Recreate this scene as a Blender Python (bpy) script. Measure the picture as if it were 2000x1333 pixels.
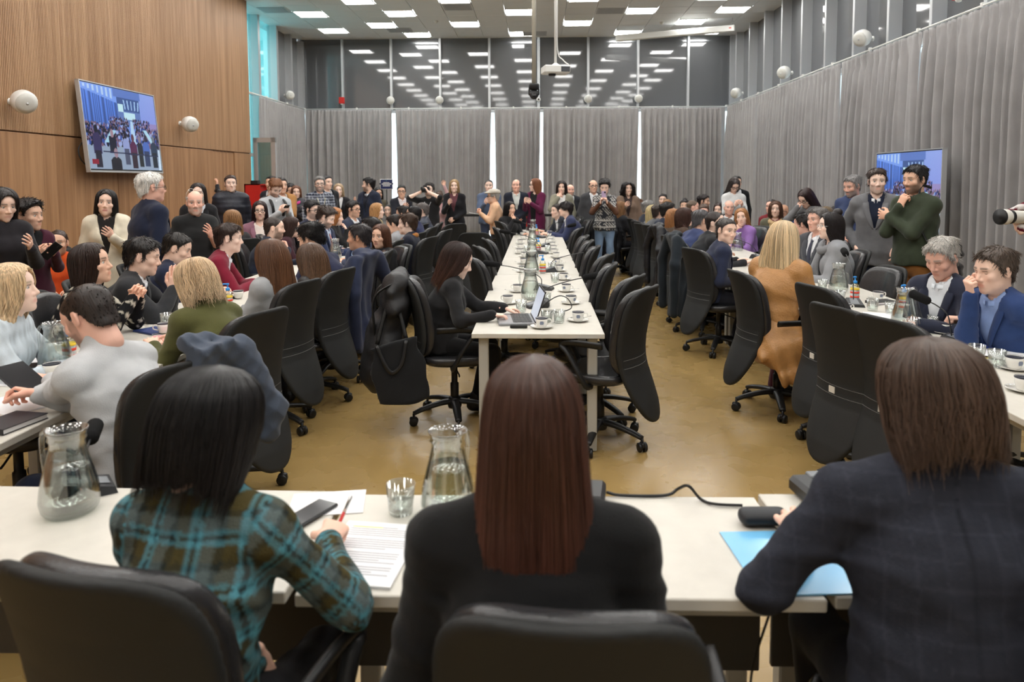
import bpy, math, random
import numpy as np
from mathutils import Matrix, Vector
random.seed(7); RNG = np.random.default_rng(7)
for o in list(bpy.data.objects): bpy.data.objects.remove(o)
SC = bpy.context.scene
COL = SC.collection
# ---------------------------------------------------------------- camera
cam_d = bpy.data.cameras.new('camera'); cam = bpy.data.objects.new('camera', cam_d); COL.objects.link(cam)
cam_d.sensor_width = 36.0; cam_d.lens = 25.2; cam_d.shift_y = -0.10575
cam_d.clip_start = 0.05; cam_d.clip_end = 200
_yaw, _pit, _rol = math.radians(2.0), math.atan(102/1400), math.radians(0.2)
cam.matrix_world = (Matrix.Translation((0, 0, 1.68)) @ Matrix.Rotation(_yaw, 4, 'Z')
                    @ Matrix.Rotation(math.pi/2 - _pit, 4, 'X') @ Matrix.Rotation(-_rol, 4, 'Z'))
cam_d.dof.use_dof = True; cam_d.dof.focus_distance = 5.2; cam_d.dof.aperture_fstop = 3.2
SC.camera = cam
# ---------------------------------------------------------------- daylight outside the windows
wd = bpy.data.worlds.new('daylight'); SC.world = wd; wd.use_nodes = True
wd.node_tree.nodes['Background'].inputs[0].default_value = (0.86, 0.95, 1.0, 1)
wd.node_tree.nodes['Background'].inputs[1].default_value = 2.2
# ---------------------------------------------------------------- exposure
SC.view_settings.view_transform = 'Standard'; SC.view_settings.look = 'None'
SC.view_settings.exposure = 0.42; SC.view_settings.gamma = 1.0; SC.view_settings.use_curve_mapping = False
LAMP = 13.0          # strength of one ceiling panel
# ---------------------------------------------------------------- objects and meshes
def mesh_np(name, V, F, mat=None, smooth=True, col=None):
    """V (n,3), F: (m,4)/(m,3) array, or a list of faces"""
    me = bpy.data.meshes.new(name)
    V = np.asarray(V, np.float32)
    if isinstance(F, np.ndarray):
        m, k = F.shape
        me.vertices.add(len(V)); me.vertices.foreach_set('co', V.ravel())
        me.loops.add(m*k); me.loops.foreach_set('vertex_index', F.astype(np.int32).ravel())
        me.polygons.add(m); me.polygons.foreach_set('loop_start', np.arange(0, m*k, k, dtype=np.int32))
        me.update(calc_edges=True)
    else:
        me.from_pydata(V.tolist(), [], [list(map(int, f)) for f in F])
    if smooth: me.polygons.foreach_set('use_smooth', np.ones(len(me.polygons), bool))
    if col is not None:
        a = me.attributes.new('Col', 'FLOAT_COLOR', 'POINT')
        c = np.ones((len(V), 4), np.float32); c[:, :3] = col; a.data.foreach_set('color', c.ravel())
    if mat is not None: me.materials.append(mat)
    return me
def link(name, data, parent=None, loc=None, mat=None):
    o = bpy.data.objects.new(name, data); COL.objects.link(o)
    if parent is not None: o.parent = parent
    if loc is not None: o.location = loc
    if mat is not None and data is not None:
        if not data.materials: data.materials.append(mat)
        o.material_slots[0].link = 'OBJECT'; o.material_slots[0].material = mat
    return o
def tag(o, label, cat, group=None):
    o['label'] = label; o['category'] = cat
    if group: o['group'] = group
    return o
def struct(o): o['kind'] = 'structure'; return o
def empty(name, loc=(0, 0, 0), rz=0.0):
    o = bpy.data.objects.new(name, None); COL.objects.link(o); o.location = loc; o.rotation_euler = (0, 0, rz)
    o.empty_display_size = 0.1; return o
def copy_tree(o, parent=None):
    c = o.copy(); COL.objects.link(c)
    if parent is not None: c.parent = parent
    for ch in o.children: copy_tree(ch, c)
    return c
class MB:
    """collects simple shapes into one mesh"""
    def __init__(s): s.V = []; s.F = []; s.n = 0
    def add(s, V, F):
        V = np.asarray(V, float); s.V.append(V)
        s.F += [[int(i)+s.n for i in f] for f in F]; s.n += len(V); return s
    def box(s, a, b, M=None):
        x0, y0, z0 = a; x1, y1, z1 = b
        V = np.array([(x0,y0,z0),(x1,y0,z0),(x1,y1,z0),(x0,y1,z0),(x0,y0,z1),(x1,y0,z1),(x1,y1,z1),(x0,y1,z1)], float)
        if M is not None: V = np.array([tuple(M @ Vector(v)) for v in V])
        return s.add(V, [(0,3,2,1),(4,5,6,7),(0,1,5,4),(1,2,6,5),(2,3,7,6),(3,0,4,7)])
    def rbox(s, a, b, r=0.004):
        """box with chamfered edges"""
        a = np.array(a, float); b = np.array(b, float); r = min(r, *(abs(b-a)/2.01)); V = []
        for ax in range(3):
            for q in range(8):
                c = [a[i] if not (q >> i) & 1 else b[i] for i in range(3)]
                for i in range(3):
                    if i != ax: c[i] += r if not (q >> i) & 1 else -r
                V.append(c)
        id = lambda ax, q: ax*8+q; F = []
        for ax in range(3):
            o1, o2 = (ax+1) % 3, (ax+2) % 3
            for sgn in (0, 1):
                qs = [(sgn << ax) | (i << o1) | (j << o2) for i, j in ((0,0),(1,0),(1,1),(0,1))]
                f = [id(ax, q) for q in qs]; F.append(f if sgn else f[::-1])
            for i in (0, 1):
                for j in (0, 1):
                    q0 = (i << o1) | (j << o2); q1 = q0 | (1 << ax)
                    f = [id(o1, q0), id(o1, q1), id(o2, q1), id(o2, q0)]; F.append(f if (i ^ j) else f[::-1])
        for q in range(8):
            f = [id(0, q), id(1, q), id(2, q)]; F.append(f if bin(q).count('1') % 2 else f[::-1])
        return s.add(V, F)
    def tube(s, P, r, n=8, caps=True, flat=1.0, up=(0, 0, 1)):
        V, F = tube_np(P, r, n, caps, flat, up); return s.add(V, F)
    def lathe(s, prof, n=16, c=(0, 0, 0)):
        prof = np.array(prof, float); m = len(prof); V = []
        for (r, z) in prof:
            for k in range(n): a = 2*math.pi*k/n; V.append((c[0]+r*math.cos(a), c[1]+r*math.sin(a), c[2]+z))
        F = [(i*n+k, i*n+(k+1) % n, (i+1)*n+(k+1) % n, (i+1)*n+k) for i in range(m-1) for k in range(n)]
        if prof[0][0] > 1e-6: F.append(list(range(n))[::-1])
        if prof[-1][0] > 1e-6: F.append([(m-1)*n+k for k in range(n)])
        return s.add(V, F)
    def prism(s, poly, z0, z1):
        n = len(poly); V = [(x, y, z0) for x, y in poly]+[(x, y, z1) for x, y in poly]
        F = [(i, (i+1) % n, n+(i+1) % n, n+i) for i in range(n)]+[list(range(n))[::-1], [n+i for i in range(n)]]
        return s.add(V, F)
    def data(s, name, mat=None, smooth=False, angle=None):
        V = np.concatenate(s.V); me = mesh_np(name, V, s.F, mat, smooth)
        if angle is not None:
            me.polygons.foreach_set('use_smooth', np.ones(len(me.polygons), bool)); me.set_sharp_from_angle(angle=math.radians(angle))
        return me
    def obj(s, name, mat=None, parent=None, smooth=False, angle=None, loc=None):
        return link(name, s.data(name, mat, smooth, angle), parent, loc)
def tube_np(P, r, n=8, caps=True, flat=1.0, up=(0, 0, 1)):
    P = np.asarray(P, float); m = len(P); r = np.broadcast_to(np.asarray(r, float), (m,))
    T = np.gradient(P, axis=0); T /= np.linalg.norm(T, axis=1)[:, None]+1e-12
    u = np.array(up, float)
    if abs(T[0] @ u) > .95: u = np.array((1., 0, 0)) if abs(T[0][0]) < .9 else np.array((0, 1., 0))
    V = np.zeros((m, n, 3)); a = np.arange(n)*2*math.pi/n
    for i in range(m):
        s_ = np.cross(T[i], u); s_ /= np.linalg.norm(s_)+1e-12; u = np.cross(s_, T[i])
        V[i] = P[i]+r[i]*(np.cos(a)[:, None]*s_+flat*np.sin(a)[:, None]*u)
    F = [(i*n+k, i*n+(k+1) % n, (i+1)*n+(k+1) % n, (i+1)*n+k) for i in range(m-1) for k in range(n)]
    if caps: F += [list(range(n))[::-1], [(m-1)*n+k for k in range(n)]]
    return V.reshape(-1, 3), F
def bez(pts, n=12):
    """smooth curve through points (Catmull-Rom)"""
    P = np.array(pts, float); P = np.vstack([2*P[0]-P[1], P, 2*P[-1]-P[-2]]); out = []
    for i in range(1, len(P)-2):
        for t in np.linspace(0, 1, n, endpoint=False):
            a, b, c, d = P[i-1:i+3]
            out.append(.5*((2*b)+(c-a)*t+(2*a-5*b+4*c-d)*t*t+(3*b-a-3*c+d)*t**3))
    out.append(P[-2]); return np.array(out)
# ---------------------------------------------------------------- materials
MATS = {}
def mat(name, color=(.5, .5, .5), rough=.5, metal=0., spec=.5, bump=0., bscale=60., var=0., vscale=8., alpha=None, sheen=0., coat=0., attr=False, emit=None, estr=0., trans=0., ior=1.45, detail=3):
    if name in MATS: return MATS[name]
    m = bpy.data.materials.new(name); m.use_nodes = True; MATS[name] = m
    nt = m.node_tree; N = nt.nodes; b = N['Principled BSDF']; L = nt.links
    b.inputs['Base Color'].default_value = (*color, 1); b.inputs['Roughness'].default_value = rough
    b.inputs['Metallic'].default_value = metal; b.inputs['Specular IOR Level'].default_value = spec
    b.inputs['IOR'].default_value = ior
    if sheen: b.inputs['Sheen Weight'].default_value = sheen; b.inputs['Sheen Roughness'].default_value = .5
    if coat: b.inputs['Coat Weight'].default_value = coat; b.inputs['Coat Roughness'].default_value = .15
    if trans: b.inputs['Transmission Weight'].default_value = trans
    if emit: b.inputs['Emission Color'].default_value = (*emit, 1); b.inputs['Emission Strength'].default_value = estr
    src = None
    if attr:
        a = N.new('ShaderNodeAttribute'); a.attribute_name = 'Col'; src = a.outputs['Color']
    if var:
        tc = N.new('ShaderNodeTexCoord'); nz = N.new('ShaderNodeTexNoise'); nz.inputs['Scale'].default_value = vscale; nz.inputs['Detail'].default_value = detail
        L.new(tc.outputs['Object'], nz.inputs['Vector'])
        mr = N.new('ShaderNodeMapRange'); mr.inputs[1].default_value = .25; mr.inputs[2].default_value = .75
        mr.inputs[3].default_value = 1-var; mr.inputs[4].default_value = 1+var; L.new(nz.outputs[0], mr.inputs[0])
        mx = N.new('ShaderNodeMix'); mx.data_type = 'RGBA'; mx.blend_type = 'MULTIPLY'; mx.inputs[0].default_value = 1
        if src is None: mx.inputs[6].default_value = (*color, 1)
        else: L.new(src, mx.inputs[6])
        L.new(mr.outputs[0], mx.inputs[7]); src = mx.outputs[2]
    if src is not None: L.new(src, b.inputs['Base Color'])
    if bump:
        tc = N.new('ShaderNodeTexCoord'); nz = N.new('ShaderNodeTexNoise'); nz.inputs['Scale'].default_value = bscale; nz.inputs['Detail'].default_value = 2
        L.new(tc.outputs['Object'], nz.inputs['Vector'])
        bp = N.new('ShaderNodeBump'); bp.inputs['Strength'].default_value = bump; bp.inputs['Distance'].default_value = .01
        L.new(nz.outputs[0], bp.inputs['Height']); L.new(bp.outputs[0], b.inputs['Normal'])
    return m
def srgb(r, g, b):
    f = lambda c: (c/255/12.92) if c <= 10 else ((c/255+.055)/1.055)**2.4
    return (f(r), f(g), f(b))
def fabric(c, kind='wool'):
    """c is an sRGB triple"""
    if kind == 'leather': return mat('leather_%d_%d_%d' % c, srgb(*c), .42, 0, .5, .25, 90, .1, 20)
    if kind == 'puffer': return mat('puffer_%d_%d_%d' % c, srgb(*c), .45, 0, .4, .35, 25, .1, 12)
    return mat('cloth_%d_%d_%d' % c, srgb(*c), .9, 0, .2, .18, 260, .15, 9, sheen=.12)
def thin_glass(name, tint=(1, 1, 1), refl=.08, rough=.0):
    """clear pane or vessel wall: see-through with a reflection that grows at grazing angles"""
    if name in MATS: return MATS[name]
    m = bpy.data.materials.new(name); m.use_nodes = True; MATS[name] = m
    nt = m.node_tree; N = nt.nodes; N.remove(N['Principled BSDF']); out = N['Material Output']
    t = N.new('ShaderNodeBsdfTransparent'); t.inputs[0].default_value = (*tint, 1)
    g = N.new('ShaderNodeBsdfGlossy'); g.inputs['Roughness'].default_value = rough
    lw = N.new('ShaderNodeLayerWeight'); lw.inputs[0].default_value = .35
    mr = N.new('ShaderNodeMapRange'); mr.inputs[3].default_value = refl; mr.inputs[4].default_value = .75
    nt.links.new(lw.outputs['Facing'], mr.inputs[0])
    mx = N.new('ShaderNodeMixShader'); nt.links.new(mr.outputs[0], mx.inputs[0])
    nt.links.new(t.outputs[0], mx.inputs[1]); nt.links.new(g.outputs[0], mx.inputs[2]); nt.links.new(mx.outputs[0], out.inputs[0])
    return m
# ================================================================ the room
XL, XR, YB, ZC, YF = -6.0, 5.15, 19.3, 5.4, -2.6
XG = -6.39           # glass wall behind the end of the timber wall
# ---- materials of the shell
def floor_mat():
    m = mat('floor_polished', srgb(176, 140, 78), .22, 0, .5); nt = m.node_tree; N = nt.nodes; L = nt.links; b = N['Principled BSDF']
    tc = N.new('ShaderNodeTexCoord'); n1 = N.new('ShaderNodeTexNoise'); n1.inputs['Scale'].default_value = 1.1; n1.inputs['Detail'].default_value = 4; n1.inputs['Roughness'].default_value = .5
    L.new(tc.outputs['Object'], n1.inputs['Vector'])
    r = N.new('ShaderNodeValToRGB'); r.color_ramp.elements[0].position = .15; r.color_ramp.elements[0].color = (*srgb(142, 116, 68), 1)
    r.color_ramp.elements[1].position = .85; r.color_ramp.elements[1].color = (*srgb(172, 144, 92), 1)
    L.new(n1.outputs[0], r.inputs[0]); L.new(r.outputs[0], b.inputs['Base Color'])
    n2 = N.new('ShaderNodeTexNoise'); n2.inputs['Scale'].default_value = 4; n2.inputs['Detail'].default_value = 2; L.new(tc.outputs['Object'], n2.inputs['Vector'])
    mr = N.new('ShaderNodeMapRange'); mr.inputs[3].default_value = .14; mr.inputs[4].default_value = .42; L.new(n2.outputs[0], mr.inputs[0]); L.new(mr.outputs[0], b.inputs['Roughness'])
    return m
def wood_mat(name, c1, c2, rough=.45):
    m = mat(name, c1, rough, 0, .4); nt = m.node_tree; N = nt.nodes; L = nt.links; b = N['Principled BSDF']
    tc = N.new('ShaderNodeTexCoord'); mp = N.new('ShaderNodeMapping'); mp.inputs['Scale'].default_value = (3, 6, .22)
    L.new(tc.outputs['Object'], mp.inputs[0]); n = N.new('ShaderNodeTexNoise'); n.inputs['Scale'].default_value = 2.2; n.inputs['Detail'].default_value = 6; n.inputs['Distortion'].default_value = .6
    L.new(mp.outputs[0], n.inputs['Vector']); r = N.new('ShaderNodeValToRGB')
    r.color_ramp.elements[0].position = .32; r.color_ramp.elements[0].color = (*c1, 1); r.color_ramp.elements[1].position = .68; r.color_ramp.elements[1].color = (*c2, 1)
    L.new(n.outputs[0], r.inputs[0])
    mp2 = N.new('ShaderNodeMapping'); mp2.inputs['Scale'].default_value = (40, 90, 1.4); L.new(tc.outputs['Object'], mp2.inputs[0])
    n2 = N.new('ShaderNodeTexNoise'); n2.inputs['Scale'].default_value = 1.5; n2.inputs['Detail'].default_value = 3; L.new(mp2.outputs[0], n2.inputs['Vector'])
    mx = N.new('ShaderNodeMix'); mx.data_type = 'RGBA'; mx.blend_type = 'MULTIPLY'; mx.inputs[0].default_value = 1
    mr = N.new('ShaderNodeMapRange'); mr.inputs[1].default_value = .3; mr.inputs[2].default_value = .7; mr.inputs[3].default_value = .86; mr.inputs[4].default_value = 1.08
    L.new(n2.outputs[0], mr.inputs[0]); L.new(r.outputs[0], mx.inputs[6]); L.new(mr.outputs[0], mx.inputs[7]); L.new(mx.outputs[2], b.inputs['Base Color'])
    return m
def curtain_mat():
    m = mat('curtain_cloth', srgb(156, 154, 154), .95, 0, .1, .25, 220, .1, 3, sheen=.25); return m
M_floor = floor_mat()
M_wood = wood_mat('timber_panelling', srgb(152, 116, 84), srgb(182, 146, 112))
M_wood2 = wood_mat('timber_panel_smooth', srgb(144, 106, 74), srgb(176, 136, 100))
M_ceil = mat('ceiling_metal_tile', srgb(222, 225, 227), .38, .0, .5)
M_wall = mat('painted_wall', srgb(196, 194, 188), .8)
M_alu = mat('anodised_aluminium', srgb(196, 198, 200), .38, .55)
M_alud = mat('grey_aluminium_fin', srgb(178, 181, 184), .45, .3)
M_white = mat('white_plastic', srgb(226, 226, 222), .4)
M_black = mat('black_plastic', srgb(26, 26, 27), .45)
M_red = mat('red_enamel', srgb(196, 40, 34), .4)
M_curt = curtain_mat()
M_blind = mat('dark_blind', srgb(84, 86, 89), .5, 0, .5, coat=1.0); MATS['dark_blind'].node_tree.nodes['Principled BSDF'].inputs['Coat Roughness'].default_value = .05
MATS['dark_blind'].node_tree.nodes['Principled BSDF'].inputs['Coat IOR'].default_value = 1.75
M_cyan = thin_glass('tinted_glass', (.42, .80, .82), .05)
M_clear = thin_glass('clear_pane', (.92, .97, .98), .05)
# ---- floor, ceiling
struct(MB().box((XG-.2, YF, -.12), (XR+.3, YB+.3, 0)).obj('floor', M_floor))
ceil = struct(MB().box((XG-.2, YF, ZC+.06), (XR+.3, YB+.3, ZC+.2)).obj('ceiling', M_ceil))
TX, TY = .667, .585
colx = [-5.04+TX*k for k in range(-2, 16)]; rowy = [18.5-TY*k for k in range(-1, 7)]
lights = []
for k in range(9):
    y = 18.5-2.34*k
    lights += [(x, y) for x in (-3.04, -.38, 2.29, 4.30)]
    lights += [(x, y-1.17) for x in (-3.71, -1.70, .97, 3.63)]
lights += [(-5.04, 17.9-1.77*k) for k in range(11)]
lights = [(x, y) for x, y in lights if y > -2]
tile_me = MB().rbox((-TX/2+.004, -TY/2+.004, 0), (TX/2-.004, TY/2-.004, .03), .003).data('ceiling_tile', M_ceil)
def is_light(x, y): return any(abs(x-a) < .25 and abs(y-b) < .25 for a, b in lights)
for x in colx:
    for y in rowy:
        if is_light(x, y) or y+TY/2 > YB+.02: continue
        link('ceiling_tile', tile_me, ceil, (x, y, ZC))
MB().box((XG-.15, YF, ZC), (XR+.25, rowy[-1]-TY/2-.004, ZC+.03)).obj('ceiling_panel', M_ceil, ceil)
M_lamp = mat('lamp_diffuser', (1, 1, 1), .5, emit=(1.0, .985, .955), estr=LAMP)
fr = MB(); a, b_ = .30, .275
for p, q in (((-a-.02, -b_-.02), (a+.02, -b_)), ((-a-.02, b_), (a+.02, b_+.02)), ((-a-.02, -b_), (-a, b_)), ((a, -b_), (a+.02, b_))):
    fr.box((p[0], p[1], -.008), (q[0], q[1], .02))
fr_me = fr.data('frame', M_white); df_me = MB().box((-a, -b_, .0), (a, b_, .012)).data('diffuser', M_lamp)
for x, y in lights:
    t = empty('ceiling_light', (x, y, ZC-.004)); link('frame', fr_me, t); link('diffuser', df_me, t)
    tag(t, 'square recessed ceiling light panel with bright white diffuser', 'ceiling light', 'recessed square ceiling lights')
# ceiling vents and detectors
gv = MB(); 
for k in range(5): gv.box((-.26, -.2+.09*k, -.012), (.26, -.2+.09*k+.05, .006))
gv.box((-.3, -.26, -.006), (.3, .26, 0)); gv_me = gv.data('vent_grille', M_alud)
for x, y, lb in ((-5.7, 15.7, 'pale slatted ceiling vent beside the tall tinted windows'), (-3.38, 17.9, 'slatted ceiling vent under the row of square lights above the blue stand sign'),
             (-1.7, 15.65, 'slatted ceiling vent behind the front lights near the camera pole'), (-.05, 18.5, 'slatted ceiling vent beside the projector pole'), (1.62, 16.15, 'slatted ceiling vent beside the square light over the projector')):
    t = empty('ceiling_vent', (x, y, ZC-.002)); link('vent_grille', gv_me, t); tag(t, lb, 'vent', 'ceiling vents')
dt = MB().lathe([(.0, -.05), (.03, -.05), (.045, -.03), (.06, -.005), (.06, 0)], 14).data('smoke_detector', M_white, True)
for x, y in ((-2.35, 16.95), (2.95, 17.35)):
    tag(link('smoke_detector', dt, None, (x, y, ZC)), 'small round white smoke detector on the ceiling tiles', 'smoke detector', 'smoke detectors')
# ---- timber wall on the left
wl = struct(MB().box((XL-.25, YF, 0), (XL-.04, 14.95, ZC+.05)).obj('wall_left', M_wood2))
def fluted(y0, y1, z0, z1, pitch=.0275, dep=.006):
    ys = []; n = int((y1-y0)/pitch)
    for k in range(n):
        y = y0+k*pitch; ys += [(y, 0), (y+pitch*.72, 0), (y+pitch*.76, -dep), (y+pitch*.96, -dep)]
    ys.append((y1, 0)); V = [(XL+d, y, z) for z in (z0, z1) for y, d in ys]; m = len(ys)
    F = [(i+1, i, m+i, m+i+1) for i in range(m-1)]
    V += [(XL-.04, y0, z0), (XL-.04, y1, z0), (XL-.04, y0, z1), (XL-.04, y1, z1)]; q = 2*m
    F += [(0, m, q+2, q), (m-1, q+1, q+3, 2*m-1)]
    return mesh_np('wood_panel', V, F, M_wood, False)
for y0, y1 in ((YF, 3.2), (3.204, 9.0), (9.003, 14.93)): link('wood_panel', fluted(y0, y1, 2.275, ZC), wl)
lower = [(YF, 1.6), (1.61, 4.4), (4.41, 7.2), (7.21, 10.1), (10.11, 13.12), (14.12, 14.93)]
for y0, y1 in lower:
    MB().rbox((XL-.04, y0, .1), (XL, y1, 2.255), .004).obj('wood_panel', M_wood2, wl)
struct(MB().rbox((XL-.03, YF, 0), (XL+.012, 13.1, .09), .004).obj('baseboard_left', M_alud))
d1 = struct(MB().rbox((XL-.035, 13.15, .01), (XL-.02, 14.10, 2.24), .003).obj('door_1', M_wood2))
MB().tube(bez([(XL-.02, 13.28, 1.02), (XL+.03, 13.28, 1.02), (XL+.03, 13.40, 1.02)]), .009, 8).obj('door_handle', M_alu, d1, True)
# ---- rear wall, behind the camera
struct(MB().box((XG-.2, YF-.2, 0), (XR+.3, YF, ZC+.05)).obj('wall_rear', M_wall))
# ---- glass wall at the end of the timber wall
wg = struct(MB().box((XG-.06, 14.9, 0), (XG+.02, 15.0, ZC)).obj('wall_glass', M_alu))
MB().box((XG-.2, 14.7, 0), (XL-.04, 14.95, ZC)).obj('return_wall', M_wood2, wg)
ygl = [15.0, 16.15, 17.3, 18.3, 19.25]
for k in range(4):
    y0, y1 = ygl[k], ygl[k+1]
    w = struct(MB().box((XG-.012, y0+.05, 2.30), (XG, y1-.05, ZC+.06)).obj('window_%d' % (k+1), M_cyan if k < 2 else M_blind))
    MB().box((XG-.06, y1-.06, 0), (XG+.16, y1+.06, ZC)).obj('mullion', M_alu, w)
    MB().box((XG-.04, y0+.05, 2.24), (XG+.06, y1-.05, 2.31)).obj('transom', M_alu, w)
    MB().box((XG-.03, y0+.05, 3.62), (XG+.03, y1-.05, 3.67)).obj('transom', M_alu, w)
    MB().box((XG-.012, y0+.05, .05), (XG, y1-.05, 2.24)).obj('pane', M_cyan, w)
# aluminium glass door standing open at the end of the timber wall
d2 = empty('door_2', (-5.98, 15.05, 0), math.radians(-8)); struct(d2)
df = MB()
for a_, b2 in (((0, -.03, 0), (.09, .03, 2.6)), ((.40, -.03, 0), (.50, .03, 2.6)), ((0, -.03, 2.5), (.50, .03, 2.6)), ((0, -.03, 0), (.50, .03, .12))): df.box(a_, b2)
df.obj('door_frame', M_alu, d2); MB().box((.09, -.006, .12), (.40, .006, 2.5)).obj('pane', thin_glass('door_glass', (.45, .72, .72), .2), d2)
# ---- back wall: mullions, dark blinds above, windows below behind the curtains
wb = struct(MB().box((XG-.1, YB+.02, 3.50), (XR+.2, YB+.12, 3.58)).obj('wall_back', M_alu))
MB().box((XG-.1, YB+.02, 0), (XR+.2, YB+.12, .06)).obj('sill', M_alu, wb)
mx_ = [-6.34]+[-5.20+1.312*k for k in range(8)]+[5.10]
for k in range(9):
    x0, x1 = mx_[k], mx_[k+1]
    w = struct(MB().box((x0+.03, YB+.03, 3.58), (x1-.03, YB+.05, ZC+.1)).obj('window_%d' % (k+5), M_blind))
    MB().box((x1-.028, YB-.05, 3.58), (x1+.028, YB+.06, ZC+.08)).obj('mullion', M_alu if k < 8 else M_alud, w)
    MB().box((x0+.03, YB+.06, .06), (x1-.03, YB+.068, 3.5)).obj('pane', M_clear, w)
MB().box((-6.45, YB-.06, 0), (-6.30, YB+.14, ZC+.08)).obj('corner_post', M_alu, wb); MB().box((XR-.08, YB-.06, 0), (XR+.22, YB+.2, ZC+.08)).obj('corner_post', M_alud, wb)
# ---- right wall: fins, blinds
wr = struct(MB().box((XR+.06, YF, 3.50), (XR+.16, YB+.2, 3.58)).obj('wall_right', M_alu))
MB().box((XR+.06, YF, 0), (XR+.16, YB+.2, .06)).obj('sill', M_alu, wr)
ry = [8.4+1.135*k for k in range(-9, 10)]
for k in range(len(ry)):
    y0 = ry[k]; y1 = ry[k+1] if k+1 < len(ry) else YB
    w = struct(MB().box((XR+.08, y0+.03, 3.58), (XR+.10, y1-.03, ZC+.1)).obj('window_%d' % (k+14), M_blind))
    MB().box((XR-.10, y0-.03, 3.58), (XR+.08, y0+.03, ZC)).obj('mullion', M_alud, w)
    MB().box((XR-.112, y0-.032, 3.58), (XR-.10, y0+.032, ZC)).obj('mullion_cap', M_alu, w)
    MB().box((XR+.09, y0+.03, .06), (XR+.098, y1-.03, 3.5)).obj('pane', M_clear, w)
# ---- curtain rods
ZR = 3.6
def rod(pts, label):
    t = empty('curtain_rod', pts[0]); P = np.array(pts)-np.array(pts[0])
    MB().tube(P, .014, 8).obj('rod', M_white, t, True)
    L_ = np.linalg.norm(P[1]-P[0]); n = max(2, int(L_/1.3)); d = (P[1]-P[0])/L_; bm_ = MB().rbox((-.02, -.02, -.02), (.02, .02, .035), .004).data('bracket', M_white)
    for k in range(n+1): link('bracket', bm_, t, tuple(P[0]+d*(L_*k/n)))
    tag(t, label, 'curtain rod')
rod([(XG+.2, YB-.16, ZR), (XR-.2, YB-.16, ZR)], 'slim white curtain rod across the far wall under the dark blinds')
rod([(XR-.2, YF+.1, ZR), (XR-.2, YB-.2, ZR)], 'slim white curtain rod along the long wall of grey curtains with the fins')
rod([(XG+.2, 15.05, ZR), (XG+.2, YB-.2, ZR)], 'short white curtain rod by the tinted glass beside the timber wall')
# ---- curtains (each panel is one thing)
def curtain(p0, p1, nrm, label, wl=.15, amp=.05, seed=0, z1=3.575, z0=.03, group=None, lean=(0, 0)):
    r = np.random.default_rng(seed); p0 = np.array(p0, float); p1 = np.array(p1, float); L_ = np.linalg.norm(p1-p0)
    d = (p1-p0)/L_; n = int(L_/.014); s = np.linspace(0, L_, n)
    ph = np.zeros(n); f = 0
    ctrl = r.uniform(.62, 1.45, int(L_/.25)+4); inst = np.interp(s, np.linspace(0, L_, len(ctrl)), ctrl)
    ph = np.cumsum(inst)*(L_/n)*2*math.pi/wl+r.uniform(0, 6)
    zs = np.array([z0, .5, 1.1, 1.8, 2.5, 3.0, 3.3, 3.46, 3.53, z1]); V = []
    am = np.interp(s, np.linspace(0, L_, len(ctrl)), r.uniform(.55, 1.2, len(ctrl)))
    drift = np.interp(s, np.linspace(0, L_, 8), r.uniform(-.5, .5, 8))
    for z in zs:
        t = (z1-z)/(z1-z0); k = min(1, .35+2.2*t)
        w = np.sin(ph+drift*t*3)+.35*np.sin(2.03*ph+1+t*2)
        if z > 3.4: w = .6*np.sin(2*ph)*.8+.3*w
        off = amp*am*k*w
        edge = lean[0]*t*np.clip(1-s/(L_*.35), 0, 1)+lean[1]*t*np.clip(1-(L_-s)/(L_*.35), 0, 1)
        sx = s+.35*amp*k*np.cos(ph)*.6+edge
        V.append(p0[None, :2]+d[None, :2]*sx[:, None]+np.array(nrm)[None, :2]*off[:, None])
    m = len(zs); VV = np.zeros((m, n, 3))
    for i, z in enumerate(zs): VV[i, :, :2] = V[i]; VV[i, :, 2] = z
    ii, jj = np.meshgrid(np.arange(m-1), np.arange(n-1), indexing='ij'); q = ii*n+jj
    F = np.stack([q, q+1, q+n+1, q+n], -1).reshape(-1, 4)
    c = (p0+p1)/2; me = mesh_np('curtain', VV.reshape(-1, 3)-np.array((c[0], c[1], 0)), F, M_curt)
    o = link('curtain', me, None, (c[0], c[1], 0)); so = o.modifiers.new('thickness', 'SOLIDIFY'); so.thickness = .004
    return tag(o, label, 'curtain', group)
yb = YB-.2
bk = [(-6.17, -3.86, 'grey pleated curtain in the far corner behind the red cabinet and tinted glass', (0, -.05)),
      (-3.76, -1.20, 'grey pleated curtain behind the blue stand sign and the photographer', (.03, -.06)),
      (-1.12, .09, 'narrow grey pleated curtain behind the bald man and the man in the flat cap', (.03, -.07)),
      (.17, 2.68, 'grey pleated curtain behind the woman photographing with a lilac phone', (.02, -.04)),
      (2.72, 4.92, 'grey pleated curtain in the far corner where the two curtained walls meet', (.02, 0))]
for i, (a_, b2, lb, ln) in enumerate(bk): curtain((a_, yb, 0), (b2, yb, 0), (0, -1, 0), lb, .16, .065, 20+i, lean=ln)
rt_ = [(-2.4, 2.3, 'grey curtain of the long wall beside the front desk'), (2.33, 5.3, 'grey curtain beside the photographer in the striped jumper'), (5.33, 9.52, 'grey curtain behind the television on the curtained wall'),
       (9.56, 12.0, 'grey curtain behind the two standing men in blazer and blue jacket'), (12.04, 14.4, 'grey curtain behind the seated curly haired woman in olive jacket'),
       (14.45, 16.4, 'grey curtain beyond the bald man in glasses seated by the wall'), (16.45, 19.05, 'last grey curtain of the long wall, next to the far corner')]
for i, (a_, b2, lb) in enumerate(rt_): curtain((XR-.2, a_, 0), (XR-.2, b2, 0), (-1, 0, 0), lb, .20, .08, 40+i)
curtain((XG+.2, 15.95, 0), (XG+.2, 19.05, 0), (1, 0, 0), 'grey curtain gathered beside the tinted glass and the open glass door', .13, .05, 60)
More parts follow.
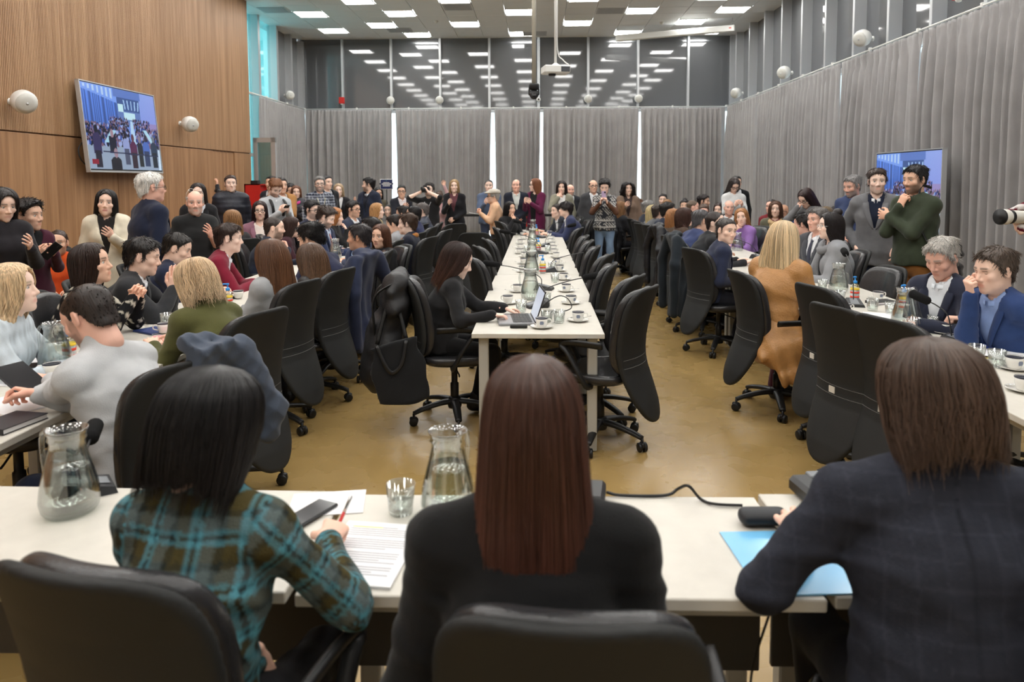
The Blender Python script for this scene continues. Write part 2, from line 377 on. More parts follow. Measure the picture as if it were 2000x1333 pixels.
# ================================================================ smooth solid modelling (signed distance fields meshed with surface nets)
def surface_nets(d, org, h):
    s = d < 0
    c = [s[i:s.shape[0]-1+i, j:s.shape[1]-1+j, k:s.shape[2]-1+k] for i in (0, 1) for j in (0, 1) for k in (0, 1)]
    cnt = sum(x.astype(np.int8) for x in c); act = (cnt > 0) & (cnt < 8)
    I, J, K = np.nonzero(act); idx = -np.ones(act.shape, np.int32); idx[I, J, K] = np.arange(len(I))
    cv = {(i, j, k): d[I+i, J+j, K+k] for i in (0, 1) for j in (0, 1) for k in (0, 1)}
    acc = np.zeros((len(I), 3)); n = np.zeros(len(I))
    for a in cv:
        for ax in range(3):
            if a[ax]: continue
            b = list(a); b[ax] = 1; b = tuple(b); va, vb = cv[a], cv[b]; m = (va < 0) != (vb < 0)
            t = np.where(m, va/np.where(m, va-vb, 1), 0)
            p = np.zeros((len(I), 3)); p[:] = a; p[:, ax] = t
            acc[m] += p[m]; n[m] += 1
    V = (np.stack([I, J, K], 1)+acc/n[:, None])*h+org
    F = []
    for ax in range(3):
        o1, o2 = (ax+1) % 3, (ax+2) % 3
        sl0 = [slice(1, -1)]*3; sl1 = [slice(1, -1)]*3; sl0[ax] = slice(0, d.shape[ax]-1); sl1[ax] = slice(1, d.shape[ax])
        A, B = s[tuple(sl0)], s[tuple(sl1)]; e = np.nonzero(A != B)
        off = [1, 1, 1]; off[ax] = 0; E_ = [e[i]+off[i] for i in range(3)]; inside = A[e]
        def cell(u, v):
            q = [E_[0], E_[1], E_[2]]; q[o1] = q[o1]-u; q[o2] = q[o2]-v; return idx[q[0], q[1], q[2]]
        Q = np.stack([cell(1, 1), cell(0, 1), cell(0, 0), cell(1, 0)], 1)
        Q[~inside] = Q[~inside][:, ::-1]; F.append(Q)
    return V, np.concatenate(F)
nrm = lambda v: np.asarray(v, float)/(np.linalg.norm(v)+1e-12)
class Vol:
    def __init__(s, lo, hi, h):
        s.h = h; s.lo = np.floor(np.array(lo)/h-3)*h; s.n = (np.ceil((np.array(hi)-s.lo)/h)+4).astype(int); s.d = np.full(tuple(s.n), 9., np.float32)
    def sub(s, lo, hi, pad):
        a = np.clip(np.floor((np.array(lo)-pad-s.lo)/s.h).astype(int), 0, s.n-1); b = np.clip(np.ceil((np.array(hi)+pad-s.lo)/s.h).astype(int)+1, 1, s.n)
        sl = tuple(slice(i, max(j, i+1)) for i, j in zip(a, b)); g = [s.lo[i]+np.arange(sl[i].start, sl[i].stop)*s.h for i in range(3)]
        return sl, np.stack(np.meshgrid(*g, indexing='ij'), -1)
    def put(s, prim, k=.02, op='add', grow=0.):
        fn, lo, hi = prim; sl, P = s.sub(lo-abs(grow), hi+abs(grow), k+2.5*s.h); v = fn(P)-grow; d = s.d[sl]
        if op == 'add':
            if k <= 0: s.d[sl] = np.minimum(d, v)
            else: t = np.clip(.5+.5*(d-v)/k, 0, 1); s.d[sl] = d*(1-t)+v*t-k*t*(1-t)
        else:
            if k <= 0: s.d[sl] = np.maximum(d, -v)
            else: v = -v; t = np.clip(.5+.5*(v-d)/k, 0, 1); s.d[sl] = d*(1-t)+v*t+k*t*(1-t)
    def warp(s, fn):
        sl, P = s.sub(s.lo, s.lo+s.n*s.h, 0); s.d[sl] = fn(P, s.d[sl])
    def mesh(s): return surface_nets(s.d, s.lo, s.h)
def cap(a, b, ra, rb=None):
    a = np.array(a, float); b = np.array(b, float); rb = ra if rb is None else rb; ba = b-a; L2 = ba @ ba+1e-12; R_ = max(ra, rb)
    def f(P):
        q = P-a; h = np.clip((q @ ba)/L2, 0, 1); return np.linalg.norm(q-h[..., None]*ba, axis=-1)-(ra+(rb-ra)*h)
    return f, np.minimum(a, b)-R_, np.maximum(a, b)+R_
def ell(a, b, side, ra, rb, da, db):
    """elliptic tapering limb from a to b; side = lateral axis; ra/rb lateral radii, da/db depth radii"""
    a = np.array(a, float); b = np.array(b, float); ba = b-a; L = np.linalg.norm(ba); ax = ba/L; s_ = nrm(np.array(side)-ax*(ax @ side)); fw = np.cross(ax, s_); R_ = max(ra, rb, da, db)
    def f(P):
        q = P-a; h = np.clip((q @ ax)/L, 0, 1); q = q-(h*L)[..., None]*ax; rl = ra+(rb-ra)*h; rf = da+(db-da)*h; m = np.minimum(rl, rf)
        return (np.sqrt(((q @ s_)/rl)**2+((q @ fw)/rf)**2+((q @ ax)/m)**2)-1)*m
    return f, np.minimum(a, b)-R_, np.maximum(a, b)+R_
def ball(c, r, R=None):
    c = np.array(c, float); r = np.broadcast_to(np.array(r, float), (3,)); m = r.min()
    def f(P):
        q = P-c
        if R is not None: q = q @ R
        return (np.linalg.norm(q/r, axis=-1)-1)*m
    return f, c-r.max(), c+r.max()
def nz(P, k, a, seed=0):
    """cheap band-limited noise"""
    r = np.random.default_rng(seed); out = 0
    for _ in range(4):
        w = r.normal(size=3); w = w/np.linalg.norm(w)*k*r.uniform(.7, 1.4); out = out+np.sin(P @ w+r.uniform(0, 6.3))
    return out*a/2.4
# ================================================================ heads
def sdf_head(sex, h):
    f = sex == 'f'; v = Vol((-.1, -.13, -.23), (.1, .14, .14), h)
    v.put(ball((0, -.018, .035), (.074, .094, .088)), .02)
    v.put(ball((0, .028, -.035), (.056 if not f else .053, .062, .085)), .045)
    v.put(ball((0, .04, .045), (.06, .05, .05)), .03)                                   # forehead
    v.put(cap((-.035, .026, -.068), (.035, .026, -.068), .022 if not f else .018), .04)      # jaw
    v.put(ball((0, .056, -.055), (.034, .032, .036)), .025)
    v.put(ball((0, .074, -.098), (.024 if not f else .018, .018, .018)), .025)          # chin
    for s in (-1, 1):
        v.put(ball((s*.045, .062, -.018), (.02, .02, .018)), .025)                      # cheekbone
        v.put(ball((s*.032, .105, .012), (.019, .018, .0125)), .012, 'sub')             # socket
        v.put(cap((s*.012, .088, .028), (s*.045, .078, .03), .009 if not f else .006), .012)  # brow ridge
    for s in (-1, 1): v.put(cap((s*.021, .0815, .0175), (s*.044, .0775, .0165), .0068), .003)  # upper lid
    v.put(cap((0, .088, .014), (0, .110, -.026), .008, .0105), .012)
    v.put(cap((-.012, .097, -.033), (.012, .097, -.033), .009), .010)
    for s in (-1, 1): v.put(ball((s*.0075, .104, -.042), (.004, .006, .004)), .003, 'sub')
    v.put(cap((-.016, .086, -.059), (.016, .086, -.059), .0085), .008)                  # upper lip
    v.put(cap((-.013, .086, -.070), (.013, .086, -.070), .009), .008)                   # lower lip
    v.put(cap((-.02, .101, -.0645), (.02, .101, -.0645), .0045), .004, 'sub')
    v.put(cap((0, -.022, -.05), (0, -.026, -.125), .054 if not f else .045, .054 if not f else .045), .03)
    for s in (-1, 1):
        R = np.array(Matrix.Rotation(s*.35, 3, 'Z')); v.put(ball((s*.077, -.012, .0), (.008, .018, .031), R), .008)
        v.put(ball((s*.086, -.008, .002), (.007, .009, .018), R), .004, 'sub')
    return v.mesh()
def eyeball():
    V = []; F = []; n = 10; m = 7
    for s in (-1, 1):
        o = len(V)
        for i in range(m):
            t = math.pi*i/(m-1)*.5
            for k in range(n):
                a = 2*math.pi*k/n; V.append((s*.032+.0135*math.sin(t)*math.cos(a), .0745+.0135*math.cos(t), .008+.0135*math.sin(t)*math.sin(a)))
        F += [(o+i*n+k, o+(i+1)*n+k, o+(i+1)*n+(k+1) % n, o+i*n+(k+1) % n) for i in range(m-1) for k in range(n)]
    return np.array(V), np.array(F)
HEADS = {}
LODH = {0: .0045, 1: .0062, 2: .0085}
def head_mesh(sex, lod):
    if (sex, lod) not in HEADS: HEADS[sex, lod] = sdf_head(sex, LODH[lod])
    return HEADS[sex, lod]
EYE = eyeball()
def head_colors(V, skin, hairc, beard=0., lipc=None, shut=False):
    skin = np.array(skin); c = np.tile(skin, (len(V), 1)); x, y, z = V.T; ax = abs(x)
    ss = lambda e0, e1, t: np.clip((t-e0)/(e1-e0), 0, 1)
    def mixc(m, col): c[:] = c*(1-m[:, None])+np.array(col)*m[:, None]
    rosy = np.exp(-(((ax-.042)/.022)**2+((z+.03)/.02)**2))*(y > .03)+.8*np.exp(-((ax/.016)**2+((z+.03)/.014)**2))*(y > .08)+.5*(ax > .07)
    mixc(np.clip(rosy, 0, 1)*.2, skin*np.array((1.05, .72, .66)))
    if beard > 0:
        m = ss(-.022, -.045, z)*ss(.0, .03, y+.25*(-.06-z))*(1-np.exp(-((ax/.019)**2+((z+.066)/.009)**2)))*ss(-.125, -.105, z+.0*y)
        m = np.maximum(m, np.exp(-((ax/.03)**2+((z+.048)/.007)**2))*(y > .07))
        m = np.maximum(m, ss(.055, .07, ax)*ss(.03, .0, z)*(y > .015)*(y < .05))
        mixc(np.clip(m, 0, 1)*beard, np.array(hairc)*.8+skin*.1)
    lip = ss(.026, .018, ax)*np.exp(-((z+.064)/.0095)**4)*(y > .08)
    mixc(lip*(.85 if lipc is not None else .55), lipc if lipc is not None else skin*np.array((.82, .48, .46)))
    mixc(ss(.008, .002, abs(z+.0645))*ss(.025, .02, ax)*(y > .08)*.0, (0, 0, 0))
    bz = .034-.10*(ax-.03)**2*6; br = np.exp(-((z-bz)/.0058)**2)*ss(.008, .014, ax)*ss(.056, .046, ax)*(y > .05)
    mixc(np.clip(br, 0, 1)*.85, np.array(hairc)*.6)
    lash = np.exp(-((z-.0185)/.0035)**2)*ss(.016, .02, ax)*ss(.05, .044, ax)*(y > .06)
    mixc(lash*.8, (.02, .015, .012))
    return c
def eye_colors(V, shut, skin):
    c = np.zeros((len(V), 3)); r = np.hypot(abs(V[:, 0])-.032, V[:, 2]-.008); c[:] = (.62, .60, .57)
    c[r < .0062] = (.05, .03, .02)
    if shut: c[:] = np.array(skin)*.75
    return c
# ================================================================ hands (right hand; wrist at the origin, fingers along +y, palm down, thumb to -x)
POSE = {'relaxed': (18, 28, 22, 10), 'flat': (6, 8, 8, 4), 'grip': (48, 62, 40, 0), 'fist': (72, 88, 60, 0), 'write': (52, 58, 30, 0), 'point': (18, 28, 22, 10), 'type': (24, 34, 14, 9)}
def sdf_hand(pose, h):
    c1, c2, c3, spread = POSE[pose]; v = Vol((-.1, -.08, -.11), (.07, .21, .05), h)
    v.put(ell((0, -.035, 0), (0, .0, 0), (1, 0, 0), .022, .026, .018, .018), .02)
    v.put(ell((0, .0, 0), (0, .08, 0), (1, 0, 0), .027, .040, .016, .0125), .02)
    for i, (x, L) in enumerate(((-.030, .072), (-.0095, .080), (.0115, .074), (.031, .058))):
        p = np.array((x, .085-(.006 if i == 3 else 0), .0)); yaw = math.radians((x/.03)*spread); a = 0; r = .0088
        for j, (bend, fr) in enumerate(((c1, .45), (c2, .3), (c3, .25))):
            bb = bend*(1+.10*(i-1))
            if pose == 'point' and i > 0: bb = (70, 85, 55)[j]
            a += math.radians(bb); q = p+L*fr*np.array((math.sin(yaw)*math.cos(a), math.cos(yaw)*math.cos(a), -math.sin(a)))
            v.put(cap(p, q, r, r*.9), .004); p = q; r *= .9
    t0 = np.array((-.024, .022, -.006)); cl = 1 if pose in ('grip', 'fist', 'write') else 0
    t1 = t0+np.array((-.026, .030, -.012-.012*cl)); t2 = t1+np.array((-.006+.012*cl, .030, -.010-.012*cl)); t3 = t2+np.array((.004+.012*cl, .024, -.006*cl))
    v.put(cap(t0, t1, .0155, .012), .012); v.put(cap(t1, t2, .0112, .0095), .005); v.put(cap(t2, t3, .0095, .008), .003)
    return v.mesh()
HANDS = {}
LODN = {0: .0038, 1: .0056, 2: .008}
def hand_mesh(pose, lod):
    if (pose, lod) not in HANDS: HANDS[pose, lod] = sdf_hand(pose, LODN[lod])
    return HANDS[pose, lod]
# ================================================================ hair (in head space)
def hair_profile(z, style):
    """outer lateral radius, depth radius and centre shift of long hair at height z"""
    if style == 'bob': L = -.13
    z = np.asarray(z, float)
    zs = [-.60, -.45, -.30, -.20, -.12, -.05, .02, .07, .095, .115, .13, .139, .1445]
    a = [.06, .095, .110, .112, .108, .104, .099, .092, .083, .069, .051, .033, .0]
    b = [.025, .040, .050, .062, .082, .104, .116, .112, .103, .087, .066, .043, .0]
    y = [-.105, -.10, -.085, -.065, -.045, -.03, -.02, -.015, -.013, -.012, -.01, -.01, -.01]
    k = {'wavy': 1.08, 'bob': 1.1, 'big': 1.35, 'full': 1.0+.28*np.clip((.09-z)/.25, 0, 1)}.get(style, 1.0)
    return np.interp(z, zs, a)*k, np.interp(z, zs, b)*k, np.interp(z, zs, y)
def sdf_hair(style, h, seed=0):
    long_ = {'long': -.30, 'longer': -.46, 'wavy': -.27, 'bob': -.125, 'medium': -.19, 'big': -.2, 'halfup': -.36, 'full': -.40}
    hi = (.19, .13, .18); lo = (-.15, -.2, -.12)
    if style in long_: lo = (-.19, -.2, long_[style]-.05)
    if style in ('curly', 'big'): lo, hi = (-.2, -.22, lo[2]-.08), (.2, .17, .22)
    v = Vol(lo, hi, h)
    cran = ball((0, -.018, .035), (.074, .094, .088)); fore = ball((0, .04, .045), (.06, .05, .05)); low = ball((0, -.035, -.04), (.064, .062, .07))
    top = {'short': .011, 'crop': .006, 'thick': .017, 'bald': .006, 'fringe': .015, 'white': .017, 'shaggy': .02, 'bun': .011, 'curly': .03, 'big': .035}.get(style, .017)
    for p in (cran, fore, low): v.put(p, .02, grow=top)
    def hairline(P, d):
        x, y, z = P[..., 0], P[..., 1], P[..., 2]
        if style in ('bald', ):
            zm = np.interp(y, [-.12, -.07, -.03, 0, .03, .05], [-.075, -.06, -.02, -.005, -.005, .02]); zt = .062+.0*y
            d = np.maximum(d, np.maximum(zm-z, np.minimum(z-zt, 9))); d = np.maximum(d, y-.055)
        elif style in ('fringe', ):
            zm = np.interp(y, [-.12, -.07, -.03, 0, .03, .06, .075, .12], [-.08, -.07, -.02, -.005, -.02, .0, .035, .04]); d = np.maximum(d, zm-z)
        else:
            rec = .012 if style in ('crop', 'white') else 0
            zm = np.interp(y, [-.12, -.075, -.045, -.03, .0, .006, .022, .028, .045, .066, .08, .1], [-.085, -.07, -.03, .02, .028, -.012, -.016, .02, .045, .068+rec, .085+rec, .095+rec]); d = np.maximum(d, zm-z)
            d = d+(top-.005)*np.clip((.065-z)/.07, 0, 1)*np.clip(abs(x)/.06, .35, 1)+max(top-.003, 0)*np.clip(1-(z-zm)/.022, 0, 1)*(y > -.02)*.8
        return d
    if style not in long_:
        v.warp(hairline)
        amp, fr = {'short': (.004, 90), 'crop': (.0015, 120), 'thick': (.006, 80), 'curly': (.012, 75), 'shaggy': (.007, 90), 'white': (.004, 80)}.get(style, (.003, 90))
        v.warp(lambda P, d: d+nz(P*np.array((1, .55, 1)), fr, amp, seed))
        if style == 'bun':
            v.put(ball((0, -.085, .125), (.042, .042, .038)), .01)
        if style == 'pony':
            v.put(cap((0, -.12, .06), (0, -.15, .0), .022, .026), .015); v.put(cap((0, -.15, .0), (0, -.13, -.16), .026, .012), .015)
        return v.mesh()
    L = long_[style]
    def body(P):
        x, y, z = P[..., 0], P[..., 1], P[..., 2]; a, b, yc = hair_profile(z, style); q = np.sqrt((x/np.maximum(a, .012))**2+((y-yc)/np.maximum(b, .012))**2)
        ph = np.arctan2(x, -(y-yc)); rid = .0035*np.sin(ph*34+3*np.sin(z*14+ph*3))+.002*np.sin(ph*57+z*20)
        wav = .009*np.sin(z*55+ph*3)*np.clip(-z/.15, 0, 1) if style in ('wavy', 'halfup') else 0
        if style == 'big': wav = nz(P, 60, .016, seed)
        d = (q-1)*np.maximum(np.minimum(a, b), .012)+rid+wav
        d = np.maximum(d, L+.03*np.cos(ph)+.012*np.sin(ph*9)-z); d = np.maximum(d, z-.1435); d = d+.0025
        # opening for the face
        w = np.interp(z, [-.5, -.2, -.12, -.05, .02, .06, .085, .11], [.062, .066, .066, .064, .062, .054, .03, 0.]) if style != 'fringe' else 0
        op = np.maximum(abs(x)-w, .012-y+np.interp(z, [-.4, -.15, -.08], [-.06, -.06, 0])); op = np.maximum(op, z-.1)
        d = np.maximum(d, -op); return np.maximum(d, y-np.interp(z, [-.3, -.13, -.06, .02, .07, .1], [-.01, .03, .055, .07, .085, .12]))
    v.warp(hairline) if False else None
    v2 = Vol(lo, hi, h); sl, P = v2.sub(v2.lo, v2.lo+v2.n*v2.h, 0); v2.d[sl] = body(P)
    if style == 'halfup': v2.put(ball((0, -.07, .14), (.045, .045, .04)), .01)
    return v2.mesh()
HAIRS = {}
def hair_data(style, lod, seed=0):
    k = (style, lod)
    if k not in HAIRS:
        V, F = sdf_hair(style, {0: .005, 1: .007, 2: .0095}[lod], seed); HAIRS[k] = mesh_np('hair_'+style, V, F, None)
    return HAIRS[k]
def hair_mat(c):
    n = 'hair_%d_%d_%d' % tuple(c)
    if n in MATS: return MATS[n]
    m = mat(n, srgb(*c), .38, 0, .45); nt = m.node_tree; N = nt.nodes; L = nt.links; b = N['Principled BSDF']
    tc = N.new('ShaderNodeTexCoord'); mp = N.new('ShaderNodeMapping'); mp.inputs['Scale'].default_value = (150, 150, 12); L.new(tc.outputs['Object'], mp.inputs[0])
    n1 = N.new('ShaderNodeTexNoise'); n1.inputs['Scale'].default_value = 1; n1.inputs['Detail'].default_value = 3; L.new(mp.outputs[0], n1.inputs['Vector'])
    mr = N.new('ShaderNodeMapRange'); mr.inputs[1].default_value = .3; mr.inputs[2].default_value = .7; mr.inputs[3].default_value = .55; mr.inputs[4].default_value = 1.45; L.new(n1.outputs[0], mr.inputs[0])
    mx = N.new('ShaderNodeMix'); mx.data_type = 'RGBA'; mx.blend_type = 'MULTIPLY'; mx.inputs[0].default_value = 1; mx.inputs[6].default_value = (*srgb(*c), 1); L.new(mr.outputs[0], mx.inputs[7]); L.new(mx.outputs[2], b.inputs['Base Color'])
    bp = N.new('ShaderNodeBump'); bp.inputs['Strength'].default_value = .5; bp.inputs['Distance'].default_value = .004; L.new(n1.outputs[0], bp.inputs['Height']); L.new(bp.outputs[0], b.inputs['Normal'])
    return m
M_strand = mat('hair_strands', (.1, .1, .1), .34, 0, .5, attr=True)
def strands(style, n, rad, c, L=None, seed=3, tip=None, spread=1.0, wave=.0, arc=(0, 360), part=0.):
    """real locks laid over the hair mass, crown to tips (head space)"""
    r = np.random.default_rng(seed); long_ = {'long': -.30, 'longer': -.46, 'wavy': -.27, 'bob': -.125, 'medium': -.19, 'full': -.42}
    L = long_.get(style, -.2) if L is None else L; m = 18; c = np.array(srgb(*c)); tip = c if tip is None else np.array(srgb(*tip))
    VV, FF, CC = [], [], []; a3 = np.arange(3)*2*math.pi/3
    for i in range(n):
        ph = math.radians(r.uniform(*arc)); z1 = L+.03*math.cos(ph)+r.normal()*.018; z0 = .146-abs(r.normal())*.05
        u = np.linspace(0, 1, m); z = z0+(z1-z0)*(1-(1-u)**1.0) ; z = np.where(u < .35, .1445-(.1445-.06)*(u/.35)**2, 0)+np.where(u >= .35, .06+(z1-.06)*(u-.35)/.65, 0)
        a, b, yc = hair_profile(z, style); drift = r.normal()*.10*u+wave*np.sin(u*14+r.uniform(0, 6))*u
        k = (1+.012*r.normal()+.035*r.uniform(-1, .6)*u*spread)
        x = a*k*np.sin(ph+drift); y = yc-b*k*np.cos(ph+drift)
        P = np.stack([x, y, z], 1)
        # keep the face free
        bad = (abs(x) < .058) & (y > .03) & (z < .075)
        if bad.sum() > 2: continue
        rr = rad*np.interp(u, [0, .1, .7, 1], [.5, 1, 1, .25])*r.uniform(.7, 1.3)
        T = np.gradient(P, axis=0); T /= np.linalg.norm(T, axis=1)[:, None]; rad_ = np.stack([x, y-yc, np.full(m, .02)], 1); s_ = np.cross(T, rad_); s_ /= np.linalg.norm(s_, axis=1)[:, None]+1e-9; w = np.cross(s_, T)
        V = P[:, None]+rr[:, None, None]*(np.cos(a3)[None, :, None]*s_[:, None]+np.sin(a3)[None, :, None]*w[:, None]); o = len(VV)*m*3
        q = (np.arange(m-1)[:, None]*3+np.arange(3)[None]); q2 = (np.arange(m-1)[:, None]*3+(np.arange(3)[None]+1) % 3)
        FF.append(np.stack([q, q2, q2+3, q+3], -1).reshape(-1, 4)+o); VV.append(V.reshape(-1, 3))
        cc = (c[None]*(1-u[:, None]**2)+tip[None]*u[:, None]**2)*r.uniform(.6, 1.45); CC.append(np.repeat(cc, 3, 0))
    return mesh_np('hair_locks', np.concatenate(VV), np.concatenate(FF), M_strand, True, np.concatenate(CC))

FURS = {}
def fur_data(style):
    """short locks growing out of a hair mass, crown outwards (shared by everyone with that cut)"""
    if style in FURS: return FURS[style]
    V, F = sdf_hair(style, .0085); r = np.random.default_rng(5)
    a, b, c = V[F[:, 0]], V[F[:, 1]], V[F[:, 2]]; N = np.cross(b-a, c-a); area = np.linalg.norm(N, axis=1); N = N/(area[:, None]+1e-12); C_ = V[F].mean(1)
    long_ = style in ('long', 'longer', 'wavy', 'bob', 'medium', 'halfup'); n = 1100 if not long_ else 0
    ok = (C_[:, 2] > -.1) & ~((N[:, 2] < -.6)); pr = area*ok; idx = r.choice(len(C_), n, p=pr/pr.sum())
    L = {'crop': .010, 'bald': .013, 'short': .026, 'thick': .036, 'white': .034, 'curly': .034, 'big': .05, 'shaggy': .05, 'fringe': .04, 'bun': .04}.get(style, .025)
    P = C_[idx]+r.normal(size=(n, 3))*.003; nn = N[idx]; crown = np.array((0, -.045, .12)); fl = P-crown; fl = fl-nn*(fl*nn).sum(1)[:, None]; fl /= np.linalg.norm(fl, axis=1)[:, None]+1e-9
    fl = fl+r.normal(size=(n, 3))*(.16 if style not in ('curly', 'big') else .9); fl /= np.linalg.norm(fl, axis=1)[:, None]; m = 4; VV = np.zeros((n, m, 3, 3)); a3 = np.arange(3)*2.094
    lift = .17 if style not in ('crop', 'bald', 'bun') else .12
    if style in ('bun',): lift = .03
    for i in range(m):
        t = i/(m-1); ll = L*r.uniform(.6, 1.2, n)[:, None] if i == 0 else ll
        p = P-nn*.003+fl*ll*t+nn*ll*(lift*t-.45*lift*t*t*1.6)
        if style in ('curly', 'big'): p = p+.006*np.sin(t*9+P[:, :1]*300)*np.cross(fl, nn)
        w = np.cross(fl, nn); rr = np.interp(t, [0, .3, 1], [.0028, .0026, .0008])
        for k in range(3): VV[:, i, k] = p+rr*(math.cos(a3[k])*w+math.sin(a3[k])*nn)
    q = (np.arange(m-1)[:, None]*3+np.arange(3)[None]); q2 = (np.arange(m-1)[:, None]*3+(np.arange(3)[None]+1) % 3)
    f1 = np.stack([q, q2, q2+3, q+3], -1).reshape(-1, 4); FF = (f1[None]+(np.arange(n)*m*3)[:, None, None]).reshape(-1, 4)
    FURS[style] = mesh_np('hair_locks', VV.reshape(-1, 3), FF, None); return FURS[style]
STY = {}
def style_locks(style):
    """locks over long hair, shared by everyone with that style (colour from the object's material)"""
    if style not in STY:
        L = {'long': -.32, 'wavy': -.29, 'bob': -.14, 'medium': -.21, 'halfup': -.37, 'big': -.2}[style]
        me = strands(style, 420, .0026, (100, 100, 100), L=L, wave=.12 if style in ('wavy', 'halfup', 'big') else .03, seed=21, spread=1.5); me.materials.clear(); STY[style] = me
    return STY[style]
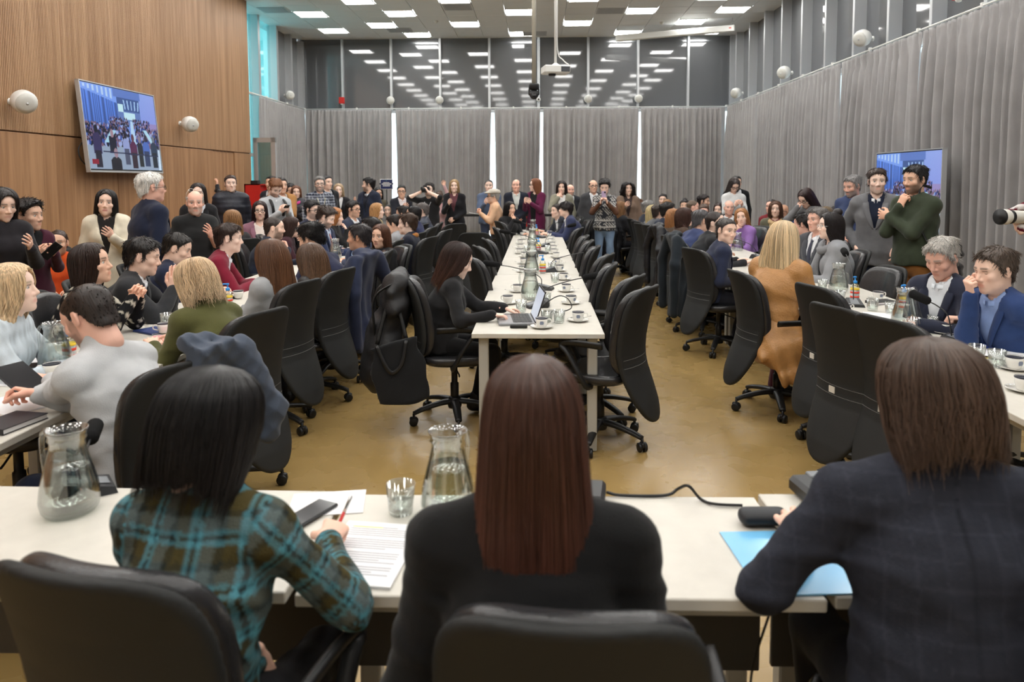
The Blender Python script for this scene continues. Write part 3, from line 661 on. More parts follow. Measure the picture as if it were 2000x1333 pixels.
# ================================================================ people
M_skin = mat('skin', (.6, .4, .3), .5, 0, .35, .08, 220, attr=True)
SKIN = {'fair': srgb(246, 214, 197), 'light': srgb(241, 204, 184), 'mid': srgb(230, 187, 162), 'tan': srgb(212, 162, 134), 'dark': srgb(170, 120, 92), 'ruddy': srgb(236, 186, 166)}
BLACK, DKBR, BRN, LBR, BLOND, GREY, WHITE, RED, DBLOND, SALT = (24, 20, 19), (42, 30, 25), (74, 50, 36), (108, 74, 50), (206, 176, 122), (140, 136, 132), (222, 218, 212), (142, 88, 56), (166, 124, 78), (92, 86, 82)
def unit(v): v = np.asarray(v, float); return v/(np.linalg.norm(v)+1e-12)
def rotz(v, a): c, s = math.cos(a), math.sin(a); return np.array((v[0]*c-v[1]*s, v[0]*s+v[1]*c, v[2]))
PEOPLE = []; SEATS = []
def person(label, top, yaw, sit=True, lean=8, hy=0, hp=0, sex='m', skin='light', hair='short', hc=DKBR, wear=('jacket', (30, 34, 48)), shirt=(225, 228, 232), tie=None, pants=(32, 33, 40),
           arms=('table', 'table'), hand=('relaxed', 'relaxed'), fat=1.0, beard=0., glasses=None, lip=None, scarf=None, seatz=.46, chair=True, cyaw=None, tilt=0, shut=False, shoes=(24, 22, 22), group=None,
           neck=None, vest=None, locks=None, hs=1.0, collar=None, bust=True, chigh=1.0, lanyard=None, shw=1.0, roll=0, hem=None, feet=True, vox=None, elb=None, pattern=None, hairdrop=0):
    top = np.array(top, float); dist = math.hypot(top[0], top[1]); lod = 0 if dist < 5.6 else (1 if dist < 9.6 else 2)
    hv = vox or (.011 if dist < 3.2 else .0135 if dist < 6 else .0175 if dist < 9.6 else .022)
    ya = math.radians(yaw); fw = np.array((-math.sin(ya), math.cos(ya), 0)); rt = np.array((math.cos(ya), math.sin(ya), 0)); Z = np.array((0, 0, 1.))
    le = math.radians(lean); sd = math.radians(tilt)
    f = sex == 'f'; hipz = (seatz+.105) if sit else None
    def spine(s):
        up = lambda k: unit(Z*math.cos(le*k)+fw*math.sin(le*k)+rt*math.sin(sd)*k)
        zp = hipz if sit else .955*s
        P0 = np.array((0, 0, zp)); P1 = P0+up(.7)*.14*s; P2 = P1+up(1)*.18*s; P3 = P2+up(1.15)*.165*s
        nk = up(.75 if lean > 0 else .6); HC = P3+nk*.165*s+fw*.02; return P0, P1, P2, P3, HC, up
    s = 1.0
    for _ in range(12):
        S_ = spine(s); ht = S_[4][2]+.138*hs*math.cos(math.radians(hp)*.6); s *= 1+(top[2]-ht)*(.9 if sit else .55); s = min(max(s, .80), 1.2)
    P0, P1, P2, P3, HC, up = spine(s); sh = np.array((top[0]-HC[0], top[1]-HC[1], 0)); dz = np.array((0, 0, top[2]-HC[2]-.138*hs)) if sit else 0
    P0, P1, P2, P3, HC = [p+sh for p in (P0, P1, P2, P3, HC)]
    if sit: P1, P2, P3, HC = P1+dz*.4, P2+dz*.8, P3+dz, HC+dz
    base = np.array((P0[0], P0[1], 0.)); root = empty('person', tuple(base)); tag(root, label, 'person', group)
    def put(name, V, F, m, col=None, parent=root): return link(name, mesh_np(name, V-(base if parent is root else base), F, m, True, col), parent)
    u3 = up(1.0); wS = (.168 if not f else .148)*s*shw; SH = {q: P3-u3*.045*s+rt*q*wS+fw*.005 for q in (-1, 1)}
    # ---- head frame
    hya = ya+math.radians(hy); Rh = Matrix.Rotation(hya, 3, 'Z') @ Matrix.Rotation(-math.radians(hp), 3, 'X') @ Matrix.Rotation(math.radians(roll), 3, 'Y'); Rn = np.array(Rh); ks = hs*(.98 if not f else .95)
    HF = lambda p: HC+(np.asarray(p)*ks) @ Rn.T
    chin = HF((0, .1, -.12))
    # ---- arms
    W, E, HD, PN = {}, {}, {}, {}
    for q, key in ((-1, arms[0]), (1, arms[1])):
        S = SH[q]; hint = -Z*1.0+rt*q*.5-fw*.45; hd = None; pn = -Z
        if isinstance(key, str):
            if key == 'table': w = S+fw*.34*s-rt*q*.05; w[2] = .785
            elif key == 'forearms': w = S+fw*.27*s-rt*q*.13; w[2] = .79; hd = fw*.3-rt*q; hint = -Z*.6+rt*q*.9-fw*.2
            elif key == 'lap': w = P0+fw*.24+rt*q*.09; w[2] = P0[2]+.13
            elif key == 'side': w = S+rt*q*.06+fw*.04; w[2] = S[2]-.51*s; pn = -rt*q
            elif key == 'chin': w = chin-Z*.105+fw*.045+rt*q*.03; hd = Z*1.0-fw*.25-rt*q*.25; pn = -fw; hint = -Z+rt*q*.5+fw*.1
            elif key == 'mouth': w = chin-Z*.06+fw*.085+rt*q*.06; hd = Z*.8-fw*.5-rt*q*.6; pn = -fw; hint = -Z+rt*q*.6+fw*.1
            elif key == 'clasp': w = chin-Z*.10+fw*.13+rt*q*.045; hd = Z*.7+fw*.35-rt*q*.55; pn = -rt*q; hint = -Z+rt*q*.6
            elif key == 'pray': w = chin-Z*.09+fw*.11+rt*q*.04; hd = Z*1+fw*.12; pn = -rt*q; hint = -Z+rt*q*.6
            elif key == 'cross': w = P2+fw*.19*s-rt*q*.11+Z*.02; hd = -rt*q+Z*.15; pn = -fw; hint = -Z*.8+rt*q*.9
            elif key == 'phone': w = P2+fw*.30*s+rt*q*.06-Z*.0; hd = fw*.6+Z*.5-rt*q*.3; pn = -rt*q*.6+Z*.5
            elif key == 'phoneup': w = P3+fw*.28*s+rt*q*.055-Z*.09; hd = Z*.85+fw*.3-rt*q*.15; pn = -rt*q; hint = -Z+rt*q*.6
            elif key == 'pocket': w = P0+rt*q*.175+fw*.04; w[2] = P0[2]+.03; hint = -fw+rt*q*.9; hd = -Z+fw*.3; pn = -rt*q
            elif key == 'front': w = P0+fw*.19+rt*q*.03; w[2] = P0[2]+.05; hd = -rt*q*.8-Z*.5; pn = -fw
            elif key == 'cam': w = HC+fw*.19+rt*q*.07-Z*.02; hd = Z*.8-rt*q*.5+fw*.2; hint = rt*q-Z*.5; pn = -rt*q
            elif key == 'raise': w = S+Z*.5*s+fw*.06; hint = rt*q+fw*.1; hd = Z; pn = fw
            elif key == 'brow': w = HF((q*.055, .13, -.04)); hd = Z*.8-fw*.5-rt*q*.3; pn = -fw; hint = -Z+rt*q*.7
            elif key == 'type': w = S+fw*.36*s-rt*q*.06; w[2] = .815; hd = fw-Z*.12
        else:
            w = np.array(key[0], float); hd = np.array(key[1], float) if len(key) > 1 and key[1] is not None else None; pn = np.array(key[2], float) if len(key) > 2 else -Z
        if elb is not None and elb[(q+1)//2] is not None: hint = rt*q*elb[(q+1)//2][0]+fw*elb[(q+1)//2][1]+Z*elb[(q+1)//2][2]
        l1, l2 = .285*s, .25*s; d = w-S; D = np.linalg.norm(d); mx = (l1+l2)*.985
        if D > mx: w = S+d*mx/D; d = w-S; D = mx
        if D < .12: D = .12
        c = np.clip((l1*l1+D*D-l2*l2)/(2*l1*D), -1, 1); ax = unit(d); hh = unit(hint-ax*(hint @ ax)); e = S+ax*l1*c+hh*l1*math.sqrt(max(0, 1-c*c))
        W[q], E[q] = w, e; HD[q] = unit(hd if hd is not None else (w-e)); PN[q] = pn
    # ---- legs
    HP = {q: P0+rt*q*.088*s-Z*.02 for q in (-1, 1)}; KN, AN = {}, {}
    for q in (-1, 1):
        if sit:
            KN[q] = HP[q]+fw*.41*s+rt*q*.05; KN[q][2] = max(.47*s, seatz+.04); AN[q] = KN[q]+fw*(.02 if q > 0 else -.1); AN[q][2] = .085
        else:
            KN[q] = HP[q]+rt*q*.01+fw*.02; KN[q][2] = .50*s; AN[q] = HP[q]+rt*q*.02-fw*(.02*q); AN[q][2] = .085
    # ---- garments
    g = .88 if f else 1.0
    def torso(v, grow, k=.045, low=True):
        v.put(ell(P0-u3*.02, P1, rt, .162*s*fat*(1.0 if f else .98), .145*s*fat*g, .118*s*fat, .108*s*fat), k, grow=grow)
        v.put(ell(P1, P2, rt, .145*s*fat*g, .163*s*g*(.5+.5*fat), .108*s*fat, .122*s), k, grow=grow)
        v.put(ell(P2, P3-u3*.05*s, rt, .163*s*g, .125*s*g, .122*s, .085*s), k, grow=grow)
        v.put(cap(SH[-1]-rt*-.02, SH[1]-rt*.02, .055*s), k, grow=grow)
        for q in (-1, 1): v.put(cap(P3+u3*.015*s, SH[q]+u3*.01, .052*s*g, .045*s), k, grow=grow)
        if f and bust:
            for q in (-1, 1): v.put(ball(P2+fw*.075*s+rt*q*.062*s-u3*.0, .062*s), .04, grow=grow*.6)
    def sleeves(v, grow, k=.03, upto=1.0):
        for q in (-1, 1):
            v.put(cap(SH[q], E[q], .053*s*(.88 if f else 1), .044*s*(.88 if f else 1)), k, grow=grow)
            if upto > 0: v.put(cap(E[q], E[q]+(W[q]-E[q])*min(upto, .97), .043*s*(.88 if f else 1), .033*s*(.9 if f else 1)), .025, grow=grow*.8)
    pts = np.array([P0, P1, P2, P3, HC, *SH.values(), *E.values(), *W.values()])
    lo, hi = pts.min(0)-.2, pts.max(0)+.2; hi[2] = max(P3[2]+.12, max(W[1][2], W[-1][2], E[1][2], E[-1][2])+.08)
    kind, wc = wear[0], wear[1]; tex = wear[2] if len(wear) > 2 else 'wool'; wm = wc if not isinstance(wc, tuple) else fabric(wc, tex)
    openv = kind in ('jacket', 'cardigan', 'coat', 'openshirt'); short = kind in ('tee', 'vestgilet')
    hemz = {'jacket': .17, 'coat': .33, 'cardigan': .2, 'sweater': .08, 'tee': .1, 'vestgilet': .1, 'blouse': .1, 'openshirt': .12, 'puffer': .12}.get(kind, .1) if hem is None else hem
    if sit: hemz = min(hemz, .06)
    seed = len(PEOPLE)*7+1; lo2 = lo.copy(); lo2[2] = min(P0[2]-hemz-.04, lo[2]+.12)
    v = Vol(lo2, hi, hv); gr = {'jacket': .015, 'coat': .022, 'puffer': .022, 'sweater': .012, 'cardigan': .014}.get(kind, .008)
    torso(v, gr); v.put(ell(P0-Z*(hemz+.1), P0, rt, .168*s*fat, .162*s*fat, .122*s*fat, .118*s*fat), .04, grow=gr); v.warp(lambda P, d: np.maximum(d, (P0[2]-hemz)-P[..., 2]+.006*np.sin(P[..., 0]*40)))
    sleeves(v, gr, upto=1.0 if not short else 0)
    loc = lambda P: ((P-P3) @ rt, (P-P3) @ np.cross(rt, u3)*-1, (P-P3) @ u3)
    fv = np.cross(u3, rt)
    if kind == 'puffer': v.warp(lambda P, d: d+.004*np.sin((P-P3) @ u3*88)*np.clip((.15-d)/.1, 0, 1))
    amp = .0028 if hv < .015 else .003
    v.warp(lambda P, d: d+nz(P, 42, amp, seed)+nz(P*np.array((1, 1, 1.6)), 75, amp*.6, seed+1))
    if hv < .015 and kind != 'puffer':      # folds gathering at the elbows, armpits and waist
        def folds(P, d):
            m = 0
            for c, r_ in ((E[-1], .13), (E[1], .13), (SH[-1]-u3*.10, .12), (SH[1]-u3*.10, .12), (P1, .17)): m = m+np.exp(-((P-c)**2).sum(-1)/(r_*r_))
            ph = P @ (rt*18+fw*12+u3*62)+2.2*nz(P, 14, 1, seed+5); return d-.0065*np.clip(m, 0, 1)*(np.clip(np.sin(ph), 0, 1)**2-.3)
        v.warp(folds)
    if openv:
        dep = {'jacket': .30, 'coat': .36, 'cardigan': .5, 'openshirt': .2}[kind]
        def vcut(P, d):
            x = (P-P3) @ rt; y = (P-P3) @ fv; z = (P-P3) @ u3; w = np.interp(z, [-dep*s, -.02*s, .06], [0.004 if kind != 'cardigan' else .045, .07, .075])
            cut = np.maximum(np.maximum(abs(x)-w, -(y-.02)), -(z+dep*s)); cut = np.maximum(cut, y-.165*s*fat); return np.maximum(d, -cut)
        v.warp(vcut)
    if kind in ('turtle', 'suit'): v.put(cap(P3-u3*.02, P3+(HC-P3)*(.62 if kind == 'turtle' else .5), .068*s*(.85 if f else 1), .063*s*(.85 if f else 1)), .025)
    # neck opening
    nr = {'tee': .058, 'blouse': .062, 'jacket': .06}.get(kind, .055)*(.92 if f else 1.04)
    if kind not in ('turtle', 'suit'): v.put(cap(P3+fw*.012+u3*.03*s, P3+fw*.02+(HC-P3)*.8, nr*s*.9, nr*s), .006, 'sub')
    V, F = v.mesh()
    pcol = None
    if pattern is not None: pcol = pattern(V, dict(P0=P0, P1=P1, P2=P2, P3=P3, SH=SH, E=E, W=W, rt=rt, fw=fw, u3=u3, fv=fv))
    gname = {'jacket': 'suit_jacket', 'coat': 'coat', 'sweater': 'sweater', 'turtle': 'sweater', 'tee': 'shirt', 'blouse': 'blouse', 'cardigan': 'cardigan', 'vestgilet': 'gilet', 'puffer': 'padded_jacket', 'openshirt': 'shirt'}.get(kind, 'top')
    garment = put(gname, V, F, wm, pcol)
    if openv or kind == 'vestgilet':
        v = Vol(lo, hi, max(hv, .013)); torso(v, .002); v.put(cap(P3+fw*.02, HC, .05*s*(.9 if f else 1)), .004, 'sub'); V, F = v.mesh(); put('shirt', V, F, fabric(shirt))
        if kind == 'jacket' and dist < 11:      # lapels
            mb = MB()
            for q in (-1, 1):
                L_ = [P3+rt*q*.075*s+fv*.03*s+u3*.035*s, P3+rt*q*.085*s+fv*.10*s-u3*.06*s, P3+rt*q*.055*s+fv*.137*s-u3*.17*s, P3+rt*q*.012+fv*.142*s-u3*.285*s]
                P = bez(L_, 5); mb.tube(P, np.interp(np.linspace(0, 1, len(P)), [0, .35, .8, 1], [.016, .032, .022, .005]), 8, flat=.28, up=tuple(fv))
            link('lapel', mesh_np('lapel', np.concatenate(mb.V)-base, mb.F, wm, True), root)
    # ---- collar
    if collar is None: collar = shirt if (openv and not f) else None
    if collar is not None:
        n = 20; a = np.linspace(-math.pi+.16, math.pi-.16, n); R0 = (.052 if f else .06)*s; rows = []
        for k, (dz_, rr) in enumerate(((-.045, 1.12), (.0, 1.06+.1*(chigh > 1)), (.03*chigh, 1.0+.06*(chigh > 1)), (.034*chigh, 1.05+.06*(chigh > 1)), (.008, 1.16))):
            t = P3+fw*.012+u3*(dz_*s); x = np.sin(a)*R0*rr; y = -np.cos(a)*R0*rr*1.08+.008
            drop = -.024*s*np.clip(y/(R0), 0, 1)
            rows.append(t+x[:, None]*rt+y[:, None]*fv+drop[:, None]*u3)
        V = np.concatenate(rows); m = len(rows); F = np.array([(i*n+k, i*n+(k+1) % n, (i+1)*n+(k+1) % n, (i+1)*n+k) for i in range(m-1) for k in range(n-1)])
        put('collar', V, F, fabric(collar))
    if tie is not None:
        P = bez([P3+fv*.075*s-u3*.012, P3+fv*.105*s-u3*.06*s, P2+fv*.135*s+u3*.02, P2+fv*.14*s-u3*.12*s], 5); mb = MB().tube(P, np.interp(np.linspace(0, 1, len(P)), [0, .12, .2, 1], [.02, .022, .016, .034]), 8, flat=.25, up=tuple(fv))
        link('tie', mesh_np('tie', np.concatenate(mb.V)-base, mb.F, fabric(tie), True), root)
    if scarf is not None:
        a = np.linspace(0, 2*math.pi, 22); R0 = .085*s; P = P3+fw*.015+u3*.012+np.sin(a)[:, None]*rt*R0-np.cos(a)[:, None]*fv*R0*1.1-u3*(.05*np.clip(-np.cos(a), 0, 1))[:, None]
        mb = MB().tube(P, .036*s, 8); mb.tube(bez([P3+fv*.09*s+rt*.03-u3*.03, P2+fv*.15*s+rt*.04+u3*.02, P2+fv*.15*s+rt*.05-u3*.16], 5), .045*s, 8, flat=.5, up=tuple(fv))
        link('scarf', mesh_np('scarf', np.concatenate(mb.V)-base, mb.F, fabric(scarf), True), root)
    if lanyard is not None:
        mb = MB(); 
        for q in (-1, 1): mb.tube(bez([P3+rt*q*.07*s+u3*.02, P3+rt*q*.055*s+fv*.12*s-u3*.08*s, P2+fv*.15*s-u3*.10*s], 5), .005, 4)
        c = P2+fv*.16*s-u3*.15*s; mb.add(*box_at(c, rt, fv, u3, .035, .003, .05)); link('lanyard', mesh_np('lanyard', np.concatenate(mb.V)-base, mb.F, fabric(lanyard)), root)
    # ---- trousers and shoes
    pm = fabric(pants) if isinstance(pants, tuple) else pants; hp_ = max(hv, .016); pts = np.array([*HP.values(), *KN.values(), *AN.values(), P1]); v = Vol(pts.min(0)-.14, pts.max(0)+.14, hp_)
    v.put(ell(P0-u3*.06, P0+u3*.06, rt, .15*s*fat, .14*s*fat, .112*s*fat, .105*s*fat), .03)
    for q in (-1, 1):
        v.put(cap(HP[q], KN[q], .087*s*(.5+.5*fat), .062*s), .035); v.put(cap(KN[q], AN[q]+Z*.02, .062*s, .052*s), .03)
    v.warp(lambda P, d: d+nz(P, 40, .004, seed+3)); V, F = v.mesh(); put('trousers', V, F, pm)
    if feet:
        for q in (-1, 1):
            v = Vol(AN[q]-.28, AN[q]+.28, .013); v.put(cap(AN[q]-fw*.03-Z*.03, AN[q]+fw*.17-Z*.045, .043, .038), .02); v.put(cap(AN[q], AN[q]+Z*.04, .045), .03)
            v.warp(lambda P, d: np.maximum(d, .004-P[..., 2])); V, F = v.mesh(); put('shoe', V, F, fabric(shoes, 'leather'))
    # ---- body: one skin mesh
    sk = SKIN[skin] if isinstance(skin, str) else skin; hcl = srgb(*hc); VV, FF, CC = [], [], []; n0 = 0
    def addp(V, F, C):
        nonlocal n0; VV.append(V); FF.append(np.asarray(F)+n0); CC.append(C); n0 += len(V)
    V, F = head_mesh(sex, lod); addp(HC+(V*ks) @ Rn.T, F, head_colors(V, sk, hcl, beard, lip, shut)); V, F = EYE; addp(HC+(V*ks) @ Rn.T, F, eye_colors(V, shut, sk))
    v = Vol(lo, hi, .022); torso(v, -.022)
    v.put(cap(P3-u3*.04, HF((0, -.024, -.10)), .056*s*(.84 if f else 1), .053*s*(.84 if f else 1)), .02)
    for q in (-1, 1):
        gs = .0 if short else -.016
        v.put(cap(SH[q], E[q], .047*s*(.9 if f else 1), .041*s*(.9 if f else 1)), .02, grow=gs); v.put(cap(E[q], W[q], .04*s*(.9 if f else 1), .028*s*(.9 if f else 1)), .02, grow=gs if not short else 0)
    V, F = v.mesh(); addp(V, F, np.tile(np.array(sk), (len(V), 1)))
    for q in (-1, 1):
        V, F = hand_mesh(hand[(q+1)//2], lod); V = V*(s*(.93 if f else 1.02)*np.array((-1 if q < 0 else 1, 1, 1))); Fq = F if q > 0 else F[:, ::-1]
        y_ = HD[q]; zz = -unit(PN[q]-y_*(PN[q] @ y_)); xx = np.cross(y_, zz); Rm = np.stack([xx, y_, zz], 1); w = W[q]
        addp(w+V @ Rm.T, Fq, np.tile(np.array(sk)*np.array((1.02, .93, .9)), (len(V), 1)))
    put('body', np.concatenate(VV), np.concatenate(FF), M_skin, np.concatenate(CC))
    # ---- hair and spectacles
    hm = Matrix.Translation(Vector(tuple(HC-base))) @ Rh.to_4x4() @ Matrix.Scale(ks*1.0, 4)
    if hair != 'none':
        hd_ = hair_data(hair, lod); o = link('hair', hd_, root, mat=hair_mat(hc)); o.matrix_local = hm @ Matrix.Diagonal((.955, .955, .985, 1)) if locks else hm
        if locks:
            o2 = link('hair_locks', locks, o); o2.scale = (1/.955, 1/.955, 1/.985)
        elif hair in ('long', 'wavy', 'bob', 'medium', 'halfup', 'big'): link('hair_locks', style_locks(hair), o, mat=hair_mat(hc))
        else: link('hair_locks', fur_data(hair), o, mat=hair_mat(hc))
    if glasses is not None:
        mb = MB()
        for q in (-1, 1):
            a = np.linspace(0, 2*math.pi, 15); P = np.stack([q*.032+.024*np.cos(a), np.full(15, .1), .005+.018*np.sin(a)], 1); mb.tube(P, .0022 if dist < 8 else .003, 5, False)
            mb.tube([(q*.056, .1, .01), (q*.078, .05, .008), (q*.08, -.015, .004)], .002 if dist < 8 else .003, 5)
        mb.tube([(-.009, .102, .008), (.009, .102, .008)], .0022, 5)
        if glasses == 'head': mb.V = [x @ np.array(Matrix.Rotation(math.radians(52), 3, 'X')).T+np.array((0, .0, .055)) for x in mb.V]
        o = link('glasses', mesh_np('glasses', np.concatenate(mb.V), mb.F, M_white if glasses in ('head', 'clear') else M_black), root); o.matrix_local = hm
    d = dict(root=root, base=base, P0=P0, P1=P1, P2=P2, P3=P3, HC=HC, W=W, E=E, HD=HD, PN=PN, fw=fw, rt=rt, u3=u3, fv=fv, s=s, HF=HF, SH=SH, hm=hm, s_=s)
    PEOPLE.append(d)
    if sit and chair: SEATS.append((base+fw*.10, cyaw if cyaw is not None else yaw, label))
    return d
def box_at(c, ax, ay, az, hx, hy, hz):
    V = [c+ax*hx*i+ay*hy*j+az*hz*k for k in (-1, 1) for j in (-1, 1) for i in (-1, 1)]
    return V, [(0, 2, 3, 1), (4, 5, 7, 6), (0, 1, 5, 4), (1, 3, 7, 5), (3, 2, 6, 7), (2, 0, 4, 6)]
# ================================================================ office chairs
M_leather = mat('black_leather', srgb(44, 44, 46), .27, 0, .6, .10, 130, .08, 30)
M_shell = mat('charcoal_shell', srgb(36, 37, 37), .62, 0, .4, .12, 300)
M_sticker = mat('paper_sticker', srgb(214, 210, 200), .7)
M_chrome = mat('chrome', srgb(200, 200, 200), .2, .9)
M_rubber = mat('caster_grey', srgb(92, 92, 92), .6)
def yback(z): return np.interp(z, [.18, .30, .42, .50, .56, .62, .70, .80, .90, 1.0, 1.06], [-.345, -.315, -.272, -.243, -.230, -.226, -.231, -.248, -.273, -.305, -.326])
def sdf_back(pad, h):
    v = Vol((-.27, -.48, .15), (.27, -.10, 1.10), h)
    def f(P):
        x, y, z = P[..., 0], P[..., 1], P[..., 2]
        sup = lambda zc, hz, W, n: ((abs(x/W)**n+abs((z-zc)/hz)**n)**(1/n)-1)*.22
        if pad: a = sup(.745, .275, .215+.03*(z-.745), 4.2); t = .032; off = .016; r = .026
        else:
            up_ = sup(.74, .295, .222+.03*(z-.745), 4.2); lo_ = sup(.58, .385, .208, 2.3); a = np.where(z > .62, up_, np.where(z < .56, lo_, np.minimum(up_, lo_))); t = .017; off = -.032; r = .012
        yc = yback(z)+off+1.1*x*x; b = abs(y-yc)-t; a2, b2 = a+r, b+r
        return (np.minimum(np.maximum(a2, b2), 0)+np.hypot(np.maximum(a2, 0), np.maximum(b2, 0))-r)*.85
    sl, P = v.sub(v.lo, v.lo+v.n*v.h, 0); v.d[sl] = f(P); V, F = v.mesh(); return V, F
def sdf_seat(h):
    v = Vol((-.28, -.28, .38), (.28, .30, .54), h)
    def f(P):
        x, y, z = P[..., 0], P[..., 1], P[..., 2]; q = (abs(x/.245)**3.2+abs((y-.015)/.245)**3.2)**(1/3.2); rr = (q-1)*.24
        zt = .492-.012*np.clip((y-.1)/.14, 0, 1)**2-.008*(1-np.clip(q, 0, 1)**2); b = np.maximum(z-zt, .405+.035*np.clip(q, 0, 1)**4-z); r = .025
        return np.minimum(np.maximum(rr+r, b+r), 0)+np.hypot(np.maximum(rr+r, 0), np.maximum(b+r, 0))-r
    sl, P = v.sub(v.lo, v.lo+v.n*v.h, 0); v.d[sl] = f(P); return v.mesh()
def chair_parts(h):
    D = {}
    D['backrest'] = mesh_np('backrest', *sdf_back(True, h), M_leather); D['back_shell'] = mesh_np('back_shell', *sdf_back(False, h), M_shell); D['seat'] = mesh_np('seat', *sdf_seat(h), M_leather)
    return D
CH = chair_parts(.0085)
mb = MB(); bd = []
for z in (.545, .595):
    x = np.linspace(-.195, .195, 15); bd.append(np.stack([x, yback(z)-.0485+1.1*x*x, np.full(15, z)], 1))
for P in bd: mb.tube(P, .0016, 4)
CH['seam_piping'] = mb.data('seam_piping', mat('piping_grey', srgb(112, 112, 110), .6), True)
x = np.array([-.05, .0]); CH['label_sticker'] = MB().add(*box_at(np.array((-.03, -.2795, .570)), np.array((1., -.06, 0)), np.array((.06, 1., 0)), np.array((0, 0, 1.)), .022, .002, .017)).data('label_sticker', M_sticker)
CH['gas_column'] = MB().lathe([(.03, .10), (.03, .26), (.022, .265), (.022, .39), (.06, .40), (.075, .42)], 14).tube([(.04, 0, .385), (.2, .02, .37), (.23, .02, .365)], .006, 6).data('gas_column', M_black, True)
mb = MB()
for k in range(5):
    a = 2*math.pi*k/5+.3; c, s_ = math.cos(a), math.sin(a)
    P = bez([(0, 0, .135), (.12*c, .12*s_, .128), (.24*c, .24*s_, .105), (.305*c, .305*s_, .085)], 4); mb.tube(P, np.linspace(.034, .022, len(P)), 8, flat=.62)
mb.lathe([(.045, .085), (.05, .10), (.045, .155), (.03, .165)], 12); CH['star_base'] = mb.data('star_base', M_black, True)
mb = MB()
for sx in (-.017, .017):
    n = 14; V = []; 
    for xx, rr in ((-.011, .024), (-.008, .029), (.008, .029), (.011, .024)):
        V += [(sx+xx, rr*math.cos(2*math.pi*k/n), .03+rr*math.sin(2*math.pi*k/n)) for k in range(n)]
    F = [(i*n+(k+1) % n, i*n+k, (i+1)*n+k, (i+1)*n+(k+1) % n) for i in range(3) for k in range(n)]+[list(range(n)), [3*n+k for k in range(n)][::-1]]; mb.add(V, F)
mb.tube([(0, 0, .03), (0, 0, .085)], .009, 6); mb.rbox((-.012, -.028, .028), (.012, .02, .062), .006); CH['caster'] = mb.data('caster', M_black, True)
mb = MB(); mb.tube(bez([(.20, -.03, .415), (.265, -.02, .43), (.292, .02, .52), (.292, .09, .63), (.288, .13, .675), (.285, .05, .692), (.285, -.13, .69)], 5), np.array([.02]*12+list(np.linspace(.02, .026, 8))+[.026]*11), 8, flat=.55, up=(0, 1, 0))
CH['armrest'] = mb.data('armrest', M_black, True)
me = CH['armrest'].copy(); co = np.zeros(len(me.vertices)*3); me.vertices.foreach_get('co', co); co = co.reshape(-1, 3); co[:, 0] *= -1; me.vertices.foreach_set('co', co.ravel()); me.flip_normals(); CH['armrest_l'] = me
def chair(loc, yaw, label, arms=True, base_turn=0., group=None, dz=0., sticker=False):
    t = empty('office_chair', (loc[0], loc[1], 0), math.radians(yaw)); tag(t, label, 'chair', group)
    for k in ('seat', 'backrest', 'back_shell', 'gas_column'): link(k, CH[k], t, (0, 0, -dz if k != 'gas_column' else 0))
    sh = t.children[2]; link('seam_piping', CH['seam_piping'], sh); link('label_sticker', CH['label_sticker'], sh) if sticker else None
    if arms: link('armrest', CH['armrest'], t); link('armrest', CH['armrest_l'], t)
    b = link('star_base', CH['star_base'], t); b.rotation_euler = (0, 0, base_turn)
    for k in range(5):
        a = 2*math.pi*k/5+.3; c = link('caster', CH['caster'], b, (.305*math.cos(a), .305*math.sin(a), 0)); c.rotation_euler = (0, 0, a+random.uniform(.4, 2.4))
    return t
# ================================================================ tables
M_top = mat('pale_laminate', srgb(206, 202, 192), .42, 0, .45, 0, 1, .05, 14)
M_leg = mat('grey_table_leg', srgb(178, 176, 168), .5)
M_dark = mat('dark_modesty_panel', srgb(72, 70, 68), .6)
TZ = .75
def table(loc, rz, L, W, label, group=None, legs=True, modesty=None, farlegs=False, z=TZ, dark=False):
    """L along local x, W along local y"""
    t = empty('conference_table', (loc[0], loc[1], 0), math.radians(rz)); tag(t, label, 'table', group)
    MB().rbox((-L/2, -W/2, z-.03), (L/2, W/2, z), .003).obj('tabletop', M_top, t)
    lm = MB().rbox((-.03, -.03, .004), (.03, .03, z-.03), .006).data('leg', M_leg)
    for sx in (-1, 1):
        for sy in ((-1, 1) if not farlegs else (1,)): link('leg', lm, t, (sx*(L/2-.07), sy*(W/2-.07), 0))
    MB().rbox((-L/2+.1, -W/2+.055, z-.075), (L/2-.1, -W/2+.085, z-.031), .004).obj('rail', M_leg, t); MB().rbox((-L/2+.1, W/2-.085, z-.075), (L/2-.1, W/2-.055, z-.031), .004).obj('rail', M_leg, t)
    if modesty is not None: MB().rbox((-L/2+.01, modesty-.009, z-.46), (L/2-.01, modesty+.009, z-.031), .003).obj('modesty_panel', M_dark, t)
    return t
# the central run of tables
table((0.005, 4.90, 0), 90, 1.195, .81, 'near end table of the central row, where the woman types on a laptop', 'central table row')
for k, (y0, lb) in enumerate(((5.505, 'second table of the central row, just past the laptop'), (7.06, 'third table of the central row, with the microphone pointing at the aisle'), (8.615, 'fourth table of the central row, between the empty chairs'), (10.17, 'fifth table of the central row, before the last one'), (11.725, 'farthest table of the central row, where two men lean on it'))):
    table((0.01, y0+.775, 0), 90, 1.545, .84 if k == 0 else .82, lb, 'central table row')
# side runs
for k in range(7):
    y0 = 2.60+1.55*k; w = ('nearest', 'second', 'third', 'fourth', 'fifth', 'sixth', 'farthest')[k]
    table((2.33, y0+.775, 0), 90, 1.545, .89, w+' table of the row along the curtained wall, counted from the front desk', 'tables along the curtained wall')
    table((-2.36, y0+.775-.35, 0), 90, 1.545, .89, w+' table of the row along the timber wall, counted from the front desk', 'tables along the timber wall')
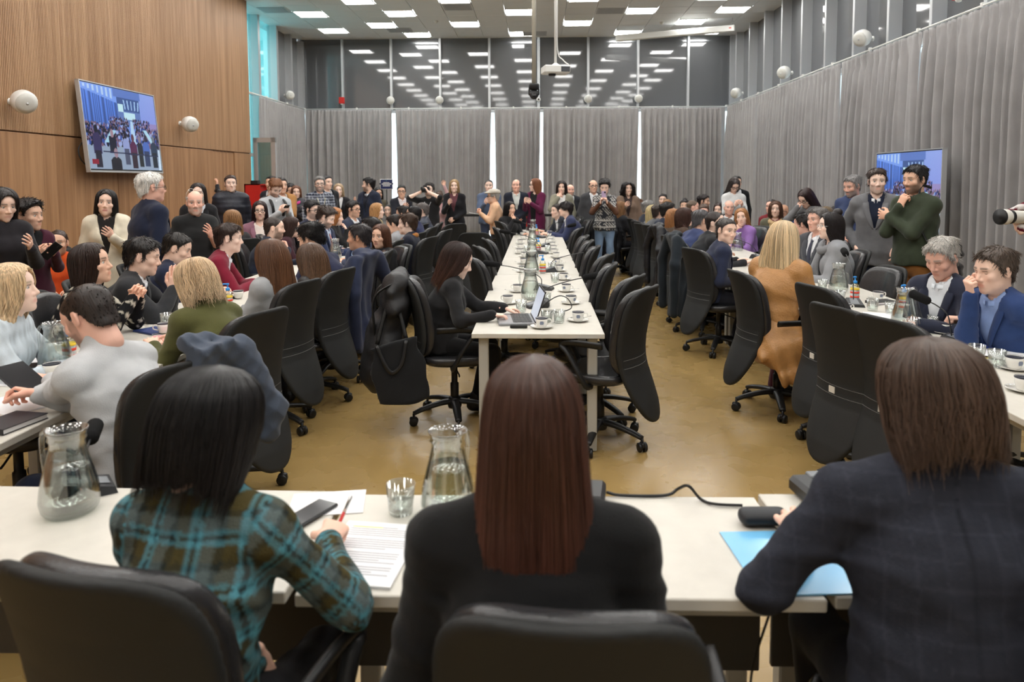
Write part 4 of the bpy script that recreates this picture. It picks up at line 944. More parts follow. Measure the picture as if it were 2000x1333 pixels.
# front desk
table((-1.32, 1.815, 0), -.5, 1.50, .53, 'front desk section under the glass jug and the plaid jacket woman', 'front desk tables', modesty=.16, farlegs=True)
table((.045, 1.80, 0), .6, 1.19, .52, 'front desk section before the long haired woman in black', 'front desk tables', modesty=.16, farlegs=True)
table((1.40, 1.84, 0), 1.2, 1.48, .53, 'front desk section holding the light blue folder and black case', 'front desk tables', modesty=.16, farlegs=True)
table((2.55, 2.13, 0), 25, .78, .60, 'small corner table joining the front desk to the row by the curtained wall', 'front desk tables')
# ================================================================ things on the tables
M_glass = thin_glass('vessel_glass', (.96, .98, .97), .10)
M_water = thin_glass('water', (.95, .98, .96), .05, .02)
M_china = mat('white_china', srgb(232, 230, 224), .25, 0, .5, coat=.3)
M_rim = mat('dark_blue_rim', srgb(26, 28, 44), .35)
M_logo = mat('grey_blue_print', srgb(120, 130, 150), .5)
M_steel = mat('steel', srgb(190, 190, 188), .22, .95)
M_foam = mat('mic_foam', srgb(28, 28, 29), .95, 0, .2, .6, 400)
M_mic = mat('mic_base_grey', srgb(44, 45, 47), .42)
M_micgrey = mat('mic_base_panel', srgb(120, 124, 128), .45)
M_blue = mat('blue_pump', srgb(46, 146, 226), .4)
M_gel = thin_glass('gel_bottle', (.90, .93, .94), .08)
M_gelin = mat('sanitiser_gel', srgb(214, 222, 226), .2, 0, .5)
M_lab = mat('sanitiser_label_red', srgb(222, 70, 50), .5)
M_laby = mat('sanitiser_label_yellow', srgb(240, 206, 60), .5)
M_paper = mat('white_paper', srgb(238, 238, 240), .8)
M_print = mat('printed_text', srgb(150, 152, 158), .9)
jug_out = [(.0, .0), (.062, .0), (.072, .012), (.078, .04), (.072, .085), (.058, .14), (.047, .185), (.045, .205), (.050, .212), (.047, .222), (.052, .232), (.055, .24)]
JG = {'glass_body': MB().lathe(jug_out+[(.052, .24), (.044, .206), (.044, .185), (.055, .14), (.069, .085), (.074, .04), (.068, .016), (.0, .012)], 24).data('glass_body', M_glass, True),
      'water': MB().lathe([(.0, .0135), (.067, .0165), (.0735, .04), (.0685, .085), (.058, .13), (.054, .142), (.0, .142)], 22).data('water', M_water, True),
      'handle': MB().tube(bez([(.046, 0, .2), (.085, 0, .205), (.098, 0, .17), (.094, 0, .12), (.09, 0, .09)], 5), .0075, 8, flat=1.0).data('handle', M_glass, True)}
def jug(x, y, rz, label, level=1.0, z=TZ+.001, group='water jugs'):
    t = empty('water_jug', (x, y, z), math.radians(rz)); tag(t, label, 'jug', group)
    for k in JG: link(k, JG[k], t)
    t.children[1].scale = (1 if level <= 1 else .96, 1 if level <= 1 else .96, level); return t
GL = {'glass_body': MB().lathe([(0, 0), (.031, 0), (.034, .006), (.041, .085), (.0395, .085), (.0325, .012), (0, .011)], 18).data('glass_body', M_glass, True),
      'water': MB().lathe([(0, .0115), (.0318, .0125), (.0345, .034), (0, .034)], 16).data('water', M_water, True)}
def glass(x, y, label, z=TZ+.001, group='drinking glasses'):
    t = empty('water_glass', (x, y, z)); tag(t, label, 'glass', group)
    for k in GL: link(k, GL[k], t)
    return t
CU = {'saucer': MB().lathe([(0, 0), (.035, 0), (.045, .004), (.07, .012), (.073, .015), (.068, .0135), (.04, .006), (0, .005)], 22).data('saucer', M_china, True),
      'cup': MB().lathe([(0, .006), (.026, .006), (.030, .010), (.0375, .04), (.039, .064), (.0362, .064), (.034, .04), (.026, .013), (0, .012)], 20).tube(bez([(.036, 0, .055), (.058, 0, .054), (.06, 0, .032), (.034, 0, .022)], 4), .0042, 6).data('cup', M_china, True),
      'rim': MB().lathe([(.0391, .0595), (.0396, .062), (.0395, .0655), (.0362, .0655), (.0362, .062)], 20).data('rim', M_rim, True),
      'spoon': MB().tube([(-.05, .045, .017), (.02, .05, .017), (.06, .055, .02), (.09, .06, .024)], [.006, .0025, .0025, .004], 6, flat=.4).data('spoon', M_steel, True),
      'crest': MB().add([(-.010, -.0372, .026), (.010, -.0372, .026), (.013, -.0386, .038), (.009, -.0388, .048), (-.009, -.0388, .048), (-.013, -.0386, .038)], [(0, 1, 2, 3, 4, 5)]).data('crest', M_logo)}
def cup(x, y, rz, label, spoon=True, z=TZ+.001, crest=True, saucer=True, group='cups on saucers'):
    t = empty('coffee_cup', (x, y, z), math.radians(rz)); tag(t, label, 'cup', group)
    if saucer: link('saucer', CU['saucer'], t)
    c = link('cup', CU['cup'], t); link('rim', CU['rim'], c)
    if crest: link('crest', CU['crest'], c)
    if spoon and saucer: link('spoon', CU['spoon'], t)
    return t
def mic(x, y, rz, label, reach=.34, rise=.24, side=0., fl=.13, z=TZ+.001, base_rz=0, group='gooseneck microphones'):
    """base pointing to local +y"""
    t = empty('conference_microphone', (x, y, z), math.radians(rz)); tag(t, label, 'microphone', group)
    b = link('base', MIC['base'], t); link('speaker_panel', MIC['panel'], b); b.rotation_euler = (0, 0, base_rz)
    P = bez([(0, .01, .035), (0, .02, .10), (side*.35, reach*.3, rise*.75), (side*.75, reach*.72, rise*.93), (side, reach, rise)], 5); g = MB().tube(P, .0038, 6).obj('gooseneck', M_mic, t, True)
    d = unit(P[-1]-P[-3]); e = P[-1]; link('foam_windscreen', MB().tube([e, e+d*.012, e+d*(fl-.012), e+d*fl], [.014, .025, .027, .015], 12).data('foam_windscreen', M_foam, True), t); return t
MIC = {'base': MB().add([(-.065, -.09, 0), (.065, -.09, 0), (.06, .07, 0), (-.06, .07, 0), (-.058, -.085, .018), (.058, -.085, .018), (.045, .045, .05), (-.045, .045, .05)], [(0, 3, 2, 1), (4, 5, 6, 7), (0, 1, 5, 4), (1, 2, 6, 5), (2, 3, 7, 6), (3, 0, 4, 7)]).data('base', M_mic),
       'panel': MB().add([(-.03, -.075, .0235), (.03, -.075, .0235), (.025, .03, .0475), (-.025, .03, .0475), (-.03, -.075, .02), (.03, -.075, .02), (.025, .03, .044), (-.025, .03, .044)], [(0, 1, 2, 3), (4, 7, 6, 5), (0, 4, 5, 1), (2, 6, 7, 3)]).data('panel', M_micgrey)}
SB = {'bottle': MB().lathe([(0, 0), (.030, 0), (.033, .006), (.033, .095), (.026, .118), (.013, .126), (.013, .132), (0, .132)], 16).data('bottle', M_gel, True),
      'gel': MB().lathe([(0, .003), (.0305, .005), (.0305, .085), (0, .085)], 14).data('gel', M_gelin, True),
      'pump': MB().lathe([(.0135, .128), (.0155, .129), (.0155, .148), (.005, .15), (.005, .172), (.011, .172), (.011, .182), (0, .184)], 12).tube([(0, 0, .178), (-.032, 0, .178), (-.036, 0, .17)], .005, 6).data('pump', M_blue, True),
      'label': MB().lathe([(.0333, .018), (.0334, .032), (.0333, .032)], 16).lathe([(.0333, .052), (.0334, .066), (.0333, .066)], 16).data('label', M_lab, True), 'label_top': MB().lathe([(.0333, .078), (.0334, .092), (.0333, .092)], 16).data('label_top', M_laby, True)}
def sanitiser(x, y, label, z=TZ+.001, rz=0, group='hand sanitiser bottles'):
    t = empty('sanitiser_bottle', (x, y, z), math.radians(rz)); tag(t, label, 'bottle', group)
    for k in ('bottle', 'gel', 'pump'): link(k, SB[k], t)
    link('label', SB['label'], t.children[0]); link('label', SB['label_top'], t.children[0]); return t
def sheet(x, y, rz, w, h, label, m=None, n=1, z=TZ+.001, lines=False, name='paper_sheet', cat='paper', thick=.0012):
    t = empty(name, (x, y, z), math.radians(rz)); tag(t, label, cat)
    MB().box((-w/2, -h/2, 0), (w/2, h/2, thick*n)).obj('sheet', m or M_paper, t)
    if lines:
        mb = MB()
        for k in range(22):
            yy = h*.40-k*h*.036
            if k % 6 == 5: continue
            mb.box((-w*.4, yy, thick*n), (w*(.4 if k % 5 else .2), yy+.0032, thick*n+.0003))
        mb.obj('text_lines', M_print, t); MB().box((-w*.38, h*.40, thick*n), (w*.0, h*.413, thick*n+.0004)).obj('highlight', mat('marker_yellow', srgb(238, 232, 90), .7), t)
    return t
def book(x, y, rz, w, h, th, c, label, z=TZ+.001, name='notebook', cat='notebook'):
    t = empty(name, (x, y, z), math.radians(rz)); tag(t, label, cat); m = mat('cover_%d_%d_%d' % c, srgb(*c), .45)
    MB().rbox((-w/2, -h/2, th-.003), (w/2, h/2, th), .001).rbox((-w/2, -h/2, 0), (w/2, h/2, .003), .001).rbox((-w/2, -h/2, 0), (-w/2+.004, h/2, th), .001).obj('cover', m, t)
    MB().box((-w/2+.004, -h/2+.003, .003), (w/2-.004, h/2-.003, th-.003)).obj('pages', M_paper, t); return t
M_screen = mat('dark_screen', srgb(24, 26, 32), .12, 0, .6)
def phone(M, label, c=(24, 24, 26), w=.072, h=.15, t_=.009, name='smartphone'):
    t = empty(name); t.matrix_world = M; tag(t, label, 'phone')
    MB().rbox((-w/2, -h/2, 0), (w/2, h/2, t_), .003).obj('phone_body', mat('phone_%d_%d_%d' % c, srgb(*c), .35), t)
    MB().box((-w/2+.004, -h/2+.004, t_), (w/2-.004, h/2-.004, t_+.0006)).obj('screen', M_screen, t)
    MB().rbox((-w/2+.006, h/2-.034, -.002), (-w/2+.03, h/2-.006, .001), .001).obj('camera_bump', M_black, t); return t
def place(p, xa, ya, za):
    xa = unit(xa); za = unit(np.array(za)-xa*(xa @ np.array(za))); ya = np.cross(za, xa); return Matrix(((xa[0], ya[0], za[0], p[0]), (xa[1], ya[1], za[1], p[1]), (xa[2], ya[2], za[2], p[2]), (0, 0, 0, 1)))
# ================================================================ the people: head-top position, facing (0 = away from the front desk, 180 = towards it), pose and clothes
NAVY, CHAR, BLK, DGREY, LGREY = (34, 40, 62), (44, 45, 48), (26, 26, 28), (62, 63, 66), (150, 152, 155)
# ---- plaid cloth pattern of the woman at the front desk
def plaid(V, B):
    teal, olive, grey, dark = [np.array(srgb(*c)) for c in ((88, 150, 164), (74, 66, 38), (92, 104, 104), (40, 44, 40))]
    bones = [(B['P0'], B['P3'], 0), (B['SH'][-1], B['E'][-1], .03), (B['E'][-1], B['W'][-1], .05), (B['SH'][1], B['E'][1], .03), (B['E'][1], B['W'][1], .05)]
    best = np.full(len(V), 9.); a = np.zeros(len(V)); b = np.zeros(len(V))
    for i, (p, q, pen) in enumerate(bones):
        ax = unit(q-p); L = np.linalg.norm(q-p); t = np.clip((V-p) @ ax, 0, L); r = V-p-t[:, None]*ax; d = np.linalg.norm(r, axis=1)-(.13 if i == 0 else .05); s_ = unit(B['rt']-ax*(B['rt'] @ ax)) if i == 0 else unit(np.cross(ax, B['fw'])); w = np.cross(ax, s_)
        m = d < best; best[m] = d[m]; ang = np.arctan2(r @ s_, r @ w); a[m] = ((r @ s_) if i == 0 else ang*.055)[m]; b[m] = ((V-p) @ ax)[m]
    def band(x):
        x = (x/.092) % 1.0; return np.where(x < .30, 0, np.where(x < .42, 1, np.where(x < .50, 2, np.where(x < .58, 1, np.where(x < .70, 3, np.where(x < .86, 1.5, 2))))))
    lut = {0: olive, 1: teal, 1.5: grey, 2: dark, 3: grey}
    ca = np.array([lut[k] for k in band(a)]); cb = np.array([lut[k] for k in band(b)]); return ca*.5+cb*.5
M_plaid = mat('plaid_wool', (.2, .3, .3), .9, 0, .15, .3, 250, attr=True)
def stripes(V, B):
    t = (V @ np.array((.25, 0, 1.)))/.085 % 1; return np.where((t < .5)[:, None], np.array(srgb(104, 30, 44)), np.array(srgb(226, 222, 220)))
def check(V, B):
    x = ((V-B['P0']) @ B['rt'])/.045 % 1; z = (V[:, 2])/.045 % 1; k = (x < .22).astype(float)+(z < .22); return np.array(srgb(34, 40, 56))[None]+k[:, None]*.5*np.array(srgb(190, 196, 206))[None]
def knit(V, B):
    z = V[:, 2]; x = (V-B['P0']) @ B['rt']; body = (abs(x) < .20) & (((V-B['P2']) @ B['fw']) < .165); zig = (np.sin(z*170)*np.sin(x*150) > .15) | ((z*9 % 1) < .12); c = np.where(zig[:, None], np.array(srgb(196, 194, 190)), np.array(srgb(52, 54, 60)))
    arm = np.zeros(len(V), bool); return np.where((body & ~arm)[:, None], c, np.array(srgb(96, 68, 54)))
def fur(V, B):
    k = nz(V*np.array((1, 1, 1)), 120, 1, 4); return np.array(srgb(196, 206, 214))[None]*(1+.16*k[:, None])
def floral(V, B):
    k = nz(V, 130, 1, 5) > .55; return np.where(k[:, None], np.array(srgb(190, 184, 170)), np.array(srgb(24, 24, 26)))
def windowcheck(V, B):
    x = (V-B['P0']) @ B['rt']; z = (V-B['P0']) @ B['u3']; f = lambda t: np.where((t/.05 % 1) < .12, 1, 0)+np.where((t/.0125 % 1) < .3, .35, 0)
    c = np.array(srgb(46, 48, 57)); k = f(x)+f(z)
    seam = (abs(x) < .004) & (((V-B['P2']) @ B['fw']) < 0); c = c[None]*(1+.22*k[:, None]); c[seam] *= .6; return c
M_suit = mat('check_suit', (.1, .1, .1), .9, 0, .2, .15, 260, attr=True)
M_pat = mat('patterned_cloth', (.3, .3, .3), .9, 0, .15, .25, 200, attr=True)
PP = {}
# ---------------- front desk, seen from behind
F1 = person('woman in teal and olive plaid jacket with black bob writing at front desk', (-0.692, 1.470, 1.290), -6, True, 12, hy=-18, hp=14, sex='f', hair='bob', hc=(20, 18, 19), wear=('plain', M_plaid), pattern=plaid, shw=1.0, vox=.0085,
    arms=(((-.62, 1.50, .62), (0, .3, -1)), ((-0.511, 1.674, 0.800), (.02, 1, .14), (-.3, 0, -1))), hand=('relaxed', 'write'), chair=False, elb=(None, (.8, .35, -1.0)), pants=(30, 30, 34), locks=strands('bob', 1500, .0012, (20, 18, 19), L=-.135, tip=(34, 28, 26), spread=1.6), fat=1.0)
F2 = person('woman in black jacket with long straight dark brown hair at front desk', (-0.009, 1.310, 1.359), 0, True, 6, hy=2, hp=4, sex='f', hair='long', hc=(52, 34, 28), wear=('blouse', (24, 24, 25)), shirt=(24, 24, 25), vox=.0095, arms=('lap', 'lap'), chair=False, shw=1.14,
    locks=strands('longer', 2200, .0012, (70, 46, 36), L=-.40, tip=(98, 58, 46), spread=1.3))
F3 = person('man in charcoal check suit with shaggy brown hair at front desk', (0.855, 1.560, 1.336), -4, True, 10, hy=22, hp=8, sex='m', hair='bob', hc=(74, 58, 48), locks=strands('bob', 1500, .0012, (80, 63, 53), L=-.12, tip=(98, 78, 66), spread=2.2, wave=.05, seed=5), wear=('suit', M_suit), pattern=windowcheck, vox=.009, shw=1.12, collar=(44, 46, 56), chigh=1.3,
    arms=(((0.652, 1.751, 0.790), (.1, 1, .2), (.4, 0, -1)), 'table'), chair=False, elb=((.9, -.2, -1.0), None), fat=1.12, beard=.4)
# ---------------- along the timber wall, outer side of the tables (facing the room)
OUT, INN = -90, 90
person('blond woman in fuzzy pale blue sweater at the table by timber wall', (-2.533, 3.350, 1.297), -75, True, 10, hp=-6, hy=0, sex='f', skin='fair', hair='wavy', hc=(208, 180, 144), wear=('turtle', M_pat), pattern=fur, arms=('forearms', 'forearms'), pants=(40, 44, 60))
person('woman with sleek brown hair and clasped hands in floral dark top', (-2.645, 4.150, 1.325), -82, True, 12, hp=-8, sex='f', skin='mid', hair='long', hc=(44, 28, 22), wear=('blouse', M_pat), pattern=floral, arms=('clasp', 'clasp'), hand=('grip', 'grip'), pants=BLK)
person('heavy man in charcoal blazer holding fingertips to his mouth', (-2.671, 4.750, 1.305), -72, True, 20, hp=10, skin='light', hair='thick', hc=(34, 30, 29), wear=('jacket', (48, 49, 52)), arms=('pray', 'pray'), hand=('flat', 'flat'), fat=1.2, shut=True)
person('dark haired man in navy suit looking down beside the charcoal blazer', (-2.869, 5.600, 1.282), -75, True, 16, hp=20, skin='light', hair='short', hc=(36, 32, 30), wear=('jacket', NAVY), shirt=(180, 196, 224), arms=('table', 'table'))
person('man in burgundy v-neck sweater leaning forearms on the table', (-2.663, 6.100, 1.322), -72, True, 22, hp=4, skin='fair', hair='thick', hc=(52, 38, 32), wear=('openshirt', (122, 30, 50)), shirt=(222, 226, 232), arms=('forearms', 'forearms'), fat=1.1)
person('balding bearded man in navy suit resting chin on his fist', (-2.861, 7.700, 1.306), -75, True, 18, hp=4, skin='light', hair='crop', hc=(52, 42, 38), beard=.85, wear=('jacket', (38, 44, 60)), arms=('table', 'chin'), hand=('relaxed', 'fist'), fat=1.05)
person('brown haired woman in plum top beside the balding bearded man', (-3.016, 8.700, 1.250), -80, True, 16, hp=8, sex='f', skin='light', hair='medium', hc=(58, 40, 34), wear=('sweater', (64, 36, 44)), arms=('chin', 'table'))
person('man in black framed glasses and navy suit sitting tall among the listeners', (-2.972, 9.400, 1.432), -120, True, 2, hp=6, skin='fair', hair='thick', hc=(30, 28, 30), glasses='b', beard=.45, wear=('jacket', NAVY), arms=('table', 'table'))
person('young bearded man in blue suit with pink tie looking down', (-2.671, 9.000, 1.352), -95, True, 10, hp=24, skin='fair', hair='curly', hc=(58, 46, 40), beard=.8, wear=('jacket', (44, 54, 84)), shirt=(190, 204, 226), tie=(208, 150, 150), arms=('table', 'table'))
person('woman with strawberry blond hair in black sweater touching her mouth', (-2.808, 9.900, 1.318), -88, True, 10, hp=6, sex='f', skin='fair', hair='medium', hc=(176, 118, 72), wear=('sweater', BLK), arms=('table', 'mouth'))
person('man in glasses with goatee and slate suit, open white collar', (-2.709, 10.500, 1.394), -112, True, 4, hp=0, skin='mid', hair='thick', hc=(32, 28, 28), glasses='b', beard=.3, wear=('jacket', (52, 58, 76)), arms=('table', 'table'))
person('blond woman in golden patterned blouse seated near the blue stand sign', (-2.554, 11.400, 1.336), -98, True, 6, sex='f', skin='fair', hair='long', hc=(190, 146, 98), wear=('blouse', (176, 158, 118)), arms=('table', 'table'))
person('dark haired person in pale top facing the desk by the stanchions', (-2.798, 13.400, 1.256), 178, True, 4, sex='f', skin='light', hair='crop', hc=BLACK, wear=('sweater', (150, 150, 150)), arms=('lap', 'lap'))
# second row and standing by the timber wall
person('dark haired woman in black standing at the very edge of the timber wall', (-3.970, 5.200, 1.644), -120, False, 3, hp=14, sex='f', skin='light', hair='wavy', hc=(32, 25, 23), wear=('sweater', (38, 36, 40)), arms=('phone', 'side'))
MAR = person('woman with dark curly updo in maroon hoodie holding a phone', (-3.994, 5.500, 1.549), -118, False, 3, hy=22, sex='f', skin='mid', hair='curly', hc=(28, 24, 24), wear=('openshirt', (74, 34, 50)), shirt=(28, 28, 30), arms=('phone', 'phone'), hand=('grip', 'grip'), fat=1.1, bust=False)
person('man in orange jumper over pale collar seated behind maroon hoodie', (-4.457, 6.500, 1.248), 212, True, 2, hy=-8, skin='mid', hair='crop', hc=(56, 40, 34), beard=.55, wear=('sweater', (214, 88, 40)), collar=(206, 208, 216), arms=('lap', 'lap'))
person('woman in glasses half hidden between the maroon hoodie and orange jumper', (-4.857, 6.900, 1.192), 205, True, 2, sex='f', skin='light', hair='medium', hc=(70, 50, 40), glasses='b', wear=('sweater', (48, 46, 50)), arms=('lap', 'lap'))
person('dark haired woman in cream jacket standing against the timber wall', (-4.045, 6.600, 1.617), 206, False, 2, roll=-4, sex='f', skin='light', hair='medium', hc=(30, 26, 26), wear=('coat', (216, 208, 188)), shirt=(40, 38, 38), arms=('phone', 'side'), pants=(60, 52, 40), lip=(.5, .16, .15), hem=.2)
person('white haired man in navy suit standing with his back half turned', (-3.275, 6.000, 1.764), -38, False, 3, hy=-8, skin='ruddy', hair='white', hc=(224, 222, 218), glasses='b', wear=('jacket', (32, 38, 58)), arms=('side', 'side'), fat=1.1)
person('grey bearded man in black gilet with white glasses on his head', (-3.341, 6.900, 1.606), 222, False, 3, hy=-14, hp=2, skin='ruddy', hair='bald', hc=(170, 166, 160), beard=.6, glasses='head', wear=('tee', (40, 41, 42)), arms=('phone', 'side'), pants=(34, 34, 38), fat=1.12)
person('woman in black suit and white blouse behind the black gilet man', (-4.027, 8.400, 1.669), 202, False, 2, sex='f', skin='light', hair='medium', hc=(36, 28, 26), wear=('jacket', (34, 34, 37)), shirt=(200, 206, 216), arms=('side', 'side'))
person('dark haired woman in black top with hair tied back, in profile by the door', (-4.623, 10.400, 1.560), 250, False, 2, sex='f', skin='mid', hair='bun', hc=(26, 22, 22), wear=('sweater', (30, 30, 32)), arms=('front', 'mouth'))
person('young man in dark padded jacket standing by the timber door', (-4.407, 10.200, 1.782), 208, False, 0, skin='fair', hair='short', hc=(58, 42, 36), wear=('puffer', (38, 40, 50), 'puffer'), collar=(216, 218, 222), arms=('side', 'side'))
person('person in dark sleeve reaching an arm up at the timber door', (-5.620, 12.600, 1.525), 80, False, 2, skin='mid', hair='short', hc=BLACK, wear=('sweater', (40, 40, 44)), arms=(((-5.82, 12.9, 2.16), (0, 0, 1), (-1, 0, 0)), 'side'))
person('woman with long honey brown hair seated with her back to the room', (-3.544, 8.200, 1.359), 60, True, 4, sex='f', skin='light', hair='long', hc=(138, 100, 64), wear=('sweater', (46, 44, 46)), arms=('lap', 'lap'))
person('woman in glasses and mauve blazer with dark hair beside the grey backpack man', (-3.523, 9.000, 1.438), 205, True, -2, hy=-4, sex='f', skin='light', hair='long', hc=(44, 28, 28), glasses='b', wear=('jacket', (138, 98, 112)), shirt=(226, 214, 206), arms=('lap', 'lap'), lip=(.55, .2, .2))
PHN = person('man in pale grey jumper with backpack looking down at a phone', (-3.650, 9.900, 1.713), 225, False, 4, hp=34, skin='fair', hair='thick', hc=(132, 88, 58), beard=.7, wear=('sweater', (186, 190, 194)), collar=(228, 228, 230), arms=('phone', 'phone'), hand=('grip', 'grip'))
person('dark haired man in camel coat holding a metal drinking cup', (-3.850, 10.700, 1.746), 222, False, 2, skin='mid', hair='short', hc=(34, 30, 30), wear=('coat', (168, 122, 74)), shirt=(210, 200, 190), arms=('cross', 'phone'), hand=('relaxed', 'grip'))
person('dark haired man behind the camel coat, near the open glass door', (-4.642, 12.400, 1.784), 160, False, 2, skin='mid', hair='short', hc=(28, 26, 28), wear=('jacket', (44, 46, 54)), arms=('side', 'side'))
person('woman in bright pink scarf and dark jacket with arms folded', (-4.373, 12.900, 1.610), 190, False, 2, hy=12, sex='f', skin='light', hair='medium', hc=(112, 72, 52), wear=('puffer', (46, 46, 54), 'puffer'), scarf=(196, 76, 140), arms=('cross', 'cross'))
person('dark haired woman half hidden behind the pink scarf', (-4.788, 13.800, 1.645), 200, False, 2, hp=20, sex='f', skin='mid', hair='medium', hc=(32, 28, 30), wear=('sweater', (60, 60, 70)), arms=('side', 'side'))
person('grey bearded man in dark checked shirt with glasses and lanyard', (-3.510, 11.500, 1.765), 212, False, 2, hy=-14, skin='fair', hair='thick', hc=(128, 126, 124), beard=.8, glasses='b', wear=('plain', M_pat), pattern=check, lanyard=(206, 200, 170), arms=('side', 'side'), fat=1.22)
person('tall man in long black coat behind the checked shirt', (-3.629, 12.300, 1.788), 235, False, 2, skin='light', hair='short', hc=(36, 34, 36), wear=('coat', (30, 31, 36)), shirt=(200, 204, 210), arms=('side', 'side'), fat=1.1)
person('blond woman in black jacket speaking beside the long black coat', (-3.621, 13.000, 1.644), 194, False, 2, sex='f', skin='fair', hair='long', hc=(176, 152, 122), wear=('jacket', (36, 36, 40)), shirt=(214, 216, 218), arms=('side', 'side'))
person('young man with dark quiff and beard in navy coat with grey backpack straps', (-3.073, 13.000, 1.745), 150, False, 2, hy=-48, skin='light', hair='thick', hc=(28, 25, 26), beard=.75, wear=('coat', (38, 44, 62)), shirt=(30, 34, 46), collar=(210, 216, 224), arms=('side', 'phone'))
person('dark haired woman just behind the blue stand sign', (-3.177, 14.300, 1.556), 200, False, 2, sex='f', skin='mid', hair='medium', hc=BLACK, wear=('sweater', (90, 84, 70)), arms=('side', 'side'))
person('young man in black suit and glasses standing beside the blue stand sign', (-2.541, 13.400, 1.611), 210, False, 2, hy=-20, skin='mid', hair='short', hc=BLACK, glasses='b', wear=('jacket', (40, 42, 50)), shirt=(222, 214, 216), arms=('front', 'phone'))
CAM = person('bearded photographer in black tee shirt raising a camera to his eye', (-1.869, 12.400, 1.650), 165, False, 0, hp=-6, hy=10, skin='fair', hair='thick', hc=(36, 31, 30), beard=.7, wear=('tee', (34, 34, 36)), lanyard=(222, 226, 230), arms=('cam', 'cam'), hand=('grip', 'grip'), fat=1.1)
person('woman in pink patterned top behind the photographer', (-1.866, 13.600, 1.481), 170, False, 2, sex='f', skin='light', hair='bun', hc=(90, 70, 58), wear=('blouse', (206, 168, 170)), arms=('raise', 'side'))
person('blond woman in black buttoned jacket holding a pen and notes', (-1.536, 13.300, 1.712), 176, False, 2, hy=8, sex='f', skin='fair', hair='medium', hc=(168, 138, 100), wear=('jacket', (30, 30, 34)), shirt=(96, 60, 66), arms=('front', 'phone'), pants=(70, 70, 72))
person('balding man in steel blue sweater behind the flat cap man', (-0.908, 13.600, 1.711), 180, False, 2, skin='fair', hair='crop', hc=(52, 44, 42), wear=('sweater', (92, 106, 132)), collar=(220, 222, 226), arms=('phone', 'phone'), pants=(62, 72, 96), fat=1.12)
CAP = person('man in flat cap and peach jumper walking with a notepad', (-0.752, 12.300, 1.541), 100, False, 5, hp=0, skin='mid', hair='bald', hc=(160, 156, 150), glasses='b', beard=.35, wear=('sweater', (228, 186, 152)), collar=(70, 70, 78), arms=('phone', 'phone'), hand=('grip', 'grip'), pants=BLK)
person('bald man in navy blazer standing with hands folded', (-0.391, 13.500, 1.718), 186, False, 2, hy=-10, skin='ruddy', hair='bald', hc=(110, 100, 94), wear=('jacket', (36, 40, 52)), shirt=(196, 200, 196), arms=('front', 'front'), fat=1.06)
person('woman in plum cardigan over black top turning to her side', (-0.035, 13.500, 1.726), 150, False, 2, hy=-45, sex='f', skin='fair', hair='medium', hc=(132, 84, 58), glasses='b', wear=('cardigan', (94, 32, 66)), shirt=(30, 30, 32), arms=('phone', 'phone'), pants=(56, 56, 58))
person('woman in khaki jacket covering her mouth with her hand', (0.457, 13.300, 1.677), 176, False, 2, sex='f', skin='light', hair='wavy', hc=(38, 28, 26), wear=('coat', (140, 138, 122)), shirt=(226, 226, 224), arms=('side', 'mouth'))
person('grey bearded man standing behind the khaki jacket woman', (0.669, 14.400, 1.615), 186, False, 2, skin='ruddy', hair='bald', hc=(140, 134, 128), beard=.7, wear=('jacket', (46, 48, 54)), arms=('side', 'side'))
person('bald man in glasses and dark suit with tie at the far side of the room', (1.033, 13.200, 1.703), 188, False, 2, skin='mid', hair='bald', hc=(50, 44, 42), glasses='b', wear=('jacket', (66, 67, 70)), tie=(40, 40, 48), arms=('side', 'side'), fat=1.1)
KNI = person('curly haired woman in patterned knit vest photographing with a lilac phone', (1.145, 12.200, 1.692), 172, False, 2, hp=16, sex='f', skin='light', hair='curly', hc=(30, 25, 26), wear=('plain', M_pat), pattern=knit, arms=('phoneup', 'phoneup'), hand=('grip', 'grip'), pants=(124, 148, 178), fat=1.08, shoes=(216, 212, 206))
person('woman with a huge mane of dark hair in leopard scarf', (1.655, 13.100, 1.654), 176, False, 2, hy=6, sex='f', skin='light', hair='big', hc=(34, 28, 29), wear=('coat', (124, 104, 90)), shirt=(60, 50, 50), arms=('side', 'phone'))
# ---------------- inner side of the tables along the timber wall (backs to the aisle)
GRY = person('man in pale grey fleece with short fade haircut reading a tablet', (-1.740, 2.700, 1.292), 78, True, 22, hp=30, skin='ruddy', hair='crop', hc=(44, 36, 33), beard=.7, chair=False, wear=('turtle', (186, 188, 190)), chigh=2.0, collar=(192, 194, 196), arms=(((-2.090, 2.944, 0.830), (-1, -.1, .1), (0, .4, -.8)), ((-2.005, 2.761, 0.830), (-1, .2, .1), (0, -.5, -.8))), hand=('grip', 'grip'), fat=1.14, shut=True, vox=.0105, cyaw=58, pants=(36, 44, 66))
person('blond woman in olive suede jacket bending over the table', (-1.829, 3.750, 1.277), 62, True, 26, hp=18, sex='f', skin='light', hair='bob', hc=(194, 164, 128), wear=('sweater', (84, 84, 48)), arms=('table', 'table'), cyaw=70, locks=strands('bob', 700, .0016, (196, 166, 130), L=-.15, tip=(214, 188, 154), wave=.10, seed=8))
person('woman with very long chestnut hair in grey wool coat', (-1.786, 4.720, 1.300), 74, True, 4, hp=4, sex='f', skin='light', hair='full', hc=(92, 62, 44), wear=('coat', (150, 152, 154)), shirt=(120, 120, 120), arms=('table', 'table'), locks=strands('full', 1000, .0017, (92, 62, 44), L=-.46, tip=(132, 88, 56), seed=9, spread=1.6))
